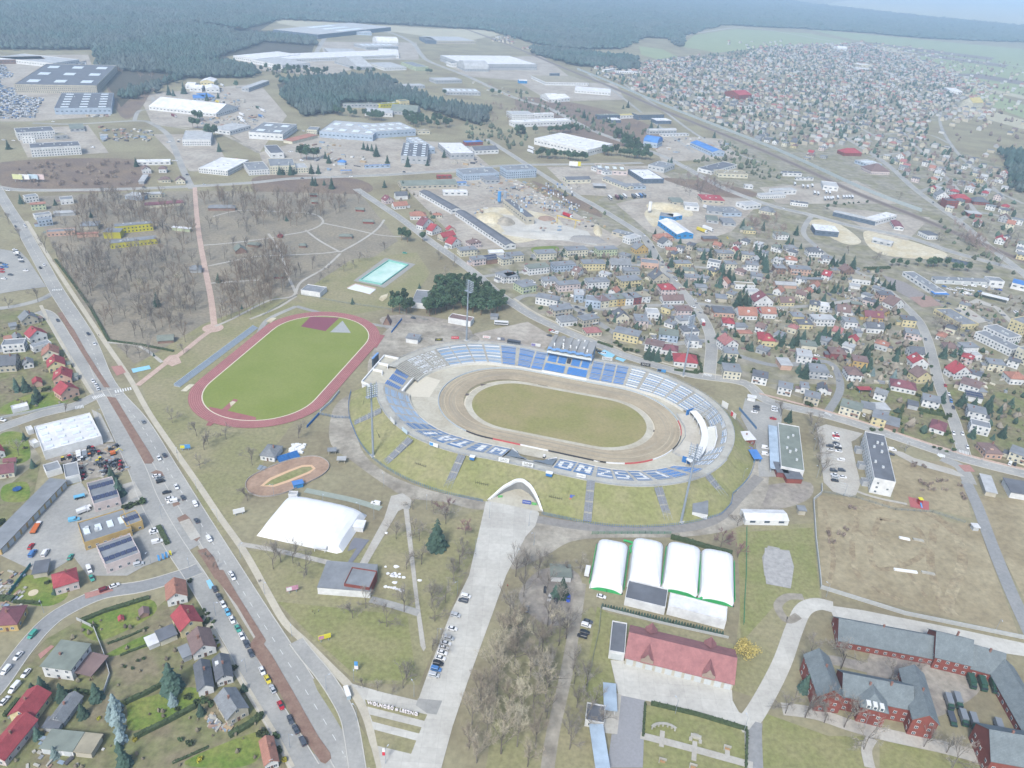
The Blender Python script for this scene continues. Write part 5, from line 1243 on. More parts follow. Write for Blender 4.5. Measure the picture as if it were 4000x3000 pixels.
def clump(seed, n, rx, rz_, z0, sz, k=5, shell=.6):
    r = random.Random(seed); c = MB(); cs = [(rv(r, .62), r.uniform(.45, .7)) for _ in range(k)]
    for _ in range(n):
        p, q = r.choice(cs); v = rv(r); 
        if v.length < .05: continue
        v = v.normalized()*r.uniform(shell, 1)*q; w = p+v; c_ = Vector((w.x*rx, w.y*rx, z0+(w.z+1)*rz_)); leaf(c, c_, sz*r.uniform(.6, 1.2), r, v*.8+rv(r, .6))
    return c
for i in range(3):
    r = random.Random(60+i); t = MB(); t.tube((0, 0, 0), (r.uniform(-.5, .5), r.uniform(-.5, .5), 12), .24, .1, 6)
    proto('pine%d' % i, [('trunk', t, mat('pine_bark', (140, 104, 86), .15, 1, kind='grow')), ('crown', clump(60+i, 700, 4.2, 3.6, 5.8, .62, 8), m_pine)])
for i in range(3): proto('shrub%d' % i, [('foliage', clump(70+i, 170, 1.3, 1.0, 0, .36, 5), m_shrub)])
proto('yellow0', [('foliage', clump(75, 170, 1.1, .9, 0, .3, 3), m_yshrub)]); proto('bareshrub0', [('foliage', clump(76, 150, 1.6, 1.0, 0, .2, 6, .2), m_bshrub)])
t = MB(); t.tube((0, 0, 0), (0, 0, 5), .3, .2, 6); proto('willow0', [('trunk', t, m_bark), ('crown', clump(77, 2200, 4.6, 3.8, .8, .24, 9, .3), m_willow)])
c = MB(); r = random.Random(5)
for k in range(14):
    w = k/14
    for j in range(7):
        a = 6.28*(j+r.random())/7; R1 = .62*(1-w)**.7+.05; leaf(c, Vector((R1*math.cos(a), R1*math.sin(a), .15+2.5*w)), .22, r, Vector((math.cos(a), math.sin(a), .3)))
proto('thuja0', [('foliage', c, m_spruce)])
VEG = dict(park=('bare_tree', 'bare leafless tree with grey brown twigs', 'tree', 'bare trees'), poplar=('poplar_tree', 'tall bare tree with dense tan twigs', 'tree', 'tall bare trees beside the avenue'), birch=('birch_tree', 'bare birch with reddish twigs', 'tree', 'birch trees'), small=('bare_tree', 'small bare leafless tree', 'tree', 'small bare trees'), spruce=('spruce_tree', 'dark green spruce', 'conifer', 'garden conifers'), blue=('spruce_tree', 'blue grey spruce', 'conifer', 'blue spruces'), pine=('pine_tree', 'green pine with bare lower trunk', 'pine', 'pines'), shrub=('evergreen_shrub', 'round evergreen shrub', 'shrub', 'garden shrubs'), yellow=('golden_shrub', 'round yellow shrub', 'shrub', 'yellow shrubs'), bareshrub=('bare_shrub', 'bare brownish shrub', 'shrub', 'bare shrubs'), willow=('willow_tree', 'yellow leafless weeping willow beside the red-roofed garage building', 'tree', None), thuja=('thuja_shrub', 'narrow dark green thuja', 'shrub', 'thuja row below the gym'))
TREEPOS = []
def plant(kind, p, s=1.0, label=None, group=None):
    ks = [k for k in PROTO if k.rstrip('0123456789') == kind]; key = R_.choice(ks); nm, base, cat, gr = VEG[kind]
    root = thing(nm, label or base, cat, (p.x, p.y, p.z), R_.uniform(0, 6.28), group or gr, base, auto=label is None)
    sz = s*R_.uniform(.9, 1.1); root.scale = (sz, sz, sz*R_.uniform(.93, 1.07))
    if len(PROTO[key]) == 1:
        o = root; bpy.data.objects.remove(o); THINGS.pop(); o = tag(link(nm, PROTO[key][0][1], None, (p.x, p.y, p.z), R_.uniform(0, 6.28)), label or base, cat, group or gr, base, label is None); o.scale = (sz, sz, sz); root = o
    else:
        for n_, me in PROTO[key]: link(n_, me, root)
    TREEPOS.append((p.x, p.y)); root['ch'] = 4.0
    return root
def plants(txt):
    t = '00'; kind = 'park'
    for l in txt.strip().split('\n'):
        l = l.split()
        if not l: continue
        if l[0][0] == '@': t, kind = l[0][1:], l[1]; l = l[2:]
        for w in l:
            v = w.split(','); plant(kind, G(t, float(v[0]), float(v[1])), float(v[2]) if len(v) > 2 else 1)
plants('''@03 spruce 1490,980,1.25 290,1010,.75 375,995,.7 545,1060,.75 840,1060,.85 720,1210,.7 330,1395,.6 1080,1640,.7 480,150,.55 1740,1190,.6 2110,990,.55 1030,1500,.5
@03 blue 1000,1160,.8 1015,1250,.85 1040,1340,.8 1050,1420,.75 960,1230,.6 1497,1105,.5 480,1560,.5
@03 shrub 2000,810,1.4 1780,400,1.2 1740,360,.8 1700,1110,1.2 1760,1100,1.3 1830,1110,1 1620,1060,1.1 1530,1160,.8 1640,1470,1.1 1560,1430,.7 1650,50,.9 1150,800,.6 1195,740,.6 1240,720,.6 1075,790,.6 820,450,.8 600,1010,1 680,1010,1.2 760,1010,1 1790,330,.7 1770,300,.7 1840,400,.7 1870,560,.6 1820,450,.6 410,60,1
@03 yellow 1850,535,.8 1893,600,.8 1720,1600,1 1175,1410,1 860,1230,.8
@13 yellow 238,1590,1.1
@13 spruce 120,1430,.6
@13 shrub 60,1400,1.5 180,1380,1.2 200,1520,.9 40,1230,1.2
@02 spruce 970,820,1.05 1035,960,1 215,480,.6 300,170,1 330,130,.9 230,60,.9 150,60,.8 290,720,.5
@02 shrub 1140,1060,1.5 1190,1040,1.5 1245,1025,1.6 1090,1085,1.3 660,150,1.3 380,60,1.2 420,50,1.2 20,1230,2 225,560,.7
@12 spruce 1565,1415,1.3
@22 birch 1800,1420,1.1 1950,1500,.9
@23 spruce 378,175,1.05 428,175,.95
@11 pine 1260,420,1 1310,435,1.1 1440,430,.9 1180,1040,1 1240,1050,1.1 1300,1055,1 1200,960,.9 1280,970,1 1340,1040,.8
@11 spruce 1412,832,.6 835,968,.55 265,250,.6
@01 spruce 1360,985,.9 185,100,.9 480,115,1 790,220,.6 1890,780,.7 2090,1010,.5 1330,1420,.4
@32 spruce 175,322,.9 1700,170,.9 1660,190,.9 1760,460,.8 1780,185,.6 1900,200,.7 2000,250,.7 1500,160,.8 1350,60,.8 1400,50,.7 2020,460,.7 1940,480,.7 1890,270,.9 2100,180,.8
@32 shrub 340,190,1.5 380,195,1.5 900,400,1.2 970,400,1.2 1135,350,1.3 1135,300,1.1 1150,250,1.2 1360,235,1.4 1420,240,1.4 1480,240,1.4 1530,300,1.3 1530,440,1.3 1560,430,1.2 1580,510,1.2 1430,555,.9 1480,570,.9 1540,585,.9 1600,580,1 1690,310,1.3 1740,320,1.4 1560,280,1.3 1040,65,1.2 980,60,1.2 1300,110,1.2
@31 spruce 240,370,1 170,450,1 205,465,.8 590,640,1.1 550,640,.9 640,620,1 725,660,1 900,770,1 950,790,.8 1000,815,.7 1040,835,.7 1075,845,.7 560,870,.9 620,880,1 600,830,.8 930,1000,.9 480,940,.8 350,920,.7 120,1330,1.3 80,1300,1 200,1340,1.2 240,1320,1 420,1310,1.1 470,1280,.9 590,1280,1 650,1320,1.1 700,1350,.9 850,1470,1.4 870,1520,1.2 830,1440,1.1 260,1560,1 310,1600,1.2 1650,1400,1.1 1510,1430,1 1600,1420,1 1370,1430,.7 1120,1400,.8 1100,1460,.7 280,490,.8 1340,930,.5 770,1060,.8 480,1240,1 300,1280,.9 520,1260,.8 1010,1200,.6
@31 blue 900,1585,.9 1080,1625,.9 870,1130,.5
@31 pine 1070,640,.7 1130,640,.7 1190,650,.6 1290,640,.7 1380,650,.8 1420,655,.8 1460,650,.8 1540,650,.8 1600,680,.7 1650,685,.7 1720,690,.7 1890,700,.7 1910,690,.6 510,150,.6 570,130,.5
@31 shrub 660,110,1.3 700,100,1.2 740,100,1.2 780,95,1.2 850,90,1.5 590,110,1.2 130,1060,1.6 190,1100,1.5 700,1240,1.3 1090,1150,1.2 1180,1130,1.2 960,1540,1.3 1050,1500,1.2 390,1480,1.2 150,1390,1.2 1540,1520,1.3 1780,1600,1.5 1860,1590,1.5 1410,1520,1.1 1400,1590,1.2
@21 spruce 45,740,1 820,655,1 1230,400,.9 1370,645,1 1440,725,1 1810,700,1.1 1820,760,1.1 1860,780,1.2 1900,800,1.2 1790,820,1.4 1650,580,1.1 1700,580,1 1930,580,.9 1960,585,.8 2100,520,1 2130,590,1 2160,610,1 2180,640,1 2190,690,1 1600,795,.9 1630,800,.8 1500,820,.7 1530,810,.7 1990,310,.9 2165,330,.8 1450,445,1 1190,560,.9 1260,590,.8 1950,990,1.3 2000,1000,1.4 2040,980,1.1 2010,870,.8 1050,600,.7 910,690,.7 1270,1140,.9 1110,1170,.7 890,1120,.6 1010,830,.6 830,870,.7 1080,860,.6 1170,1440,.9 1210,1450,.9 1250,1460,.9 1350,1450,.8 1800,1480,.9 1840,1470,.9 1900,1490,.8 2060,1370,1 1990,1160,.7 1770,1270,.8 1410,560,.6
@21 shrub 240,1010,1.3 170,590,1.4 220,600,1.3 560,680,1.2 700,520,1 730,850,1.5 770,860,1.3 870,790,1.4 540,1160,1.2 590,1170,1.4 640,1210,1.2 820,1200,1.1 900,1310,1.6 930,1340,1.5 980,1370,1.6 1030,1380,1.5 1080,1390,1.4 1300,1420,1.3 1900,1230,2 1940,1250,1.6 1790,1290,1.5 1960,1430,1.3 2090,1560,1.7 2120,1590,1.4 1560,1060,1.3 1280,1080,1.2 1860,1200,1.1 1700,1300,1 1640,1560,1.2 1600,1440,1.4 1620,1500,1.3 1580,1550,1.3
@33 spruce 310,990,.8
@23 willow 2010,690
@20 spruce 395,930,1.3 650,1040,1.3 620,1020,1.2 700,1065,1.2 790,1070,1.1 1345,1430,1.2 1370,1440,1.2 840,1060,1 1200,1110,1.1 1260,1110,1 960,940,1 1000,930,1 730,655,1 845,680,1 1100,1030,.8 1745,1190,1.2
@10 spruce 930,1290,1.4 965,1300,1.4 1000,1305,1.3 1040,1350,1.4 1135,1410,1.4 1310,1440,1.4 1480,1430,1.3 1625,1360,1.3 205,1510,1 235,1510,1 300,1510,1.2 330,1500,1.1 600,1370,1 630,1410,1 490,1600,1 515,1605,1 655,1630,1.2 590,1600,1 1110,1620,1.2 1270,1630,1.2 540,1500,1 480,1500,1
@10 pine 390,1380,1.4 440,1385,1.5 500,1380,1.4 530,1370,1.2 830,620,1 890,640,1.1 960,640,1 1020,640,1 1630,830,1 1480,640,1 1510,645,1 2040,830,1.1 2100,830,1
@00 spruce 75,1290,1.4 1460,820,1.6 1590,810,1.6 1500,830,1.2 1790,870,1.2 1885,850,1.3 1180,1440,1 1895,1310,1
@00 pine 1690,1050,1.3 1730,1050,1.3 1670,1110,1.3 1710,1110,1.2 1800,1180,1.4 1840,1190,1.4 1860,1180,1.2 2040,760,1
@33 small 345,735,1.5 630,800,1.7 1050,905,1.2 1235,875,1.3 150,1190,1.5 320,1225,1.6 485,1270,1.2 655,1310,1.3 825,1500,1.5 1590,1659,1.4 1540,1530,1.2 1345,1480,1
@13 small 835,365,1.25 950,280,1.2 1130,440,1.1 1280,310,1.5 1545,390,1.1 1270,970,1 1510,210,1 1300,900,.9 925,970,.5 1050,1000,.5 1175,1030,.5
@12 small 1355,1085,1 1640,1210,1.3 1535,1120,.9 1370,1300,1 1210,1340,1 1785,1480,1 1710,1640,.9 1300,1600,.9 215,1540,1.3 320,1550,1.3 150,1600,1.2 435,1650,1.2 370,470,1.2 1430,1560,1.2
@12 birch 1808,1300,1 1650,1140,1.2
@02 small 1490,335,1 1700,450,1 1765,570,1.2 1955,480,1 1730,730,.9 2180,700,1.1 1800,520,.8 2140,1010,1 165,620,.9 570,250,.6 1800,1520,.6 1850,1600,.5
@22 small 200,1600,1 300,1590,1 590,1600,1.1 1945,1230,1 480,1640,.9
@32 small 400,480,1.2 420,560,1.3 440,640,1.3 430,720,1.2 450,800,1.2 400,400,1.2 370,360,1.1 110,280,1.2 1180,590,.8
@31 small 1450,1180,1.1 1500,1200,1.1 1550,1190,1.1 1600,1210,1.1 1640,1240,1.2 1500,1110,1 1440,1120,1 690,540,1.2 930,600,1 960,590,1 1470,420,1.1 1490,430,1.1 1660,420,1.3 1700,430,1.2 2000,640,1.2 1130,70,1.3 1800,330,1.3 1850,340,1.2 1900,360,1.2 2100,400,1.2 2150,420,1.2 2080,430,1.2
@11 small 1580,590,1.1 1710,640,1.1 1640,740,1.1 1115,520,1.1 890,600,1 960,590,1 850,660,.9 760,690,1.2 630,700,1.1 550,790,1.2
@01 small 80,280,1.2 180,420,1.1 1100,1430,1.1 1210,1430,1.1 75,1000,.9 330,950,1.1 1590,1400,.8 2000,1100,1
@20 small 1650,1650,1 560,1640,1 1640,1620,.9 2030,1390,1.1 2080,1400,1.1 1850,1390,1 1880,1380,1''')
def scatter(kind, poly, n, s0, s1, label=None, group=None, rmin=4):
    P = [(p.x, p.y) for p in W(poly)]; xs = [p[0] for p in P]; ys = [p[1] for p in P]; k = tries = 0; got = []
    while k < n and tries < n*60:
        tries += 1; x, y = R_.uniform(min(xs), max(xs)), R_.uniform(min(ys), max(ys))
        if not inside((x, y), P) or any((x-a)**2+(y-c)**2 < rmin*rmin for a, c in got) or any((x-a)**2+(y-c)**2 < (q*.8)**2 for a, c, q in FOOT): continue
        got.append((x, y)); plant(kind, Vector((x, y, 0)), R_.uniform(s0, s1), label, group); k += 1
# the park: bare trees over the leaf litter
g1, l1 = 'bare trees of the park left of the pink path', 'bare leafless tree in the brown wood between the avenue and the pink path'
scatter('park', 'F 95,540 140,560 230,545 330,548 420,540 435,600 445,690 400,740 330,770 250,740 180,650', 80, .8, 1.1, l1, g1, 6)
scatter('park', 'F 100,470 230,425 415,430 425,540 340,545 230,545 150,530', 28, .75, 1.05, 'bare leafless tree around the yellow pavilion in the park', 'bare trees round the yellow pavilion', 6)
scatter('park', 'F 430,430 640,425 780,440 700,480 600,510 460,520', 26, .75, 1.05, 'bare leafless tree behind the curving park paths', 'bare trees behind the park paths', 7)
scatter('park', 'F 450,530 600,525 730,560 640,640 560,680 470,700', 24, .7, 1, 'bare leafless tree on the park ground between the pink path and the pool', 'bare trees between path and pool', 7)
scatter('poplar', 'F 270,590 390,600 400,690 300,700', 10, .55, .7, 'round tan leafless crown in the middle of the park wood', 'tan trees in the park wood')
scatter('poplar', 'F 1080,1360 1195,1360 1180,1480 1150,1659 1000,1659 1020,1540', 27, .68, .95, 'tall bare tan tree of the dense row right of the concrete avenue', 'tall bare trees beside the avenue', 6)
scatter('park', 'F 1100,1250 1160,1230 1240,1330 1230,1480 1200,1600 1150,1480 1090,1380', 20, .8, 1.2, 'bare grey tree along the muddy lot right of the avenue', 'bare trees by the muddy lot', 5)
scatter('park', 'F 1240,1430 1310,1500 1290,1659 1220,1659', 10, .7, .9, 'bare grey tree beside the rutted dirt track', 'bare trees by the dirt track', 5)
scatter('small', 'F 905,1150 960,1130 1010,1250 960,1400 915,1440', 9, .9, 1.2)
scatter('small', 'F 1440,385 1540,390 1600,430 1560,435 1460,420', 12, 1.0, 1.4, 'bare birch in the thicket beside the dual road', 'birches beside the dual road', 6)
g2 = 'pines of the grove behind the far floodlight mast'
scatter('pine', '11 1520,850 1660,800 1860,800 2000,870 2120,980 2150,1060 1980,1090 1900,1080 1850,1040 1660,1030 1560,1090 1470,1060 1480,960', 62, .85, 1.15, 'green pine in the dense grove behind the far floodlight mast', g2, 4.5)
scatter('pine', '20 210,1350 640,1390 640,1400 215,1370', 17, .9, 1.15, 'pine in the row hiding the front of the white stepped hall', 'pines before the white hall', 5)
scatter('pine', '20 780,1330 1200,1380 1190,1395 780,1345', 17, .9, 1.15, 'pine in the row hiding the front of the white stepped hall', 'pines before the white hall', 5)
scatter('pine', '20 20,1150 560,1160 550,1110 500,1140 20,1170', 18, .9, 1.15, 'pine in the row between the two white halls', 'pines between the white halls', 5)
scatter('pine', '20 740,1120 830,1120 1050,1240 1200,1320 1060,1380 930,1260', 26, .9, 1.2, 'pine in the belt along the dual road beside the white stepped hall', 'pines along the dual road', 6)
scatter('pine', '10 680,985 1110,1040 1100,1060 680,1000', 14, 1, 1.25, 'pine in the row before the low white factory', 'pines before the low factory', 5)
scatter('pine', '10 1250,1040 1300,1020 1690,1090 1660,1120 1350,1100', 26, 1, 1.3, 'pine in the belt right of the blue factory', 'pines beside the factory', 5)
scatter('pine', '10 10,600 620,640 600,665 20,640', 22, 1, 1.3, 'pine in the thin row before the long white industrial roofs', 'pines before the white roofs', 5)
scatter('bareshrub', 'F 20,355 290,350 295,400 60,405', 60, 1.3, 2.6, 'bare brown bush on the scrub land by the cross road', 'bushes on the scrub land', 4)
scatter('bareshrub', 'F 1960,1000 2070,1010 2085,1090 1960,1060', 14, .8, 1.5, 'bare brown bush on the waste ground behind the playground', 'bushes on the waste ground', 3)
scatter('bareshrub', '32 470,1050 700,1080 800,1060 620,1400 470,1450', 5, 1, 1.5)
q0, q1 = G('23', 780, 272), G('23', 1815, 512)
for i in range(43): plant('thuja', q0.lerp(q1, i/42), 1.0, 'narrow dark green thuja in the long row below the gym', 'thuja row below the gym')
# the rest of the bare wood, one mass
def mass(name, key_list, polys, n, s0, s1, m, label, seed=3):
    r = random.Random(seed); V = []; F = []; off = 0; co = []
    for k in key_list:
        v = []; f = []
        for nm, me in PROTO[k]:
            o_ = len(v); v += [tuple(x.co) for x in me.vertices]; f += [tuple(i+o_ for i in p.vertices) for p in me.polygons if len(p.vertices) > 3 or r.random() < .6]
        co.append((np.array(v), f))
    PP = [[(p.x, p.y) for p in W(s)] for s in polys]; k = 0
    while k < n:
        P = r.choice(PP); x = r.uniform(min(p[0] for p in P), max(p[0] for p in P)); y = r.uniform(min(p[1] for p in P), max(p[1] for p in P))
        if not inside((x, y), P) or any((x-a)**2+(y-c)**2 < (q*.8)**2 for a, c, q in FOOT): continue
        v, f = r.choice(co); s = r.uniform(s0, s1); an = r.uniform(0, 6.28); ca, sa = math.cos(an)*s, math.sin(an)*s
        w = np.stack([v[:, 0]*ca-v[:, 1]*sa+x, v[:, 0]*sa+v[:, 1]*ca+y, v[:, 2]*s], 1); V.extend(map(tuple, w)); F.extend(tuple(i+off for i in q) for q in f); off += len(v); k += 1
    me = bpy.data.meshes.new(name); me.from_pydata(V, [], F); me.materials.append(m); struct(link(name, me), label, 'stuff')
mass('bare_wood', ['park0', 'park2'], ['F 95,540 140,560 230,545 420,540 440,690 400,740 330,770 250,740 180,650', 'F 110,470 230,425 415,430 425,540 150,530', 'F 430,430 640,425 780,440 700,470 600,500 460,460', 'F 450,640 600,525 640,600 560,680 470,700'], 320, .75, 1.05, mat('wood_twigs', (146, 130, 114), .15, .5), 'thin leafless undergrowth and trees filling the park wood')
mass('bare_thicket', ['small0', 'birch0'], ['F 220,150 340,160 330,215 300,235 250,225', 'F 1960,340 2200,345 2190,420 2060,420', 'F 1150,200 1250,240 1420,275 1400,300 1240,290 1130,240', 'F 1060,225 1130,250 1110,270 1000,265', 'F 1600,480 1680,470 1700,520 1640,520', 'F 1450,380 1540,385 1600,425 1540,430', 'F 2050,480 2120,520 2150,560 2090,540'], 190, .8, 1.3, mat('thicket_twigs', (170, 150, 140), .15, .5), 'brownish leafless thickets between the industrial yards')
# hedges
def hedge(t, pts, h, w, label):
    P = [G(t, *map(float, s.split(','))) for s in pts.split()]; r = random.Random(len(pts)+int(P[0].x)); b = MB()
    for p, q in zip(P, P[1:]):
        L = (q-p).length; u = (q-p)/L; v = Vector((-u.y, u.x, 0)); n = max(1, int(L/1.2))
        for i in range(n):
            a, c = p+u*L*i/n, p+u*L*(i+1)/n; hh = h*r.uniform(.85, 1.05); b.prism([(a+v*w/2).xy, (a-v*w/2).xy, (c-v*w/2).xy, (c+v*w/2).xy], 0, hh*.9)
            for _ in range(9):
                s_ = p+u*L*(i+r.random())/n+v*r.uniform(-.6, .6)*w; s_.z = r.uniform(.3, 1.02)*hh; leaf(b, s_, .34, r)
    tag(obj('hedge', b, m_hedge), label, 'hedge')
for t, pts, h, w, lab in (('03', '1085,1105 1250,1030 1410,945', 2.2, 1.3, 'tall clipped hedge on the upper side of the greenest garden lawn'), ('03', '1165,1405 1420,1280 1690,1135', 2.2, 1.5, 'tall clipped hedge on the lower side of the greenest garden lawn'), ('03', '700,395 900,310 1100,250 1290,190', 1.4, 1.8, 'loose hedge along the curved street above the garden lawns'), ('03', '1980,1390 2120,1310 2260,1220', 2, 2, 'dark hedge below the grey-roofed house by the service road'), ('03', '40,1220 160,1070', 1.6, 1.4, 'low hedge between the yellow house and its parked cars'), ('03', '0,200 120,210', 2, 2.5, 'dark hedge behind the maroon-roofed ochre house'), ('03', '120,230 350,240', 1.5, 1.2, 'hedge below the lawn with the round stone circle'), ('02', '1370,1235 1450,1390', 1.6, 2.2, 'dark hedge beside the white vans on the workshop forecourt'), ('22', '1370,1330 1480,1355 1700,1420 1900,1470', 2, 2.2, 'long dark hedge behind the white domed halls'), ('01', '480,590 640,800 780,1000 940,1290', 1.6, 1.6, 'long hedge along the fence between the avenue pavement and the park'), ('01', '950,1290 1250,1330 1500,1380', 1.4, 1.4, 'hedge at the lower edge of the park wood'), ('12', '0,0 1,1', 1, 1, ''), ('23', '1150,1100 1130,1390', 1.2, .8, 'narrow hedge left of the monument lawn'), ('23', '1200,1105 1600,1200 2030,1330', 1.3, 1.6, 'bare hedge between the concrete yard and the monument lawn'), ('23', '2030,1340 2020,1659', 1.2, .8, 'narrow hedge right of the monument lawn'), ('32', '1300,225 1400,255 1520,275', 2, 2.5, 'thick hedge in front of the white flat-roofed house'), ('32', '1085,420 1130,310 1170,190', 1.8, 1.6, 'hedge beside the empty plot by the yellow house'), ('03', '1040,690 1240,610 1290,600', .9, .8, 'low bare hedge between two narrow garden plots'), ('03', '930,590 1100,530 1280,450', .9, .8, 'low hedge below the upper garden lawn'), ('03', '1490,1620 1650,1550 1800,1480', .7, .9, 'low garden border near the bottom edge'), ('03', '840,1020 700,1000 640,990', 1.2, 1.2, 'hedge behind the red-roofed yellow house garden'), ('21', '740,1300 830,1330 870,1345', 1.6, 1.6, 'hedge along the street below the yellow and beige double house'), ('21', '1400,1540 1600,1570 1640,1540 1600,1420 1500,1400', 1.6, 1.4, 'yellow-green hedge round the red hip-roofed corner house'), ('31', '830,670 1050,660', 2.5, 3, 'purple brown hedge below the sand field')):
    if lab: hedge(t, pts, h, w, lab)
# ------------------------------------------------------------ woods that read as one mass
def forest(name, polys, div, smin, hs, label, seed=1, rmax=17000):
    r = random.Random(seed); PP = [[(p.x, p.y) for p in W(s)] for s in polys]; allp = [p for q in PP for p in q]
    d0 = min(math.hypot(*p) for p in allp)*.98; d1 = min(rmax, max(math.hypot(*p) for p in allp)); th = [math.atan2(p[0], p[1]) for p in allp]; a0, a1 = min(th), max(th)
    V, F, T = [], [], []; rr = d0
    while rr < d1:
        s = max(smin, rr/div); n = max(1, int((a1-a0)*rr/s))
        for i in range(n):
            a = a0+(a1-a0)*(i+r.random())/n; q = rr+r.uniform(-.5, .5)*s; x, y = q*math.sin(a), q*math.cos(a)
            xe, ye = x+r.uniform(-1, 1)*s*1.8, y+r.uniform(-1, 1)*s*1.8
            if not any(inside((xe, ye), P) for P in PP): continue
            if any(abs(x-fx) < fr and abs(y-fy) < fr for fx, fy, fr in FOOT): continue
            h = hs*r.uniform(.7, 1.15)*(1.0 if r.random() < .93 else 1.3); R1 = s*r.uniform(.62, .95); n0 = len(V); t0 = r.random()
            k = 5; 
            hh_ = r.uniform(.4, .6)
            for z, f in ((h*.22, .55), (h*hh_, 1.0)):
                for j in range(k):
                    an = 6.283*j/k+t0*6; g = f*r.uniform(.75, 1.2); V.append((x+R1*g*math.cos(an), y+R1*g*math.sin(an), z*r.uniform(.85, 1.15)))
            V.append((x+R1*r.uniform(-.2, .2), y+R1*r.uniform(-.2, .2), h))
            for j in range(k):
                F.append((n0+j, n0+(j+1) % k, n0+k+(j+1) % k, n0+k+j)); F.append((n0+k+j, n0+k+(j+1) % k, n0+2*k))
            T.extend([t0]*(2*k+1))
        rr += s
    me = bpy.data.meshes.new(name); me.from_pydata(V, [], F); me.materials.append(m_forest)
    at = me.attributes.new('tint', 'FLOAT', 'POINT'); at.data.foreach_set('value', T)
    o = link(name, me); struct(o, label, 'stuff'); return len(T)//11
nf = forest('pine_forest', ['F -60,-25 -60,107 215,108 222,170 262,232 290,203 400,170 545,168 545,152 515,140 488,122 553,115 673,115 684,84 600,66 553,66 420,48 400,52 540,74 553,72 600,42 850,54 1058,66 1110,82 1160,96 1240,108 1340,106 1385,82 1450,84 1470,104 1468,80 1560,54 1660,60 1720,62 1850,70 2000,84 2260,94 2260,62 1990,36 1740,8 1600,-12'], 260, 4.8, 15, 'dark pine forest spreading behind the town to the horizon')
nf2 = forest('pine_wood', ['F 598,182 700,172 830,172 865,190 928,225 1053,245 1040,272 973,254 928,240 890,226 745,222 728,245 660,252 612,214', 'F 1156,104 1226,112 1368,127 1376,153 1246,143 1158,118', 'F 2170,335 2240,330 2260,425 2200,420', 'F 220,170 262,232 300,205 340,200 300,150'], 240, 4.8, 15, 'dark pine woods between the industrial yards', 2)
print('forest', nf, nf2)
m_under = mat('forest_floor', (92, 88, 74), .2, .05)
areas(m_under, '''F -60,-6 -60,107 215,108 222,170 262,232 290,203 400,170 545,168 545,152 515,140 488,122 553,115 673,115 684,84 600,66 553,66 420,48 400,52 540,74 553,72 600,42 850,54 1058,66 1110,82 1160,96 1240,108 1340,106 1385,82 1450,84 1470,104 1468,80 1560,54 1660,60 1720,62 1850,70 2000,84 2260,94 2260,62 1990,36 1740,8 1600,4
F 598,182 700,172 830,172 865,190 928,225 1053,245 1040,272 973,254 928,240 890,226 745,222 728,245 660,252 612,214
F 1156,104 1226,112 1368,127 1376,153 1246,143 1158,118''', 'forest_floor')
# ------------------------------------------------------------ inflatable halls and other single structures
m_pvc = mat('white_membrane', (250, 250, 250), .02, .3, rough=.6)
m_green = mat('green_membrane', (70, 186, 110), .06, .5)
def dome(A, B, D, hgt, label, m, skirt=None, nx=14, ny=14, pw=3.2):
    d = B-A; L = d.length; rz = math.atan2(d.y, d.x); root = thing('inflatable_hall', label, 'inflatable hall', A, rz)
    b = MB(); g = []
    for j in range(ny+1):
        row = []
        for i in range(nx+1):
            u, v = 2*i/nx-1, 2*j/ny-1; z = hgt*max(0, (1-abs(u)**pw))**.5*max(0, (1-abs(v)**(pw*1.6)))**.45
            row.append((L*(u+1)/2, D*(v+1)/2, z*(1+.012*math.sin(i*2.1+j)) ))
        g.append(row)
    for j in range(ny):
        for i in range(nx): b.face([g[j][i], g[j][i+1], g[j+1][i+1], g[j+1][i]])
    me = b.mesh('membrane', [m]); me.polygons.foreach_set('use_smooth', [True]*len(me.polygons)); link('membrane', me, root)
    if skirt:
        for y, nm in ((-.15, 'front_skirt'),):
            b = MB(); n = 12; pt = [(L*(.04+.92*i/n), .05+hgt*.33*max(.15, 1-abs(2*i/n-1)**3)) for i in range(n+1)]
            for p, q in zip(pt, pt[1:]): b.face([(p[0], y, 0), (q[0], y, 0), (q[0], y, q[1]), (p[0], y, p[1])])
            b.face([(pt[0][0], y, 0), (pt[0][0], .6, 0), (pt[0][0], .6, 1), (pt[0][0], y, 1)]); obj(nm, b, skirt, root)
        for x in (-.2, L+.2):
            b = MB(); b.box(x-.15, D*.1, 0, x+.15, D*.9, hgt*.3); obj('side_skirt', b, skirt, root)
    return root
for k, (a, c, dp) in enumerate((((665, 106), (955, 164), 33), ((990, 92), (1282, 150), 33), ((1286, 120), (1602, 192), 33), ((1608, 204), (1918, 270), 34))):
    dome(G('23', *a), G('23', *c), dp, 6.2, ('leftmost of four white inflatable tennis halls, with a bright green front', 'second from left of four white inflatable tennis halls, behind the dark-roofed gym', 'third from left of four white inflatable tennis halls with green skirts', 'rightmost of four white inflatable tennis halls with green skirts')[k], m_pvc, m_green if k != 1 else None, 20, 16, 4.5)
tag_dome = dome(G('12', 5, 1312), G('12', 735, 1475), 31, 6.8, 'single large white inflatable hall on the lawn below the small dirt oval', m_pvc, None, 20, 16, 3.6)
A_, L_ = G('12', 845, 1275), G('12', 925, 1282); building(A_, L_, 5, 3, 'f', 'w', 'w', '0', 'S', 'white airlock box at the right end of the single inflatable hall')
A_, L_ = G('12', 282, 990), G('12', 358, 992); building(A_, L_, 3, 2.4, 'x', 'w', 'l', '0', 'S', 'white air unit behind the single inflatable hall')
A_, L_ = G('12', 500, 1450), G('12', 600, 1460); building(A_, L_, 3, 2.6, 'f', 'w', 'w', '0', 'C', 'small white canopy at the front of the single inflatable hall')
b = MB(); P = smooth(W('22 965,1350 1040,1370 1045,1395 1020,1405 1030,1460', 1), 3)
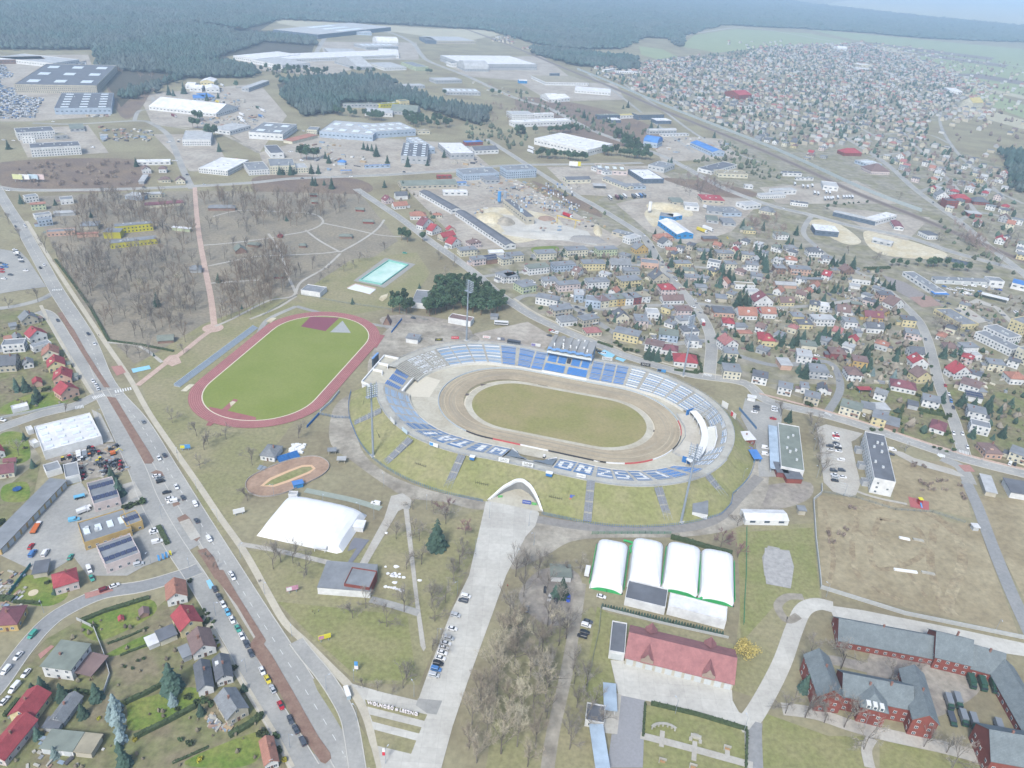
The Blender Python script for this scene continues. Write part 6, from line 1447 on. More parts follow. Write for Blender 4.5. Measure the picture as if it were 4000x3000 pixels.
for p, q in zip(P, P[1:]): b.tube(p, q, .55, n=6)
tag(obj('air_duct', b, m_green), 'bright green bent air duct between the two left tennis halls', 'air duct')
b = MB(); P = smooth(W('23 1510,180 1560,195 1620,200 1640,185', 1), 3)
for p, q in zip(P, P[1:]): b.tube(p, q, .6, n=6)
tag(obj('air_duct', b, m_green), 'green air duct in front of the third tennis hall', 'air duct')
# the little oval dirt track
mo = mat('brown_shale', (168, 140, 118), .14, .5, rgb2=(182, 154, 132), sc2=.12)
area('small_oval_track', 'F 532,1044 548,1028 600,1004 650,990 685,988 706,998 710,1012 695,1028 660,1046 615,1066 575,1074 548,1070 534,1060', mo, True)
area('small_oval_border', 'F 562,1051 582,1034 622,1017 652,1006 674,1005 682,1013 670,1023 625,1042 592,1053', mat('orange_border', (228, 190, 154), .06, .6))
area('small_oval_infield', 'F 570,1050 586,1038 624,1021 653,1010 671,1009 676,1014 664,1021 622,1038 590,1049', m_green_ := mat('winter_lawn'))
b = MB(); P = smooth(W('F 532,1044 548,1028 600,1004 650,990 685,988 706,998 710,1012 695,1028 660,1046 615,1066 575,1074 548,1070 534,1060'), 4, True); P.append(P[0])
b.strip([p+Vector((0, 0, 1)) for p in P], P); b.strip([p+Vector((0, 0, 1)) for p in offs(P, .3)], [p+Vector((0, 0, 1)) for p in P])
tag(obj('track_board', b, mat('weathered_board', (176, 168, 160), .15, .8)), 'low grey board fence round the small brown oval dirt track', 'fence')
def small_stand(t, a, c, D, h, m, label, rows=6):
    A, B = G(t, *a), G(t, *c); d = B-A; L = d.length; root = thing('small_stand', label, 'stand', A, math.atan2(d.y, d.x))
    for s in (0, 1):
        b = MB(); x0, x1 = (L*.5*s+.15, L*.5*(s+1)-.15)
        for k in range(rows): b.box(x0, D*k/rows, 0, x1, D*k/rows+D/rows*.7, .4+h*k/rows)
        obj('seating_block', b, m, root)
def stall(t, x, y, w, label):
    r = thing('rim_stall', label, 'stall', G(t, x, y, 8.55), -.22); b = MB(); b.box(-w/2, -1, 0, w/2, 1, 1.9); obj('box', b, m_blue, r); b = MB(); b.box(-w/2-.2, -1.2, 1.9, w/2+.2, 1.2, 2.1); obj('roof', b, m_white, r)
stall('12', 1868, 650, 2.6, 'blue box with white roof on the stadium rim near the letter W')
stall('22', 320, 790, 3.4, 'blue and white stall on the stadium rim near the letter O')
small_stand('12', (205, 685), (385, 628), 5, 1.6, m_blue, 'small stand with two bright blue seat blocks by the small dirt oval')
small_stand('12', (5, 735), (70, 755), 3, 1.2, mat('grey_bench', (150, 160, 170), .1, 1), 'small grey bench stand left of the clubhouse', 4)
building(G('12', 330, 908), G('12', 410, 890), 3, 2.6, 'f', 'B', 'b', '0', 'S', 'bright blue hut at the lower edge of the small dirt oval')
b = MB(); c = G('12', 360, 560); r = random.Random(4)
b.v = []; 
for i in range(60):
    p = Vector((r.uniform(-3.6, 3.6), r.uniform(-4.4, 4.4), 0)); s = r.uniform(.5, 1.0); b.obox((c.x+p.x, c.y+p.y), r.random()*3, s*2, s*1.5, 0, s*1.1)
tag(obj('tarpaulin_heap', b, m_white), 'heap of white tarpaulin bags behind the small dirt oval', 'heap')
# far stand of the athletics ground: long rows of blue benches
def bench_rows(name, t, a, c, D, label, rows=5, m=None):
    A, B = G(t, *a), G(t, *c); d = B-A; L = d.length; root = thing(name, label, 'stand', A, math.atan2(d.y, d.x)); n = int(L/11)
    b = MB(); b.box(0, .2, 0, L, D, .25); obj('base', b, m_cs, root)
    for s in range(n):
        b = MB()
        for k in range(rows): b.box(L*s/n+.3, D*k/rows+.2, .2, L*(s+1)/n-.3, D*k/rows+.75, .5+.32*k)
        obj('seating_block', b, m or mat('bench_blue', (184, 196, 206), .1, 1), root)
bench_rows('bench_stand', '01', (1555, 1690), (2235, 1175), 4.6, 'long low stand of pale blue benches along the left side of the running track')
b = MB(); p, q = G('02', 1690, -10), G('11', 0, 1180)
# pool
pw = thing('swimming_pool', 'drained turquoise open-air swimming pool with pale floor in the meadow', 'swimming pool', (0, 0, 0))
P = W('11 1145,600 1305,640 1085,800 905,765'); zt, zb = .5, -.0
b = MB(); b.face([Vector((p.x, p.y, .30)) for p in P]); obj('floor', b, mat('pool_floor', (212, 236, 226), .05, .25, rgb2=(180, 220, 206), sc2=.05), pw)
b = MB(); O_ = [p+(p-sum(P, Vector())/4).normalized()*2 for p in P]
for i in range(4):
    j = (i+1) % 4; b.face([(*P[i].xy, 1.3), (*P[j].xy, 1.3), (*O_[j].xy, 1.3), (*O_[i].xy, 1.3)]); b.face([(*P[i].xy, .25), (*P[j].xy, .25), (*P[j].xy, 1.3), (*P[i].xy, 1.3)]); b.face([(*O_[i].xy, 0), (*O_[j].xy, 0), (*O_[j].xy, 1.3), (*O_[i].xy, 1.3)])
obj('rim', b, mat('pool_turquoise', (142, 200, 186), .06, .5), pw)
P = W('11 860,800 1035,845 985,885 790,835'); b = MB(); b.prism([p.xy for p in P], 0, .4); tag(obj('paddling_pool', b, mat('pool_white', (236, 240, 238), .05, .4)), 'small empty white paddling pool below the turquoise pool', 'paddling pool')
area('volleyball_court', '11 1060,930 1080,900 1140,880 1130,920 1090,950', m_sand)
# walls and fences
def fence(t, pts, h, th, m, label, cat='wall', name='boundary_wall', posts=0):
    P = [G(t, *map(float, s.split(','))) for s in pts.split()]; b = MB(); pb = MB()
    for p, q in zip(P, P[1:]):
        u = (q-p).normalized(); v = Vector((-u.y, u.x, 0))*th/2
        if posts:
            n = max(1, int((q-p).length/posts))
            for i in range(n+1): x = p.lerp(q, i/n); pb.box(x.x-.07, x.y-.07, 0, x.x+.07, x.y+.07, h)
            for z in (h*.2, h*.45, h*.7, h*.97): b.prism([(p+v).xy, (p-v).xy, (q-v).xy, (q+v).xy], z-.03, z+.03)
        else: b.prism([(p+v).xy, (p-v).xy, (q-v).xy, (q+v).xy], 0, h)
    o = tag(obj(name, b, m), label, cat)
    if posts: obj('post', pb, m, o)
m_wallc = mat('concrete_panel_wall', (190, 192, 190), .1, .6); m_mesh = mat('mesh_fence', (150, 158, 156), .1, 1); m_gmesh = mat('green_mesh_fence', (84, 150, 110), .1, 1)
fence('32', '460,880 462,950 390,1010 395,1100 410,1350 445,1659 455,1775', 2.2, .35, m_wallc, 'grey concrete panel wall along the left edge of the fallow field')
fence('33', '460,110 1180,335 2260,555', 2.2, .35, m_wallc, 'grey concrete panel wall between the fallow field and the barracks road')
fence('32', '480,940 760,985 1100,1090 1420,1110 1700,1200', 1.6, .08, m_mesh, 'thin wire fence along the top of the fallow field', 'fence', 'wire_fence', 3)
fence('23', '770,270 750,480 700,700 650,960', 1.5, .08, m_mesh, 'thin wire fence left of the red-roofed garage building', 'fence', 'wire_fence', 3)
fence('23', '780,285 1300,415 1870,540', 1.4, .2, m_wallc, 'low pale wall under the thuja row')
fence('22', '2025,1250 2020,1659 2005,1900 2000,2080', 2.4, .08, m_gmesh, 'green mesh fence right of the white tennis halls', 'fence', 'mesh_fence', 3)
fence('22', '690,1300 1150,1295 1370,1300', 2, .08, m_gmesh, 'green mesh fence behind the white tennis halls', 'fence', 'mesh_fence', 3)
fence('03', '665,380 810,450 900,680 950,860 900,1010', 1.5, .25, m_wallc, 'pale concrete wall beside the white mossy-roofed house')
fence('02', '0,300 280,245 560,180', 1.5, .2, m_wallc, 'grey wall along the garden above the white flat-roofed hall')
fence('12', '555,245 650,160 720,70', 1.8, .2, mat('pale_board', (206, 216, 226), .06, 1), 'pale panel fence at the lower right of the running track', 'fence', 'panel_fence')
fence('12', '440,380 545,265', 1.8, .2, m_blue, 'blue panel fence at the lower right corner of the running track', 'fence', 'panel_fence')
fence('12', '550,265 690,295 805,300', 1.8, .1, mat('fence_blue'), 'blue gate fence across the dirt road by the running track', 'fence', 'gate_fence', 2)
fence('11', '1260,1105 1170,1220', 1.8, .2, m_blue, 'blue panel fence by the brown A-frame hut', 'fence', 'panel_fence')
fence('22', '1960,220 2090,370 2110,395', 2, .15, mat('fence_blue'), 'grey blue fence along the stadium car park', 'fence', 'panel_fence')
fence('11', '350,900 250,950 60,1070', 1.5, .08, m_mesh, 'thin wire fence above the running track bend', 'fence', 'wire_fence', 3)
fence('11', '380,890 750,960 1120,1010 1480,1110', 1.5, .08, m_mesh, 'thin wire fence between the pool meadow and the running track', 'fence', 'wire_fence', 3)
fence('03', '80,165 270,-90', 1.9, .12, mat('teal_fence', (60, 130, 140), .1, 1), 'teal fence beside the vegetable plots', 'fence', 'panel_fence')
# noise barrier along the railway
P = smooth(W('F 1240,150 1318,182 1438,234 1659,322 1846,408 1979,459')); b = MB()
for p, q in zip(P, P[1:]):
    u = (q-p).normalized(); v = Vector((-u.y, u.x, 0))*.2; w = Vector((-u.y, u.x, 0))*9; b.prism([(p+w+v).xy, (p+w-v).xy, (q+w-v).xy, (q+w+v).xy], 0, 4.5)
tag(obj('noise_barrier', b, mat('barrier_grey', (188, 196, 194), .06, .4)), 'long pale grey noise barrier running beside the railway', 'noise barrier')
# ------------------------------------------------------------ lettering and billboards
def text_mesh(s, size, ext=.0):
    cu = bpy.data.curves.new('text_tmp', 'FONT'); cu.body = s; cu.size = size; cu.extrude = ext; cu.align_x = 'CENTER'; cu.align_y = 'CENTER'
    o = bpy.data.objects.new('text_tmp', cu); COL.objects.link(o); bpy.context.view_layer.update()
    me = bpy.data.meshes.new_from_object(o.evaluated_get(bpy.context.evaluated_depsgraph_get())); bpy.data.objects.remove(o); bpy.data.curves.remove(cu); me.name = 'lettering'; return me
A, B = G('13', 965, 1110), G('13', 1400, 1215); d = B-A; L = d.length
me = text_mesh('WOLNOŚĆ # LESZNO', 1.0, .18); xs = [v.co.x for v in me.vertices]; wd_ = max(xs)-min(xs); me.transform(Matrix.Diagonal((L/wd_, 2.35, 1.4, 1))); me.materials.append(mat('letter_cream', (244, 236, 236), .03, 1))
o = tag(link('letter_sign', me, None, (A+B)/2+Vector((0, 0, 1.2))), 'big standing white letters WOLNOŚĆ # LESZNO on the upper grass strip', 'letter sign'); o.rotation_euler = (rad(90), 0, math.atan2(d.y, d.x))
b = MB()
for i in range(15): x = -L/2+L*(i+.5)/15; b.box(x-.06, -1.2, -.1, x+.06, -.9, .1)
obj('stand', b, m_steel, o)
def billboard(t, x, y, w, h, leg, face, m, label, txt=None, mt=None, legs=2, m2=None):
    zb_ = 8.5 if leg > 5 else 0
    if zb_: leg = .5
    r = thing('billboard', label, 'billboard', G(t, x, y, zb_), face)
    b = MB(); b.box(-w/2, -.12, leg, w/2, .12, leg+h); obj('panel', b, m, r)
    if m2: b = MB(); b.box(-w*.48, -.15, leg+h*.1, -w*.05, -.13, leg+h*.9); obj('poster_field', b, m2, r)
    b = MB()
    for i in range(legs): lx = -w*.3+w*.6*i/max(1, legs-1); b.box(lx-.12, -.1, 0, lx+.12, .1, leg)
    obj('leg', b, m_steel, r)
    if txt:
        me = text_mesh(txt, 1); xs = [v.co.x for v in me.vertices]; ys = [v.co.y for v in me.vertices]; sc = min(w*.85/(max(xs)-min(xs)), h*.6/(max(ys)-min(ys))); me.transform(Matrix.Scale(sc, 4)); me.materials.append(mt)
        tx = link('lettering', me, r, (0, -.16, leg+h/2)); tx.rotation_euler = (rad(90), 0, 0)
m_pinkb, m_yelb, m_bluea = mat('poster_pink', (206, 150, 172), .25, .8), mat('poster_yellow', (232, 222, 70), .1, .8), mat('poster_blue', (90, 160, 220), .1, .8)
m_redb, m_blk = mat('poster_red', (222, 60, 78), .05, 1), mat('letter_black', (50, 52, 58), .05, 1)
billboard('13', 318, 145, 5.2, 2.4, 1.6, .42, m_pinkb, 'pink billboard on the lawn beside the sand-coloured footpath', m2=m_white)
billboard('13', 595, 565, 5.2, 2.4, 1.6, .45, m_yelb, 'yellow and pink billboard on the lawn above the bus shelter', m2=m_pinkb)
billboard('02', 1605, 575, 5.4, 2.6, 1.4, .25, m_bluea, 'blue and yellow billboard on the grass beside the footpath', m2=m_yelb)
billboard('02', 2068, 1130, 5.6, 2.8, 1.2, .5, m_white, 'white billboard with red stripe on the grass left of the small dirt oval', m2=None)
billboard('11', 1580, 1290, 5.5, 1.8, .6, .25, m_blk, 'black board with white and yellow letters behind the far stands', 'LVBET', m_yelb)
billboard('11', 1720, 1275, 5.5, 1.9, .6, .15, m_redb, 'red board with white letters behind the far stands', 'ENERGA', m_white)
billboard('11', 1992, 1270, 5.8, 2.0, .6, -.02, m_white, 'white board behind the far stands near the car park', 'ENEA', m_redb)
billboard('11', 2115, 1285, 5.5, 2.2, .6, -.05, mat('poster_grey', (120, 124, 140), .3, .8), 'grey board behind the far stands near the car park', None, None, 2, m_white)
billboard('21', 205, 1340, 7, 2.4, .6, -.1, m_white, 'white and purple board behind the bright blue seats', None, None, 2, mat('poster_purple', (140, 136, 190), .2, 1))
billboard('21', 820, 1460, 7.5, 2.6, .6, -.12, m_white, 'white board beside the pale blue parking bays', 'RETMIX', mat('poster_grey'))
billboard('21', 1150, 1510, 7, 2.2, .8, -.15, m_blk, 'black board with white letters beside the street behind the stadium', 'GOLD', m_white)
billboard('21', 1290, 1560, 6, 2.2, .4, -.15, m_bluea, 'blue board beside the street behind the stadium', None, None, 2, m_blk)
billboard('22', 1833, 210, 5, 4.4, .4, -.9, m_white, 'tall white board behind the right stands, the upper of two')
billboard('22', 1905, 300, 5, 4.4, .4, -1.15, m_white, 'tall white board behind the right stands, the lower of two', m2=m_redb)
billboard('22', 2015, 555, 9, 2.2, .2, -.62, mat('poster_purple'), 'dark banner on the right grass bank beside the white kiosk roof')
billboard('22', 1170, 880, 5, 3, 2.0, -.02, m_blk, 'dark score panel on the rim behind the letter E', None, None, 2, mat('screen_black'))
billboard('22', 595, 815, 5, 2.4, 7.6, -.2, m_white, 'white board on the stadium rim behind the letter N', 'ENTERIO', mat('poster_grey'))
billboard('22', 135, 720, 6.2, 2.8, 7.8, -.22, m_white, 'white board on the stadium rim over the pit gate', 'SIMP', m_blk)
billboard('12', 2140, 680, 6, 2.6, 7.8, -.2, m_white, 'white board with grey lettering on the rim beside the letter W', 'SAD', mat('poster_grey'))
billboard('12', 1180, 340, 5.5, 2.6, 7.6, -.95, m_white, 'white board on the left rim above the grass bank')
billboard('12', 1285, 425, 5.5, 2.4, 7.4, -.85, mat('poster_pale', (200, 220, 232), .06, 1), 'pale blue board on the left rim above the grass bank')
billboard('12', 1535, 545, 5.5, 2.4, 7.6, -.4, m_white, 'white and blue board on the rim behind the letter A', None, None, 2, m_bluea)
billboard('22', 125, 1045, 4.6, 2.2, .8, -.1, mat('banner_blue', (84, 104, 176), .08, 1), 'blue banner inside the white entrance arch', 'EWINNER', m_white)
billboard('22', 190, 1050, 2.6, 1.6, .4, -.1, mat('banner_green', (112, 184, 112), .08, 1), 'green banner at the right foot of the entrance arch')
billboard('12', 2110, 985, 2.4, 1.4, .4, .2, mat('banner_green'), 'green banner at the left foot of the entrance arch')
for k, (x, m, nm) in enumerate(((160, mat('poster_lime', (222, 224, 170), .1, 1), 'yellow-green'), (220, m_white, 'white'), (295, mat('poster_pale'), 'pale'), (348, mat('poster_rose', (230, 208, 206), .1, 1), 'pinkish'))): billboard('00', x, 1572, 11, 5.5, 3, 0, m, '%s billboard standing in the scrub beside the cross road' % nm)
billboard('20', 528, 1452, 12, 6, 3, 0, m_white, 'white billboard beside the cross road'); billboard('20', 553, 1452, 12, 6, 3, 0, m_yelb, 'yellow billboard beside the cross road')
for k, (x, y) in enumerate(((1378, 1535), (1415, 1522), (1445, 1508))):
    r = thing('flag_banner', 'blue feather flag on the workshop forecourt, %s of three' % ('left', 'middle', 'right')[k], 'flag', G('02', x, y)); b = MB(); b.box(-.5, -.05, .6, .5, .05, 4); obj('banner', b, m_bluea, r); b = MB(); b.tube((-.55, 0, 0), (-.55, 0, 4.3), .05); obj('pole', b, m_steel, r)
r = thing('flag_banner', 'yellow flag on the workshop forecourt beside three blue ones', 'flag', G('02', 1475, 1485)); b = MB(); b.box(-.5, -.05, .6, .6, .05, 3.2); obj('banner', b, m_yelb, r); b = MB(); b.tube((-.55, 0, 0), (-.55, 0, 3.5), .05); obj('pole', b, m_steel, r)
# banner lying on the bank
p = [G('22', x, y, z) for x, y, z in ((500, 960, 4.6), (580, 970, 4.6), (570, 1055, 2.2), (490, 1048, 2.2))]; b = MB(); up = Vector((0, 0, .5))
for i in range(3):
    for j in range(3):
        f = lambda u, v: p[0].lerp(p[1], u).lerp(p[3].lerp(p[2], u), v)+up
        b.face([f(i/3+.02, j/3+.02), f((i+1)/3-.02, j/3+.02), f((i+1)/3-.02, (j+1)/3-.02), f(i/3+.02, (j+1)/3-.02)], 1 if j == 1 and i < 2 else 0)
tag(obj('bank_banner', b, [mat('banner_blue'), m_redb]), 'blue and red patchwork banner laid on the grass bank right of the arch', 'banner')
# black railings on the bank
for k, (t, x, y, n, ang) in enumerate((('12', 1950, 860, 6, -.22), ('12', 1420, 700, 6, -.45), ('12', 1055, 440, 5, -1.1), ('22', 375, 985, 6, -.2), ('12', 930, 160, 5, -1.5))):
    z = 4.0; c = G(t, x, y, z); b = MB(); L = 7
    for i in range(n+1): b.box(-L/2+L*i/n-.05, -.05, -1, -L/2+L*i/n+.05, .05, 1.3)
    b.box(-L/2, -.05, .1, L/2, .05, .2); o = tag(obj('barrier_rail', b, m_blk, None, c, ang), 'row of thin black posts on the grass bank, ' + ('left of the entrance arch', 'between the two left stairs', 'beside the left floodlight mast', 'right of the entrance arch', 'nearest the left dirt road')[k], 'railing')
# lamp posts
def lamp(t, x, y, H=8.0, ang=0.0):
    r = thing('street_lamp', 'grey street lamp post', 'street lamp', G(t, x, y), ang, 'street lamps', 'street lamp', auto=True)
    if 'p' not in lamp.__dict__:
        b = MB(); b.tube((0, 0, 0), (0, 0, 8), .09, .06, 6); b.tube((0, 0, 7.9), (1.4, 0, 8.25), .05, n=5); lamp.p = b.mesh('post', [m_pole])
        b = MB(); b.box(1.2, -.16, 8.18, 2.0, .16, 8.34); lamp.h = b.mesh('lamp_head', [m_lamp])
    link('post', lamp.p, r); link('lamp_head', lamp.h, r)
for t, pts in (('13', '75,160 310,522 608,985 845,910 1365,1045 1565,570 1740,155 1120,1620 295,1487 870,1250'), ('12', '1105,890 1475,1085 1895,1450 2015,1160 580,1050 900,1140 1020,1170 155,970'), ('22', '145,1230 188,1395 40,1525 1990,840'), ('02', '860,320 985,505 1545,670 1700,920 1885,1195 2080,1505 1400,1165 1305,1560 1640,1610'), ('32', '1180,590 1845,670 655,970 1570,600 385,430 395,580 420,810'), ('33', '500,180 1960,480 825,1320'), ('21', '860,1310 1290,640 1460,850 1565,1000 1190,60 720,60 960,250 1200,500'), ('03', '380,320 1865,345 2130,830'), ('01', '425,1120 625,1480 210,130'), ('23', '1410,1190 2005,1340')):
    for w in pts.split(): lamp(t, *map(float, w.split(',')), ang=R_.uniform(-3, 3))
# bus shelter, advertising pillar, signs
r = thing('bus_shelter', 'white flat-roofed bus shelter beside the sand-coloured path at the bus bay', 'bus shelter', G('13', 790, 1030), 2.05); b = MB(); b.box(-2.6, -.9, 2.4, 2.6, .9, 2.6); obj('roof', b, m_white, r)
for x in (-2.4, 2.4):
    b = MB(); b.box(x-.06, -.8, 0, x+.06, .8, 2.4); obj('side_panel', b, mat('shelter_glass', (180, 196, 204), .05, 1, rough=.2), r)
r = thing('advertising_pylon', 'slim blue and cream pylon sign on the lawn near the bus shelter', 'pylon sign', G('13', 868, 825)); b = MB(); b.box(-.8, -.15, 1.5, .8, .15, 3.4, 0); obj('lower_panel', b, mat('letter_cream'), r); b = MB(); b.box(-.7, -.16, 3.5, .7, .16, 5.6); obj('upper_panel', b, m_bluea, r); b = MB(); b.tube((0, 0, 0), (0, 0, 1.5), .1); obj('pole', b, m_pole, r)
r = thing('flag_pole', 'flag pole with white and red flag at the bottom end of the paved square', 'flag pole', G('13', 1120, 1622)); b = MB(); b.tube((0, 0, 0), (0, 0, 9), .08); obj('pole', b, m_pole, r); b = MB(); b.box(-1.1, -.03, 6.5, -.1, .03, 8.6, 0); b.box(-1.1, -.03, 4.6, -.1, .03, 6.5, 1); obj('flag', b, [m_white, m_redb], r)
# snow patches
m_snow = mat('old_snow', (250, 250, 252), .03, 1)
r = random.Random(9); b = MB()
for t, pts in (('13', '1120,95 1145,100 1170,102 1195,105 1215,115 1240,120 1262,128 1180,0 1210,3 1240,10 1275,15 1200,60 1415,40'), ('12', '1125,1290 1120,1580 1210,1580 1140,1640 1180,1645 1240,1645 1200,1640')):
    for w in pts.split(','*0 or None):
        x, y = map(float, w.split(',')); c = G(t, x, y); s = r.uniform(.5, 1.1); b.prism([(c.x+s*1.3*math.cos(a*.785)*r.uniform(.7, 1.2), c.y+s*math.sin(a*.785)*r.uniform(.7, 1.2)) for a in range(8)], 0, .35)
struct(obj('snow', b, m_snow), 'last patches of old snow on the paving by the cafe', 'stuff')
# sandbox, trampolines, garden bits
def simple(name, label, cat, t, x, y, fn, m):
    b = MB(); fn(b); return tag(obj(name, b, m, None, G(t, x, y)), label, cat)
def disc(b, r, z0, z1, n=16): b.prism([(r*math.cos(6.283*i/n), r*math.sin(6.283*i/n)) for i in range(n)], z0, z1)
simple('trampoline', 'round blue garden trampoline beside the bent row of garages', 'trampoline', '02', 150, 915, lambda b: (disc(b, 2.1, .7, .85), [b.tube((1.8*math.cos(a), 1.8*math.sin(a), 0), (1.8*math.cos(a), 1.8*math.sin(a), 2.2), .05, n=4) for a in (0, 1.05, 2.1, 3.14, 4.2, 5.2)]), mat('trampoline_blue', (44, 92, 150), .1, 1))
simple('stone_circle', 'round pale stone circle on the bright lawn behind the pink house', 'paving circle', '03', 287, 145, lambda b: (disc(b, 2.0, 0, .12), disc(b, 1.2, .12, .16), disc(b, .6, .16, .2)), mat('stone_ring', (220, 206, 176), .1, 2))
r = thing('playground_set', 'red playground tower with a blue slide on a red rubber square', 'playground', G('32', 1305, 1035))
for nm, f, m in (('tower', lambda b: b.box(-1, -1, 0, 1, 1, 2.6), mat('play_red', (170, 60, 60), .1, 1)), ('roof', lambda b: b.prism([(-1.2, -1.2), (1.2, -1.2), (1.2, 1.2), (-1.2, 1.2)], 3.4, 3.7), m_yelb), ('slide', lambda b: b.face([(-.4, -1, 1.6), (.4, -1, 1.6), (.4, -4, .2), (-.4, -4, .2)]), m_bluea), ('climbing_bar', lambda b: [b.tube((x, 2.5, 0), (x, 2.5, 2.2), .06) for x in (-2, 0, 2)]+[b.tube((-2, 2.5, 2.2), (2, 2.5, 2.2), .06)], mat('play_red'))):
    b = MB(); f(b); obj(nm, b, m, r)
# concrete slabs in the fallow field
for k, (x, y, w) in enumerate(((1180, 1345, 5), (1300, 1358, 5), (1190, 1625, 11), (1385, 1645, 6))):
    simple('concrete_remnant', ('low white wall stub in the fallow field, upper left', 'grey slab with white edge in the fallow field, upper right', 'long white wall stub in the fallow field, lower left', 'grey slab with white edge in the fallow field, lower right')[k], 'concrete remnant', '32', x, y, lambda b: b.prism([(-w/2, .4), (w/2, -.9), (w/2, .7), (-w/2, 1.8)], 0, .8), m_white if k % 2 == 0 else m_cs)
# monument lawn pieces
r = thing('memorial_arch', 'grey curved memorial colonnade on the monument lawn', 'memorial', G('23', 1305, 1320)); 
for i in range(7):
    a = .5+2.1*i/6; b = MB(); b.box(5*math.cos(a)-.3, 3.2*math.sin(a)-2-.3, 0, 5*math.cos(a)+.3, 3.2*math.sin(a)-2+.3, 1.6); obj('pillar', b, m_cs, r)
b = MB(); b.strip([Vector((5.5*math.cos(.4+2.3*i/8), 3.7*math.sin(.4+2.3*i/8)-2, 1.8)) for i in range(9)], [Vector((4.3*math.cos(.4+2.3*i/8), 2.5*math.sin(.4+2.3*i/8)-2, 1.8)) for i in range(9)]); obj('beam', b, m_cs, r)
r = thing('memorial_stone', 'grey stepped memorial block with two wings on the monument lawn', 'memorial', G('23', 1585, 1410), -.25)
for nm, q in (('block', (-2, 0, 0, 2, 1.2, 1.4)), ('wing', (-2.4, -1.4, 0, -1.2, 0, .7)), ('wing', (1.2, -1.4, 0, 2.4, 0, .7)), ('plinth', (-1, 1.2, 0, 1, 2.2, .6))): b = MB(); b.box(*q); obj(nm, b, m_cs, r)
for k, (x, y) in enumerate(((1300, 1610), (1565, 1659), (1860, 1500))):
    r = thing('bench_niche', 'small bench niche with wooden seats on the monument lawn, ' + ('left', 'bottom middle', 'right')[k], 'bench', G('23', x, y), -.25); b = MB(); b.box(-1.4, .8, 0, 1.4, 1.1, 1.2); b.box(-1.4, -.8, 0, -1.1, .8, .9); obj('surround', b, m_cs, r); b = MB(); b.box(-.9, -.4, .35, .9, .4, .5); obj('seat', b, mat('bench_wood', (184, 146, 104), .1, 2), r)
# gravel works: silos, gantry crane, heaps
def silo(t, x, y, rr, H, m, label):
    r = thing('silo', label, 'silo', G(t, x, y)); b = MB(); b.tube((0, 0, 3), (0, 0, H), rr, n=12); obj('tank', b, m, r); b = MB(); b.tube((0, 0, 1), (0, 0, 3), .3, rr, 12); obj('hopper', b, m, r); b = MB(); [b.tube((rr*.8*math.cos(a), rr*.8*math.sin(a), 0), (rr*.8*math.cos(a), rr*.8*math.sin(a), 3.2), .15) for a in (0, 1.57, 3.14, 4.71)]; obj('leg', b, m_steel, r)
silo('11', 2100, 100, 2, 14, m_bluea, 'pale blue silo at the gravel works'); silo('11', 2148, 95, 2, 14, m_steel, 'grey silo at the gravel works'); silo('21', 78, 230, 1.8, 11, mat('poster_pale'), 'pale silo against the grey works building'); silo('21', 1185, 180, 2, 13, m_white, 'white silo on the dusty yard beside the blue halls')
r = thing('gantry_crane', 'yellow gantry crane over the concrete yard', 'crane', G('21', 380, 275), -.55); m_cr = mat('crane_yellow', (226, 196, 92), .05, 1)
for nm, q in (('girder', ((0, 0, 9.5), (30, 0, 9.5), .5)), ('leg', ((1, -2, 0), (1, 0, 9.5), .25)), ('leg', ((1, 2, 0), (1, 0, 9.5), .25)), ('leg', ((24, -2, 0), (24, 0, 9.5), .25)), ('leg', ((24, 2, 0), (24, 0, 9.5), .25))): b = MB(); b.tube(*q, n=4); obj(nm, b, m_cr, r)
def heap(t, x, y, rx, ry, h, m, label):
    b = MB(); r = random.Random(int(x)); n, k = 14, 5; g = [[(rx*(1-j/k)*math.cos(6.283*i/n)*r.uniform(.85, 1.1), ry*(1-j/k)*math.sin(6.283*i/n)*r.uniform(.85, 1.1), h*(1-(1-j/k)**1.5)) for i in range(n)] for j in range(k)]
    for j in range(k-1):
        for i in range(n): b.face([g[j][i], g[j][(i+1) % n], g[j+1][(i+1) % n], g[j+1][i]])
    b.face(g[-1]); tag(obj('heap', b, m, None, G(t, x, y)), label, 'heap')
heap('11', 2040, 230, 16, 20, 7, m_sand, 'large sand heap at the gravel works'); heap('11', 2150, 260, 12, 14, 6, m_dirt, 'grey gravel heap at the gravel works'); heap('21', 300, 230, 10, 10, 3, mat('rust_heap', (166, 142, 126), .2, 1), 'rusty brown heap in the concrete yard'); heap('21', 740, 330, 5, 22, 4, m_sand, 'narrow sandy heap beside the scrap yard'); heap('21', 1320, 130, 26, 16, 5, m_sand, 'broad pale gravel heap behind the blue halls'); heap('21', 250, 375, 40, 14, 3, m_conc, 'pale rubble heap in the concrete yard'); heap('21', 640, 410, 22, 14, 2.5, mat('scrap', (168, 164, 158), .35, 1.5), 'grey scrap heap behind the cream double houses')
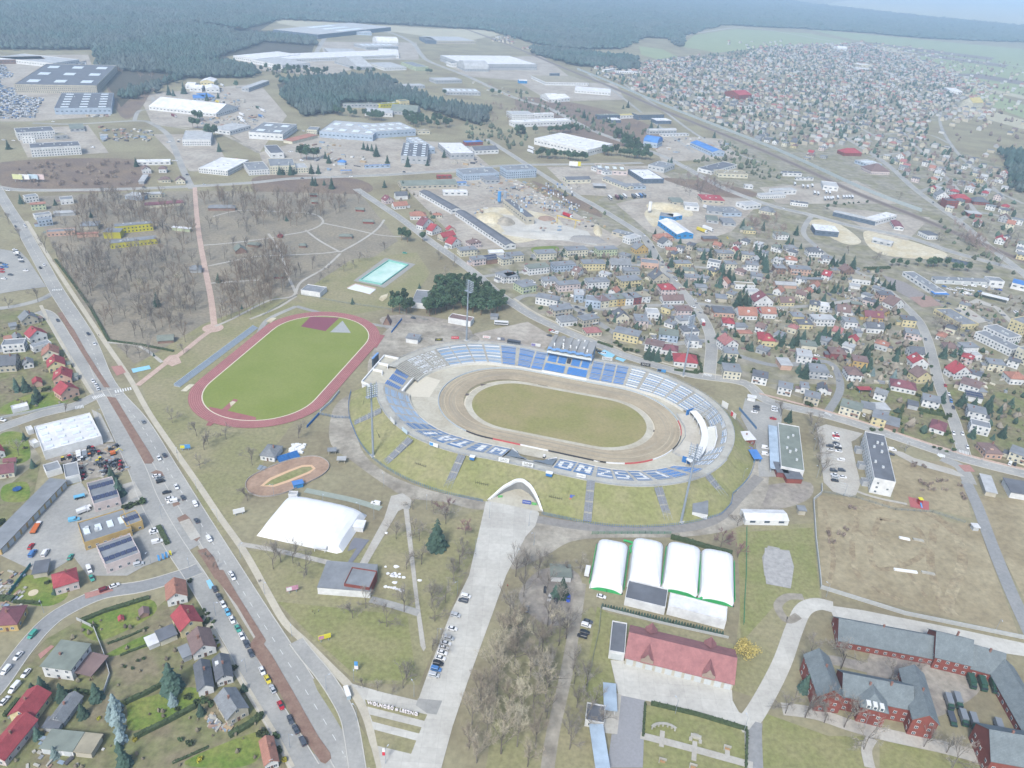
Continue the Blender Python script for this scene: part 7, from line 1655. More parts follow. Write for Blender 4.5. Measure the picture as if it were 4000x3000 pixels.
# clutter that nobody could count: scrap, slabs and yard stock
def clutter(name, polys, n, cols, s, label, seed):
    r = random.Random(seed); PP = [[(p.x, p.y) for p in W(q)] for q in polys]; b = MB(); k = 0; tr = 0
    while k < n and tr < n*30:
        tr += 1; P = r.choice(PP); x = r.uniform(min(p[0] for p in P), max(p[0] for p in P)); y = r.uniform(min(p[1] for p in P), max(p[1] for p in P))
        if not inside((x, y), P) or any((x-a)**2+(y-c)**2 < (q*.9)**2 for a, c, q in FOOT): continue
        b.obox((x, y), r.choice((-.25, 1.32, r.random()*3)), s*r.uniform(.5, 2.2), s*r.uniform(.4, 1), 0, s*r.uniform(.15, .6), r.randrange(len(cols))); k += 1
    struct(obj(name, b, cols), label, 'stuff')
CC = [m_cs, mat('stock_pale', (214, 212, 206), .1, 1), mat('stock_grey', (150, 152, 156), .1, 1), mat('stock_rust', (168, 140, 124), .15, 1), mat('stock_blue', (150, 166, 182), .1, 1), m_cs, m_cs, mat('stock_dark', (92, 92, 96), .15, 1), mat('stock_wood', (186, 164, 132), .1, 1)]
clutter('yard_stock', ['F 1060,410 1150,395 1300,470 1320,520 1220,515 1090,500 1020,470', 'F 1000,400 1100,370 1240,440 1200,460'], 260, CC, 2.6, 'stacked slabs, scrap and stock in the concrete and scrap yards', 1)
clutter('yard_stock', ['F 560,130 720,110 760,140 680,160', 'F 640,300 760,310 800,360 700,370', 'F 930,320 1010,320 1050,370 960,350', 'F 210,275 330,280 330,305 220,305', 'F 1380,290 1560,300 1590,330 1420,330', 'F 470,190 560,230 540,260 440,240', 'F 1000,170 1140,200 1200,230 1060,210', 'F 190,230 240,240 240,255 190,255', 'F 400,250 560,250 560,275 420,270'], 300, CC, 4, 'pallets, containers and stock in the industrial yards', 2)
clutter('garden_clutter', ['F 20,1500 60,1530 240,1620 160,1659 20,1659', 'F -10,1230 60,1240 50,1330 -10,1330', '03 1760,1190 2000,1180 2000,1330 1850,1340', '02 380,640 980,520 1120,740 900,800 720,830 640,690', '31 600,870 830,930 780,960 620,900', '31 1560,830 1800,890 1790,905 1570,875', 'F 1100,470 1180,530 1040,520'], 300, CC, 1.5, 'odd garden and yard clutter between the sheds', 3)
clutter('small_outbuildings', ['F 1180,540 1500,560 1520,740 1400,740 1160,650', 'F 1560,560 1900,580 2010,830 1800,830 1560,740', 'F 2010,620 2220,700 2220,860 2060,830'], 420, [m_cs, mat('stock_grey'), rmat('d', False), rmat('g', False), rmat('k', False), wmat('t'), wmat('c'), mat('shed_wood', (150, 134, 118), .1, 1)], 2.8, 'small sheds, stacked wood and greenhouses in the back gardens', 4)
# people
def person(t, x, y, cl, label, pose=0, s=1.0):
    me = bpy.data.meshes.new('person'); st = .16 if pose else .06
    J = [((0, 0, .92), .13), ((0, 0, 1.2), .15), ((0, 0, 1.42), .12), ((0, 0, 1.53), .06), ((0, -.01, 1.66), .1), ((-.1, 0, .86), .1), ((-.1, -st, .48), .075), ((-.1, st*.4, .08), .05), ((-.1, st*.4-.14, .04), .045), ((.1, 0, .86), .1), ((.1, st, .48), .075), ((.1, st*1.5, .08), .05), ((.1, st*1.5-.14, .04), .045), ((-.2, 0, 1.4), .065), ((-.26, st, 1.12), .05), ((-.27, st*.4, .86), .04), ((.2, 0, 1.4), .065), ((.26, -st, 1.12), .05), ((.27, -st*1.6, .88), .04)]
    E = [(0, 1), (1, 2), (2, 3), (3, 4), (0, 5), (5, 6), (6, 7), (7, 8), (0, 9), (9, 10), (10, 11), (11, 12), (2, 13), (13, 14), (14, 15), (2, 16), (16, 17), (17, 18)]
    me.from_pydata([j[0] for j in J], E, []); o = bpy.data.objects.new('person_tmp', me); COL.objects.link(o); mo_ = o.modifiers.new('skin', 'SKIN'); o.modifiers.new('sub', 'SUBSURF').levels = 1
    for v, j in zip(me.skin_vertices[0].data, J): v.radius = (j[1], j[1]*.85)
    me.skin_vertices[0].data[0].use_root = True; bpy.context.view_layer.update(); m2 = bpy.data.meshes.new_from_object(o.evaluated_get(bpy.context.evaluated_depsgraph_get())); bpy.data.objects.remove(o)
    m2.materials.clear(); 
    for m in (mat('skin', (214, 170, 146), .05, 3), cl, mat('trousers_dark', (66, 70, 84), .1, 3)): m2.materials.append(m)
    for p in m2.polygons: p.material_index = 0 if p.center.z > 1.52 else (1 if p.center.z > .88 else 2); p.use_smooth = True
    r = tag(link('person', m2, None, G(t, x, y), R_.uniform(0, 6)), label, 'person'); r.scale = (s, s, s)
    b = MB(); n = 8
    for i in range(n): a0, a1 = 6.283*i/n, 6.283*(i+1)/n; b.face([(.11*math.cos(a0), .11*math.sin(a0)-.01, 1.68), (.11*math.cos(a1), .11*math.sin(a1)-.01, 1.68), (.05*math.cos(a1), .05*math.sin(a1), 1.79), (.05*math.cos(a0), .05*math.sin(a0), 1.79)]); b.face([(.05*math.cos(a0), .05*math.sin(a0), 1.79), (.05*math.cos(a1), .05*math.sin(a1), 1.79), (0, 0, 1.8)])
    obj('hair', b, mat('hair_brown', (84, 64, 52), .1, 4), r)
kd = mat('coat_dark', (60, 62, 70), .1, 3); kw = mat('coat_pale', (206, 204, 198), .1, 3); kr = mat('coat_red', (176, 60, 60), .1, 3); ko = mat('coat_ochre', (170, 130, 70), .1, 3)
person('13', 28, 55, kd, 'person in dark coat walking on the sand footpath, left of a pair', 1); person('13', 40, 50, kd, 'person in dark coat walking on the sand footpath, right of a pair', 1); person('02', 1528, 600, kw, 'person in pale coat on the sand footpath near the blue billboard', 1); person('13', 487, 312, ko, 'child in ochre coat on the lawn below the cafe', 0, .75); person('13', 541, 308, kw, 'child in pale coat on the lawn below the cafe', 0, .8); person('13', 508, 330, kd, 'small child in dark clothes on the lawn between two others', 0, .6); person('13', 2172, 95, kr, 'person in red coat at the right edge of the concrete avenue', 1); person('23', 817, 140, kd, 'person in dark clothes in front of the bright green hall end', 0); person('01', 855, 1245, kd, 'person in dark coat on the pavement beside the park hedge', 1)
# ------------------------------------------------------------ vehicles
PAINT = dict(w=('white', (240, 240, 240)), l=('silver', (196, 200, 204)), g=('grey', (140, 146, 152)), d=('dark grey', (86, 92, 102)), k=('black', (52, 54, 60)), b=('blue', (84, 132, 190)), B=('bright blue', (52, 88, 190)), r=('red', (190, 48, 60)), m=('dark red', (122, 48, 58)), t=('teal', (80, 168, 150)), y=('yellow', (226, 206, 70)), o=('orange', (214, 116, 60)), n=('dark green', (60, 92, 76)), a=('light blue', (116, 190, 226)))
m_cglass = mat('car_glass', (56, 66, 76), .05, 1, rough=.12); m_tyre = mat('tyre', (48, 48, 50), .1, 2); m_hub = mat('wheel_hub', (150, 152, 154), .05, 2); m_head = mat('headlight_glass', (230, 236, 240), .02, 2, rough=.2); m_tail = mat('tail_light', (180, 40, 44), .05, 2); m_plast = mat('black_plastic', (60, 62, 66), .08, 2)
def paint(c): return mat('paint_'+PAINT[c][0].replace(' ', '_'), PAINT[c][1], .03, .5, rough=.35)
def loft(b, secs, mi=0, cap=True):
    """secs: list of closed rings of equal length"""
    for A, B in zip(secs, secs[1:]):
        n = len(A)
        for i in range(n): b.face([A[i], A[(i+1) % n], B[(i+1) % n], B[i]], mi)
    if cap: b.face(secs[0][::-1], mi); b.face(secs[-1], mi)
def body_sec(x, w, z0, z1, r=.12): return [(x, -w, z0), (x, w, z0), (x, w, z1-r), (x, w-r, z1), (x, -w+r, z1), (x, -w, z1-r)]
def make_car(kind):
    P = {}; b = MB()
    if kind == 'car':
        loft(b, [body_sec(-2.15, .7, .4, .78), body_sec(-2.05, .84, .28, .92), body_sec(-1.2, .88, .22, .95), body_sec(.7, .88, .22, .95), body_sec(1.6, .86, .24, .86), body_sec(2.1, .8, .3, .72), body_sec(2.2, .66, .4, .62)]); L, wb, roof = 4.3, 1.3, (-1.75, -1.15, .25, .95, 1.45)
        R2 = MB(); x0, x1, x2, x3, zt = roof; loft(R2, [[(x1, -.58, zt-.05), (x1, .58, zt-.05), (x1, .58, zt), (x1, -.58, zt)], [(x2, -.58, zt-.05), (x2, .58, zt-.05), (x2, .58, zt), (x2, -.58, zt)]]); P['roof'] = R2
        g = MB(); q = lambda x, w, z: [(x, -w, z), (x, w, z)]
        a, c, d, e = q(x0, .74, .93), q(x1, .58, zt-.03), q(x2, .58, zt-.03), q(x3, .74, .93)
        for s in ((a[0], a[1], c[1], c[0]), (d[0], d[1], e[1], e[0]), (a[0], c[0], d[0], e[0]), (a[1], c[1], d[1], e[1])): g.face(s)
        P['windows'] = g
    elif kind in ('van', 'wagon'):
        h = 2.0 if kind == 'van' else 1.65; l = 2.55 if kind == 'van' else 2.2
        loft(b, [body_sec(-l, .86, .35, h, .2), body_sec(-l+.2, .92, .25, h+.05, .2), body_sec(l*.28, .92, .25, h+.05, .2), body_sec(l*.55, .9, .25, h*.62, .15), body_sec(l*.95, .84, .3, h*.5, .12), body_sec(l, .7, .4, h*.42)]); L, wb = 2*l, l*.62
        g = MB(); x0, x1 = l*.29, l*.54; g.face([(x0, -.75, h), (x0, .75, h), (x1, .8, h*.66), (x1, -.8, h*.66)])
        for s in (1, -1):
            g.face([(x0-.9, s*.93, h*.62), (x1-.05, s*.93, h*.62), (x0, s*.93, h*.92), (x0-.9, s*.93, h*.92)])
            if kind == 'wagon': g.face([(-l+.3, s*.93, h*.62), (x0-1, s*.93, h*.62), (x0-1, s*.93, h*.92), (-l+.5, s*.93, h*.92)])
        g.face([(-l-.01, -.7, h*.6), (-l-.01, .7, h*.6), (-l-.01, .7, h*.9), (-l-.01, -.7, h*.9)]); P['windows'] = g
    w = MB(); w.tube((0, -.1, .32), (0, .1, .32), .32, n=12, mi=0); 
    for s in (1, -1): w.tube((0, s*.1, .32), (0, s*.115, .32), .19, n=8, mi=1)
    hl = MB(); hl.box(-.03, -.16, -.07, .05, .16, .07); tl = MB(); tl.box(-.05, -.14, -.08, .03, .14, .08); mr = MB(); mr.box(-.09, -.09, 0, .09, .09, .14)
    return dict(body=b.mesh('body', [paint('w')]), roof=P['roof'].mesh('roof', [paint('w')]) if 'roof' in P else None, windows=P['windows'].mesh('windows', [m_cglass]), wheel=w.mesh('wheel', [m_tyre, m_hub]), head=hl.mesh('headlight', [m_head]), tail=tl.mesh('tail_light', [m_tail]), mirror=mr.mesh('mirror', [m_plast]), L=L, wb=wb, z=.62 if kind == 'car' else .8)
CARP = {k: make_car(k) for k in ('car', 'van', 'wagon')}
CARPOS = []
def slot(o, m): o.material_slots[0].link = 'OBJECT'; o.material_slots[0].material = m
def car(p, rz, c, kind='car', label=None, state='parked'):
    K_ = CARP[kind]; nm = 'delivery_van' if kind == 'van' else 'car'; ct = 'van' if kind == 'van' else 'car'; wd = {'car': 'car', 'wagon': 'estate car', 'van': 'van'}[kind]
    r = thing(nm, label or '%s %s %s' % (state, PAINT[c][0], wd), ct, (p.x, p.y, .2), rz, 'cars and vans of the town', '%s %s' % (PAINT[c][0], wd), auto=label is None); r['ch'] = 1.0
    CARPOS.append((p.x, p.y)); dist = Vector(p).length
    o = link('body', K_['body'], r); slot(o, paint(c))
    if K_['roof']: o = link('roof', K_['roof'], r); slot(o, paint(c))
    link('windows', K_['windows'], r)
    if dist < 420:
        for sx in (1, -1):
            for sy in (1, -1): link('wheel', K_['wheel'], r, (sx*K_['wb'], sy*.8, 0))
        for sy in (1, -1): link('headlight', K_['head'], r, (K_['L']/2-.02, sy*.58, K_['z'])); link('tail_light', K_['tail'], r, (-K_['L']/2+.02, sy*.6, K_['z'])); link('mirror', K_['mirror'], r, (.75, sy*.98, .95))
    return r
def cars(txt):
    t = ''; h = (1, 0); st = 'parked'
    for l in txt.strip().split('\n'):
        w = l.split()
        if w[0][0] == '@': t = w[0][1:]; h = (float(w[1]), float(w[2])); st = w[3]; w = w[4:]
        for e in w:
            v = e.split(','); x, y = float(v[0]), float(v[1]); p = G(t, x, y); q = G(t, x+h[0], y+h[1]); d = q-p
            car(p, math.atan2(d.y, d.x)+R_.uniform(-.05, .05)+(math.pi if R_.random() < .3 and st == 'parked' else 0), v[2], {'v': 'van', 'e': 'wagon'}.get(v[3] if len(v) > 3 else '', 'car'), None, st)
cars('''@02 -30 -48 moving 1238,335,g 1422,624,d 1582,990,d 1700,1190,d
@02 30 48 moving 1375,650,w 1525,898,w 1690,1048,w,e 1810,1350,w,e 2000,1655,w
@02 40 -10 parked 1355,802,w 1377,822,g 1390,850,k,e 1442,945,k 1467,998,w 1490,1026,w,v 1330,1270,w 1337,1290,w 1362,1372,w,v 1200,1565,l,e
@02 40 -8 parked 645,1182,a,v
@02 30 -45 parked 395,1470,w,v 285,1475,b,v 610,1505,t 270,1412,r
@02 15 45 parked 775,1615,w,v 830,15,w 848,48,w
@02 40 10 parked 25,318,w
@03 60 -22 parked 905,125,m,e 990,93,w
@03 -50 55 parked 282,518,t,e 160,700,w 55,825,w,e 228,850,w 130,978,w,v 45,1088,w
@03 35 75 parked 1857,122,d 1895,190,d 1930,255,w 1968,322,a 2007,390,w 2056,464,t 2090,530,w 2130,598,d 2170,676,d 2013,18,w 795,28,t
@13 40 85 parked 55,830,w 102,904,y 145,988,l 215,1128,r 298,1252,d 345,1335,d 405,1438,d,e
@13 88 20 parked 1815,184,w,e 1790,222,d,e 1725,348,l,e 1697,464,w 1668,546,l,e 1642,592,w 1622,632,w 1610,672,w 1595,720,w 1575,766,k,e 1558,814,b,e 1540,866,l,e
@23 -8 80 parked 288,130,k 322,198,w 376,225,k 485,205,B 127,295,g
@23 80 24 parked 770,186,w 655,402,d 640,436,w,e 628,492,k 605,528,k,e
@32 70 10 parked 582,437,w 585,456,r 580,484,w,e 587,519,d 600,540,w 530,544,d,e 605,560,k 537,576,w 607,588,w 625,664,w,e 565,756,d,e 635,754,d,e 570,792,w 578,815,l,e 645,812,w 575,842,k 55,214,w,e 55,236,w 42,306,r 1070,576,w,v 1060,614,d
@32 50 150 parked 1560,94,w 1580,154,b 1513,149,d 1598,209,d 1677,437,w 1530,18,r 1572,125,g
@32 50 150 moving 1600,432,w 1720,552,w
@32 20 -50 parked 827,276,w 2088,694,w,v 2130,700,k
@22 70 12 parked 2110,204,k 2110,226,d 2092,250,w 2190,560,w,v 2190,615,w,v
@12 70 15 parked 1035,1040,w,v
@11 60 10 parked 1360,1095,d 1285,532,t
@21 60 15 parked 180,568,w 130,635,r 165,774,w 185,784,w 335,874,w 510,908,w,v 560,1003,d 610,1025,d 705,1053,d 590,1053,k 875,1038,d 1100,570,b 1525,575,w,v 1308,993,k 1325,1023,w 1378,1020,w 1735,1071,r 1690,996,d 1960,996,y,v 340,1202,r 355,1216,w 378,1223,w,e 322,1246,d 730,1375,k 760,1388,k 790,1398,w 1230,1280,w 1325,1290,w 1370,1240,l 640,770,w 480,640,d 690,520,w 250,770,d 1570,1000,w 1690,950,w,v 1610,890,B
@21 30 60 moving 1145,380,w 1178,434,d 1222,482,d 1350,658,m 1420,766,w
@21 40 60 parked 828,1114,d 2105,1000,k 1580,940,w 1860,400,y
@01 60 6 parked 130,505,w 135,518,d 145,533,w,v 155,553,d 178,573,d 183,588,w 188,608,d 45,633,b 50,653,b 15,673,r 20,696,r 225,685,w 93,721,d 35,755,w 10,620,d 8,655,b
@01 35 60 moving 213,290,w 220,303,w 135,304,d 383,636,w 350,661,k 763,1232,d 818,1319,w
@01 40 75 parked 500,1116,d 805,1640,w
@31 60 10 parked 1700,812,w 1775,818,w,v 1640,836,w 1610,852,w 1580,846,w 1650,862,l 1690,842,w 1730,852,w 1760,856,w 1870,826,w,v 1930,842,l 1970,848,d 2000,850,B 1520,820,b 1560,840,w 1700,880,w,v 1620,880,w 1740,885,w 1830,865,b 420,1420,w 400,1445,r 680,1462,k 530,1600,w 110,1022,w 690,855,w 2140,1040,w 2150,1050,w 1560,970,d 760,1232,l
@31 40 60 moving 1360,1280,g 135,145,w 1425,95,d 1690,285,k
@30 40 40 moving 560,1170,w 840,1330,d 1120,1480,w
@20 50 30 moving 860,1060,w 1180,1310,d 1500,1450,w 400,960,w 250,910,d
@10 60 2 moving 1600,700,w 820,1530,w 400,1545,d 1280,1490,d 1960,1440,w
@10 50 10 parked 395,1392,w,v 290,1315,w 310,1312,w 410,1135,w 1840,1255,w 1830,1270,l 660,1300,w 690,1205,w 720,1210,w 1500,1370,w 1945,1555,w,v 1970,1560,d 1930,1550,w
@00 50 5 moving 1245,1622,d 1765,1600,l 70,1650,w 1620,1515,d
@00 50 5 parked 460,1055,w 800,1278,w,v 30,1213,w 118,1218,w 1470,1225,w 1450,1235,l 1500,1392,w 1520,1393,w 1545,1230,d 1550,1210,w''')
# lorries, buses and other larger vehicles
def boxy(name, label, cat, t, x, y, h, L, Wd, H, c, cab, roofc=None, group=None):
    p = G(t, x, y); q = G(t, x+h[0], y+h[1]); d = q-p; r = thing(name, label, cat, (p.x, p.y, .2), math.atan2(d.y, d.x), group, cat, auto=False)
    b = MB(); b.box(-L/2, -Wd/2, .9, L/2-cab, Wd/2, H, 0, 0); o = obj('cargo_body' if cab else 'body', b, paint(c) if isinstance(c, str) else c, r)
    b = MB(); b.box(-L/2+.1, -Wd/2+.1, .5, L/2-.2, Wd/2-.1, .88); obj('chassis', b, m_plast, r)
    if cab:
        b = MB(); x0 = L/2-cab+.1; loft(b, [body_sec(x0, Wd/2-.05, .5, H*.82, .2), body_sec(L/2-.3, Wd/2-.05, .5, H*.8, .2), body_sec(L/2, Wd/2-.1, .5, H*.5, .15)]); obj('cab', b, paint(roofc or 'w'), r)
        b = MB(); b.face([(L/2-.27, -Wd/2+.2, H*.77), (L/2-.27, Wd/2-.2, H*.77), (L/2+.01, Wd/2-.2, H*.5), (L/2+.01, -Wd/2+.2, H*.5)]); obj('windscreen', b, m_cglass, r)
    else:
        for s in (1, -1): b = MB(); b.box(-L/2+.4, s*(Wd/2+.015)-.01, H*.5, L/2-.4, s*(Wd/2+.015)+.01, H*.85); obj('windows', b, m_cglass, r)
        b = MB(); b.box(L/2, -Wd/2+.15, H*.4, L/2+.02, Wd/2-.15, H*.9); obj('windscreen', b, m_cglass, r)
    for sx in (-L*.3, L*.36):
        for sy in (1, -1): w = link('wheel', CARP['van']['wheel'], r, (sx, sy*(Wd/2-.15), 0)); w.scale = (1.5, 1.2, 1.5)
    return r
for k, (x, y) in enumerate(((1750, 935), (1845, 955), (1945, 975))): boxy('army_truck', ('left', 'middle', 'right')[k]+' of three dark green covered trucks against the red brick range', 'truck', '33', x, y, (40, 110), 6.6, 2.4, 3.1, 'n', 1.6, 'n', 'dark green trucks in the barracks yard')
for k, (x, y, l) in enumerate(((1555, 1110, 'nearest the white porch'), (1630, 1100, 'second from the white porch'), (1585, 1250, 'with a short flat bed beside the barracks wing'), (1680, 1250, 'in the middle of the yard'), (1768, 1280, 'rightmost of the middle row'), (1985, 1330, 'alone near the right brick wing'))): boxy('army_truck', 'grey-topped army truck in the barracks yard, '+l, 'truck', '33', x, y, (40, 120), 7, 2.4, 3.0 if k != 2 else 1.6, 'g' if k != 2 else 'd', 1.8, 'n', 'dark green trucks in the barracks yard')
boxy('coach', 'white coach on the paved lot behind the far stands', 'bus', '11', 2118, 1150, (60, 3), 11, 2.5, 3.2, 'w', 0)
boxy('coach', 'dark coach at the back of the far stands', 'bus', '21', 15, 1315, (60, 10), 10, 2.5, 3, 'd', 0)
boxy('flatbed_truck', 'white truck with long orange flat bed before the bent row of garages', 'truck', '02', 315, 1250, (40, -70), 9, 2.4, 1.4, 'o', 2.2)
boxy('box_truck', 'white tow truck beside the pink solar-roofed workshop', 'truck', '02', 735, 1085, (70, -30), 6.5, 2.3, 1.5, 'l', 2)
boxy('box_truck', 'white covered truck beside the ochre workshop', 'truck', '02', 725, 1110, (70, -25), 6, 2.3, 2.4, 'w', 1.8)
boxy('box_truck', 'white box truck with red cab driving down the estate road', 'truck', '21', 1648, 1142, (25, 60), 8, 2.4, 3, 'w', 2, 'r')
boxy('dump_truck', 'grey dump truck among the tractors beside the white hall', 'truck', '02', 735, 620, (-10, -60), 7, 2.4, 2.4, 'g', 2)
boxy('box_truck', 'white truck cab among the tractors beside the white hall', 'truck', '02', 685, 630, (10, 60), 6, 2.4, 2.6, 'w', 2)
boxy('covered_trailer', 'pale blue covered trailer on the workshop yard', 'trailer', '02', 690, 990, (70, -18), 5, 2.2, 1.8, 'a', 0)
boxy('coach', 'white mini bus beside the left tennis hall', 'bus', '22', 648, 1640, (12, -60), 6, 2.2, 2.6, 'w', 0)
for k, (x, y, c) in enumerate(((845, 62, 'w'), (905, 58, 'm'), (938, 58, 'n'), (972, 50, 'w'), (1048, 50, 'd'), (1080, 47, 'w'), (1110, 44, 'b'), (1140, 40, 'g'))): boxy('lorry_trailer', '%s lorry trailer in the row on the dark lot, number %d from the left' % (PAINT[c][0], k+1) if 0 else '%s lorry trailer in the row on the dark lot beside the street' % PAINT[c][0] + ('' if c != 'w' else (', leftmost', '', '', ', fourth from left', '', ', sixth from left')[k]), 'trailer', '21', x, y, (30, 30), 12, 2.5, 3.6, c, 0, None, 'lorry trailers on the dark lot')
for k, (t, x, y) in enumerate((('31', 400, 18), ('31', 430, 25), ('31', 500, 12), ('31', 530, 18), ('31', 490, 68), ('31', 515, 66), ('31', 540, 68), ('31', 558, 64), ('31', 600, 58), ('31', 650, 55), ('31', 675, 55), ('31', 700, 54), ('31', 725, 54), ('30', 230, 1600), ('30', 300, 1620), ('30', 340, 1625), ('30', 380, 1615))): 
    boxy('depot_bus', 'white bus parked in rows at the bus depot beside the railway', 'bus', t, x, y, (10, 40) if y < 60 or t == '30' else (5, 40), 11, 2.5, 3.1, 'w', 0, None, 'buses at the depot')
for k, (t, x, y, c) in enumerate((('00', 1505, 1010, 'm'), ('00', 1990, 970, 'w'), ('00', 2090, 1000, 'w'), ('00', 2080, 1030, 'w'), ('00', 2100, 1055, 'w'), ('10', 45, 1015, 'b'), ('10', 60, 965, 'w'), ('10', 20, 940, 'n'), ('00', 1885, 890, 'y'), ('20', 165, 1290, 'w'), ('20', 160, 1320, 'w'), ('00', 1920, 745, 'w'), ('21', 480, 215, 'r'), ('21', 1690, 330, 'w'), ('21', 1640, 345, 'y'), ('21', 1690, 150, 'w'))): boxy('lorry', '%s lorry in an industrial yard' % PAINT[c][0], 'truck', t, x, y, (40, 15), 14, 2.5, 3.8, c, 2.4, None, 'lorries in the industrial yards')['label_auto'] = 1
# tractors and machines in the yard beside the white hall
def tractor(t, x, y, c, label=None):
    r = thing('tractor', label or '%s tractor in the machine yard' % PAINT[c][0], 'tractor', G(t, x, y), R_.uniform(0, 6), 'tractors in the machine yard', '%s tractor' % PAINT[c][0], auto=label is None); r['ch'] = 1.5
    b = MB(); loft(b, [body_sec(-.3, .45, .7, 1.3), body_sec(.6, .42, .7, 1.35), body_sec(1.7, .36, .75, 1.2)]); obj('bonnet', b, paint(c), r); b = MB(); b.box(-1.3, -.65, .9, -.1, .65, 2.3); obj('cab', b, m_cglass, r); b = MB(); b.box(-1.4, -.7, 2.3, -.05, .7, 2.42); obj('cab_roof', b, paint(c), r)
    for sy in (1, -1):
        w = link('rear_wheel', CARP['van']['wheel'], r, (-.8, sy*.85, 0)); w.scale = (2.4, 2, 2.4); w = link('front_wheel', CARP['van']['wheel'], r, (1.2, sy*.7, 0)); w.scale = (1.4, 1.4, 1.4)
for x, y, c in ((855, 665, 'y'), (780, 560, 'd'), (810, 575, 'r'), (835, 590, 'd'), (860, 605, 'r'), (800, 600, 'd'), (780, 625, 'o'), (840, 700, 'd'), (870, 715, 'd'), (900, 700, 'd'), (940, 690, 'm'), (960, 710, 'd'), (990, 690, 'g'), (1015, 670, 'd'), (1040, 700, 'r'), (1045, 735, 'm'), (920, 745, 'm'), (990, 720, 'd'), (600, 640, 'r'), (545, 655, 'y'), (640, 670, 'd'), (700, 665, 'w'), (690, 740, 'm'), (715, 780, 'd'), (720, 820, 'r'), (950, 570, 'g'), (1000, 545, 'd'), (905, 770, 'd')): tractor('02', x, y, c)
r = thing('excavator', 'orange yellow excavator in the machine yard beside the mulch strip', 'excavator', G('02', 980, 610), .6)
for nm, f, m in (('body', lambda b: b.box(-1.4, -1.1, .9, 1.2, 1.1, 2.2), paint('o')), ('arm', lambda b: (b.tube((1, 0, 1.8), (3.4, 0, 3.2), .25), b.tube((3.4, 0, 3.2), (5, 0, 1.2), .2)), paint('y')), ('track', lambda b: (b.box(-1.6, -1.3, 0, 1.6, -.7, .85), b.box(-1.6, .7, 0, 1.6, 1.3, .85)), m_tyre)): b = MB(); f(b); obj(nm, b, m, r)
r = thing('tractor', 'small white and grey tractor standing at the pit gate opening', 'tractor', G('22', 278, 640), 1.2); b = MB(); b.box(-.9, -.7, .5, .9, .7, 1.3); obj('body', b, m_plast, r); b = MB(); b.box(-.7, -.65, 1.3, .4, .65, 2.4); obj('cab', b, m_white, r)
# uncountable car parks far away
def far_cars(polys, n, label, seed, cs='wwllgdkbgl'):
    rr = random.Random(seed); b = MB(); cols = [paint(c) for c in cs]; PP = [[(p.x, p.y) for p in W(q)] for q in polys]
    for P in PP:
        x0, x1, y0, y1 = min(p[0] for p in P), max(p[0] for p in P), min(p[1] for p in P), max(p[1] for p in P); ys = y0
        while ys < y1:
            xx = x0
            while xx < x1:
                if inside((xx, ys), P) and rr.random() < (.82 if n == 0 else .5) and not any((xx-a)**2+(ys-c)**2 < (q*.75)**2 for a, c, q in FOOT):
                    k = rr.randrange(len(cols)); L = 4.3; b.obox((xx, ys), 1.57+rr.uniform(-.04, .04), L, 1.75, .3, .95, k); b.obox((xx, ys-.2), 1.57, 2.0, 1.4, .95, 1.5, k)
                xx += 2.9
            ys += 5.6 if int(ys) % 2 else 10.5
    struct(obj('parked_cars', b, cols), label, 'stuff')
far_cars(['00 -60,560 30,560 110,640 140,820 380,850 300,1020 -60,1030', '00 560,540 740,530 830,740 850,900 790,760'], 0, 'hundreds of cars in the shopping centre car park', 5)
far_cars(['11 2212,60 2350,40 2450,110 2300,140', 'F 1150,440 1230,430 1260,450 1200,462', 'F 1170,395 1230,400 1250,430 1190,430'], 1, 'vehicles crowded on the haulage yards', 6, 'wlgdbgdl')
# ------------------------------------------------------------ the far estate
from mathutils import noise
ROADSEG = []
for o in list(COL.objects):
    if o.name.startswith('road') and o.type == 'MESH' and 'marking' not in o.name:
        v = [x.co for x in o.data.vertices]
        for f in o.data.polygons:
            c = f.center; ROADSEG.append((c.x, c.y))
CELL = {}
for x, y in ROADSEG: CELL.setdefault((int(x//40), int(y//40)), []).append((x, y))
def near_road(x, y):
    best = (1e9, 0, 0)
    for i in (-1, 0, 1):
        for j in (-1, 0, 1):
            for a, c in CELL.get((int(x//40)+i, int(y//40)+j), ()):
                d = (x-a)**2+(y-c)**2
                if d < best[0]: best = (d, a, c)
    return best
def far_estate(polys, step, seed, lim):
    r = random.Random(seed); PP = [[(p.x, p.y) for p in W(s)] for s in polys]; out = []
    for P in PP:
        x0, x1, y0, y1 = min(p[0] for p in P), max(p[0] for p in P), min(p[1] for p in P), max(p[1] for p in P); ang = -.62; ca, sa = math.cos(ang), math.sin(ang); n = int(max(x1-x0, y1-y0)/step)+2; cx, cy = (x0+x1)/2, (y0+y1)/2
        for i in range(-n, n):
            for j in range(-n, n):
                u, v = i*step*1.0+r.uniform(-3.5, 3.5), j*step*1.15+r.uniform(-3.5, 3.5); x, y = cx+u*ca-v*sa, cy+u*sa+v*ca
                if not inside((x, y), P) or r.random() < .32+.8*max(0, noise.noise(Vector((x/150, y/150, 3)))+.05): continue
                if near_road(x, y)[0] < 165 or any((x-a)**2+(y-c)**2 < (q+6)**2 for a, c, q in FOOT): continue
                out.append((math.hypot(x, y), x, y, ang+(1.571 if r.random() < .5 else 0)+r.uniform(-.06, .06)))
    out.sort(); return out
sites = far_estate(['F 1270,150 1320,140 1430,132 1500,120 1600,130 1640,104 1700,98 1860,93 2000,132 2140,185 2150,245 2100,265 2010,262 1995,300 2090,340 2180,380 2180,470 2060,440 1980,405 1830,305 1780,345 1740,350 1659,315 1440,226 1330,178', 'F 1990,410 2070,470 2212,580 2230,480 2120,440', 'F 1060,82 1110,80 1110,96 1070,94', 'F 1120,106 1180,104 1240,112 1180,116'], 18.5, 8, 0)
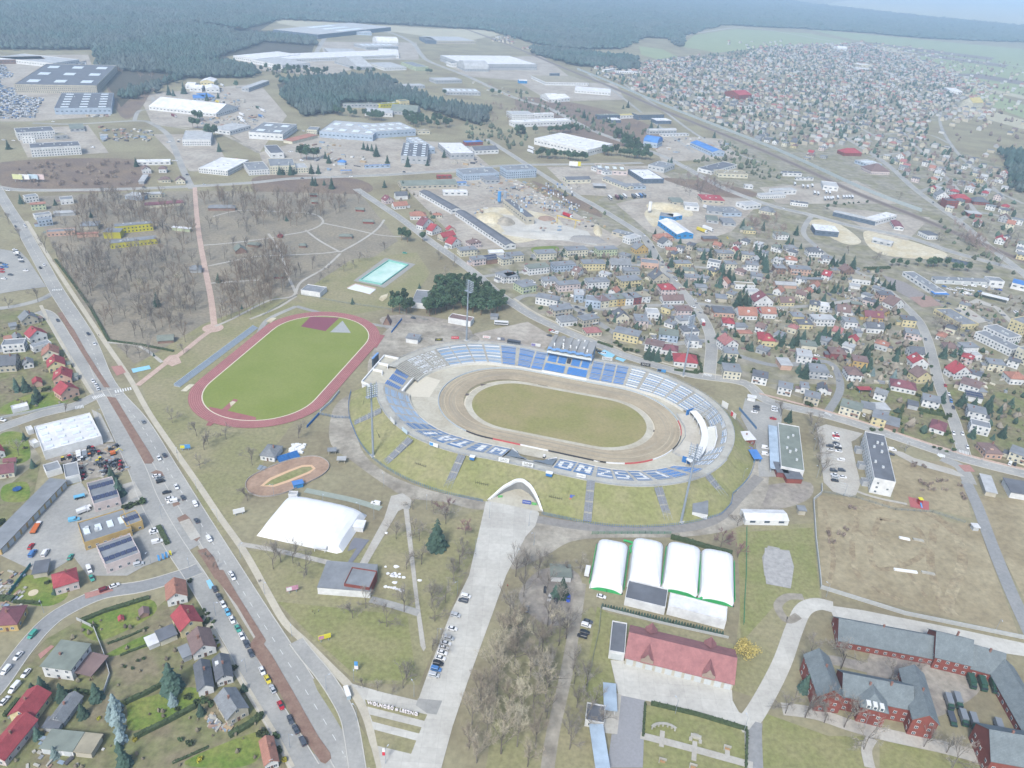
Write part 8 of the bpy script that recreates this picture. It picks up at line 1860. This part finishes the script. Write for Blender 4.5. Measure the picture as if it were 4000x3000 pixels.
WCS, RCS = 'wwwwwcccggptyl', 'gggggggrroookknddpl'
out_ = far_estate(['F 1850,88 2000,105 2212,150 2230,300 2160,380 2000,300 2010,262 2120,250 2100,190 2000,138', 'F 1560,90 1700,90 1680,104 1600,112'], 52, 21, 0)
mid_ = far_estate(['F 1180,550 1500,560 1520,740 1400,740 1160,650', 'F 1440,545 1620,525 1760,565 1900,590 2000,830 1800,830 1560,740', 'F 2010,620 2215,680 2215,850 2060,830', 'F 1700,835 1880,840 2030,900 2030,950 1900,905'], 16.5, 31, 0)
sites = sorted(sites+out_+mid_); far_m = MB(); FM = [mat('far_wall_%d' % i, c, .06, .1) for i, c in enumerate(((204, 203, 198), (200, 192, 172), (182, 182, 180), (200, 188, 176), (188, 180, 162)))]+[mat('far_roof_%d' % i, c, .08, .1) for i, c in enumerate(((146, 148, 150), (164, 118, 112), (158, 124, 110), (130, 114, 108), (108, 112, 118), (180, 182, 182)))]
rr = random.Random(4); NH = 0; have = sum(1 for o, s, a in THINGS if o.name.startswith('house'))
for d, x, y, an in sites:
    L, D, h = rr.uniform(8, 12), rr.uniform(7.5, 9.5), rr.choice((4, 4.6, 5.6, 6.3)); L, D, h = (L, D, h) if d > 900 else (L*.85, D*.85, h*.9); flat = rr.random() < .42
    if NH < 298-have:
        A = Vector((x, y, 0)); u = Vector((math.cos(an), math.sin(an), 0))*L/2
        if math.sin(an)*0+(-u.y*A.x+u.x*A.y) < 0: u = -u
        building(A-u, A+u, D, h, 'f' if flat else rr.choice('gGh'), rr.choice(WCS), rr.choice('gggdl' if flat else RCS[6:]), '', 'H'); NH += 1; continue
    ca, sa = math.cos(an), math.sin(an); T_ = lambda px_, py_, z: (x+px_*ca-py_*sa, y+px_*sa+py_*ca, z); w = rr.choice((0, 0, 0, 1, 1, 2, 3, 4)); k = 5+(rr.choice((0, 0, 4)) if flat else rr.choice((1, 1, 2, 3, 3, 0, 4, 5, 4)))
    c = [T_(*q, 0) for q in ((-L/2, -D/2), (L/2, -D/2), (L/2, D/2), (-L/2, D/2))]; far_m.prism([q[:2] for q in c], 0, h, w, k if flat else w)
    if not flat:
        e = .4; q = lambda s, t_, z: T_(s*(L/2+e), t_*(D/2+e), z); zr = h+D*.34; r0, r1 = T_(-L/2-e, 0, zr), T_(L/2+e, 0, zr)
        if rr.random() < .35: r0, r1 = T_(-L/4, 0, zr), T_(L/4, 0, zr); far_m.face([q(-1, 1, h), q(-1, -1, h), r0], k); far_m.face([q(1, -1, h), q(1, 1, h), r1], k)
        else: far_m.face([q(-1, 1, h), q(-1, -1, h), r0], w); far_m.face([q(1, -1, h), q(1, 1, h), r1], w)
        far_m.face([q(-1, -1, h-.1), q(1, -1, h-.1), r1, r0], k); far_m.face([q(1, 1, h-.1), q(-1, 1, h-.1), r0, r1], k)
struct(obj('far_houses', far_m, FM), 'hundreds of small houses with red and grey roofs in the far estate', 'stuff')
print('sites', len(sites), 'individual', NH)
# garden trees of the far estate and its sheds: one mass
def far_green(polys, n, seed, name, m, s0, s1, label, excl=True):
    r = random.Random(seed); V, F, T = [], [], []; PP = [[(p.x, p.y) for p in W(s)] for s in polys]; k = 0; tr = 0
    wts = [abs(sum(P[i-1][0]*P[i][1]-P[i][0]*P[i-1][1] for i in range(len(P)))) for P in PP]
    while k < n and tr < n*20:
        tr += 1; P = r.choices(PP, wts)[0]; x = r.uniform(min(p[0] for p in P), max(p[0] for p in P)); y = r.uniform(min(p[1] for p in P), max(p[1] for p in P))
        if not inside((x, y), P) or near_road(x, y)[0] < 40 or any((x-a)**2+(y-c)**2 < (q*.8)**2 for a, c, q in FOOT): continue
        R1 = r.uniform(s0, s1); h = R1*r.uniform(1.4, 3.2); n0 = len(V); t0 = r.random(); K_ = 6
        for z, f in ((0, .6), (h*.3, 1), (h*.65, .6)):
            for j in range(K_): an = 1.047*j+t0*6; g = f*r.uniform(.7, 1.25); V.append((x+R1*g*math.cos(an), y+R1*g*math.sin(an), z*r.uniform(.8, 1.2)))
        V.append((x, y, h))
        for l in range(2):
            for j in range(K_): F.append((n0+l*K_+j, n0+l*K_+(j+1) % K_, n0+(l+1)*K_+(j+1) % K_, n0+(l+1)*K_+j))
        for j in range(K_): F.append((n0+2*K_+j, n0+2*K_+(j+1) % K_, n0+3*K_))
        T.extend([t0]*(3*K_+1)); k += 1
    me = bpy.data.meshes.new(name); me.from_pydata(V, [], F); me.materials.append(m); me.attributes.new('tint', 'FLOAT', 'POINT').data.foreach_set('value', T); struct(link(name, me), label, 'stuff')
EST = ['F 1270,150 1430,132 1640,104 1860,97 2000,140 2110,190 2010,262 1995,300 2180,380 2212,560 2060,470 1980,405 1830,305 1659,315 1440,226 1330,178']
far_green(EST, 2700, 1, 'garden_greenery', mat('garden_green_mass', (78, 98, 82), .15, .1, kind='tint'), 1.6, 4.0, 'dark evergreen trees and bushes among the far houses')
far_green(EST, 2600, 2, 'garden_brush', mat('garden_brown_mass', (136, 122, 112), .15, .1, kind='tint'), 1.2, 3, 'bare bushes and fruit trees among the far houses')
far_green(['F 1850,88 2212,140 2230,330 2000,300 2120,250 2000,138'], 260, 12, 'garden_brush', mat('garden_brown_mass'), 1.5, 4, 'bare bushes scattered over the far fields')
MID = ['F 1180,545 1500,560 1520,740 1400,740 1160,650', 'F 1440,540 1620,520 1760,560 1900,580 2010,830 1800,830 1560,740', 'F 2010,600 2220,640 2220,960 2060,900', 'F 1700,830 1880,830 2040,920 2030,960 1800,890', 'F 840,420 900,400 1040,560 1000,560']
far_green(MID, 1100, 3, 'garden_brush', mat('garden_brown_mass2', (130, 122, 104), .2, .3, kind='tint'), .6, 1.6, 'low bare bushes and beds in the back gardens')
far_green(MID, 170, 7, 'garden_greenery', mat('garden_green_mass3', (70, 90, 76), .2, .3, kind='tint'), 1.5, 2.7, 'larger evergreen trees in the back gardens')
far_green(MID, 330, 8, 'garden_brush', mat('garden_brown_mass3', (146, 136, 124), .2, .3, kind='tint'), 1.3, 2.8, 'bare fruit trees in the back gardens')
far_green(MID, 480, 4, 'garden_greenery', mat('garden_green_mass2', (82, 98, 72), .2, .3, kind='tint'), .6, 1.5, 'low evergreen bushes and hedges in the back gardens')
far_green(['F -20,850 90,990 60,1050 -20,1060', 'F 170,1340 330,1320 400,1260 470,1350 530,1440 620,1659 -20,1659 -20,1500 100,1380', 'F -20,690 110,690 190,860 100,890 -20,900'], 150, 5, 'garden_brush', mat('garden_brown_mass2'), .4, 1.0, 'low bare bushes and beds in the near gardens')
far_green(['F 1110,190 1250,240 1420,290 1380,310 1130,260', 'F 560,130 700,160 830,170 780,180 580,170', 'F 1000,260 1140,290 1130,330 1000,300', 'F 1150,390 1250,445 1320,470 1290,440', 'F 1560,300 1700,380 1640,400 1500,350', 'F 2000,460 2150,560 2212,600 2080,560'], 420, 6, 'scrub_trees', mat('scrub_green_mass', (98, 108, 88), .2, .1, kind='tint'), 1.4, 3.4, 'scattered pines and scrub between the industrial yards')
# ------------------------------------------------------------ labels that single things out
def words(s): return len(s.split())
info = []
for o, short, auto in THINGS:
    p = o.matrix_world.translation if o.parent is None else o.location
    x, y, z = o.location
    if 'cx' in o: x, y = o['cx'], o['cy']
    info.append([o, short, auto, scr((x, y, 0)), (x, y)])
cnt = {}
for i in info: cnt[i[1]] = cnt.get(i[1], 0)+1
grid = {}
for k, i in enumerate(info): grid.setdefault((int(i[4][0]//40), int(i[4][1]//40)), []).append(k)
def neigh(k):
    i = info[k]; gx, gy = int(i[4][0]//40), int(i[4][1]//40); c = []
    for a in range(-2, 3):
        for b_ in range(-2, 3): c += grid.get((gx+a, gy+b_), [])
    c = [j for j in c if j != k and info[j][1] != i[1] and info[j][1] not in ('street lamp',)]
    c.sort(key=lambda j: (info[j][4][0]-i[4][0])**2+(info[j][4][1]-i[4][1])**2+ (900 if cnt[info[j][1]] > 40 else 0)); return c
def rel(a, b_):
    dx, dy = info[a][3][0]-info[b_][3][0], info[a][3][1]-info[b_][3][1]
    if abs(dx) > abs(dy)*1.3: return 'left of' if dx < 0 else 'right of'
    return 'behind' if dy < 0 else 'in front of'
used = {o['label'] for o, s, a in THINGS if not a}
def art(s): return 'the '+s
dup = {}
for k, i in enumerate(info):
    if not i[2]: continue
    base = i[0]['label']; c = neigh(k); cand = None
    opts = []
    for a in c[:4]: opts.append('%s, %s the %s' % (base, rel(k, a), info[a][1]))
    for a in c[:4]:
        for b_ in c[:5]:
            if a != b_: opts.append('%s, %s the %s, %s the %s' % (base, rel(k, a), info[a][1], rel(k, b_), info[b_][1]))
    s0 = i[1]
    for a in c[:5]:
        for b_ in c[:6]:
            if a != b_: opts.append('%s %s %s and %s %s' % (s0, rel(k, a), info[a][1], rel(k, b_), info[b_][1]))
    for q in opts:
        if q not in used and 4 <= words(q) <= 16: cand = q; break
    if not cand:
        fx, fy = i[3][0]/2212, i[3][1]/1659; where = ('at the top', 'in the upper half', 'in the lower half', 'at the bottom')[min(3, int(fy*4))]+' '+('far left', 'left', 'right', 'far right')[min(3, max(0, int(fx*4)))]
        cand = (s0+' %s of the picture' % where) if words(s0) < 8 else base
        dup[cand] = dup.get(cand, 0)+1
    used.add(cand); i[0]['label'] = cand
for q in [o for o in COL.objects if 'cx' in o]:
    for kk in ('cx', 'cy'): del q[kk]
for o, s, a in THINGS:
    if 'ch' in o: del o['ch']
    if 'label_auto' in o: del o['label_auto']
print('LONG', [(o.name, o['label']) for o, s, a in THINGS if words(o['label']) > 16])
print('dups', {k: v for k, v in dup.items() if v > 1})
# ------------------------------------------------------------ air
b = MB(); b.box(-19000, -300, -1, 19000, 24000, 262)
hz = struct(obj('haze', b, []), 'thin blue winter haze over the town', 'stuff')
mh = bpy.data.materials.new('haze_air'); mh.use_nodes = True; N = mh.node_tree.nodes; N.remove(N['Principled BSDF'])
pv = N.new('ShaderNodeVolumePrincipled'); pv.inputs['Density'].default_value = .000155; pv.inputs['Color'].default_value = (.56, .77, 1, 1); pv.inputs['Anisotropy'].default_value = .1
mh.node_tree.links.new(pv.outputs[0], N['Material Output'].inputs['Volume'])
hz.data.materials.append(mh)
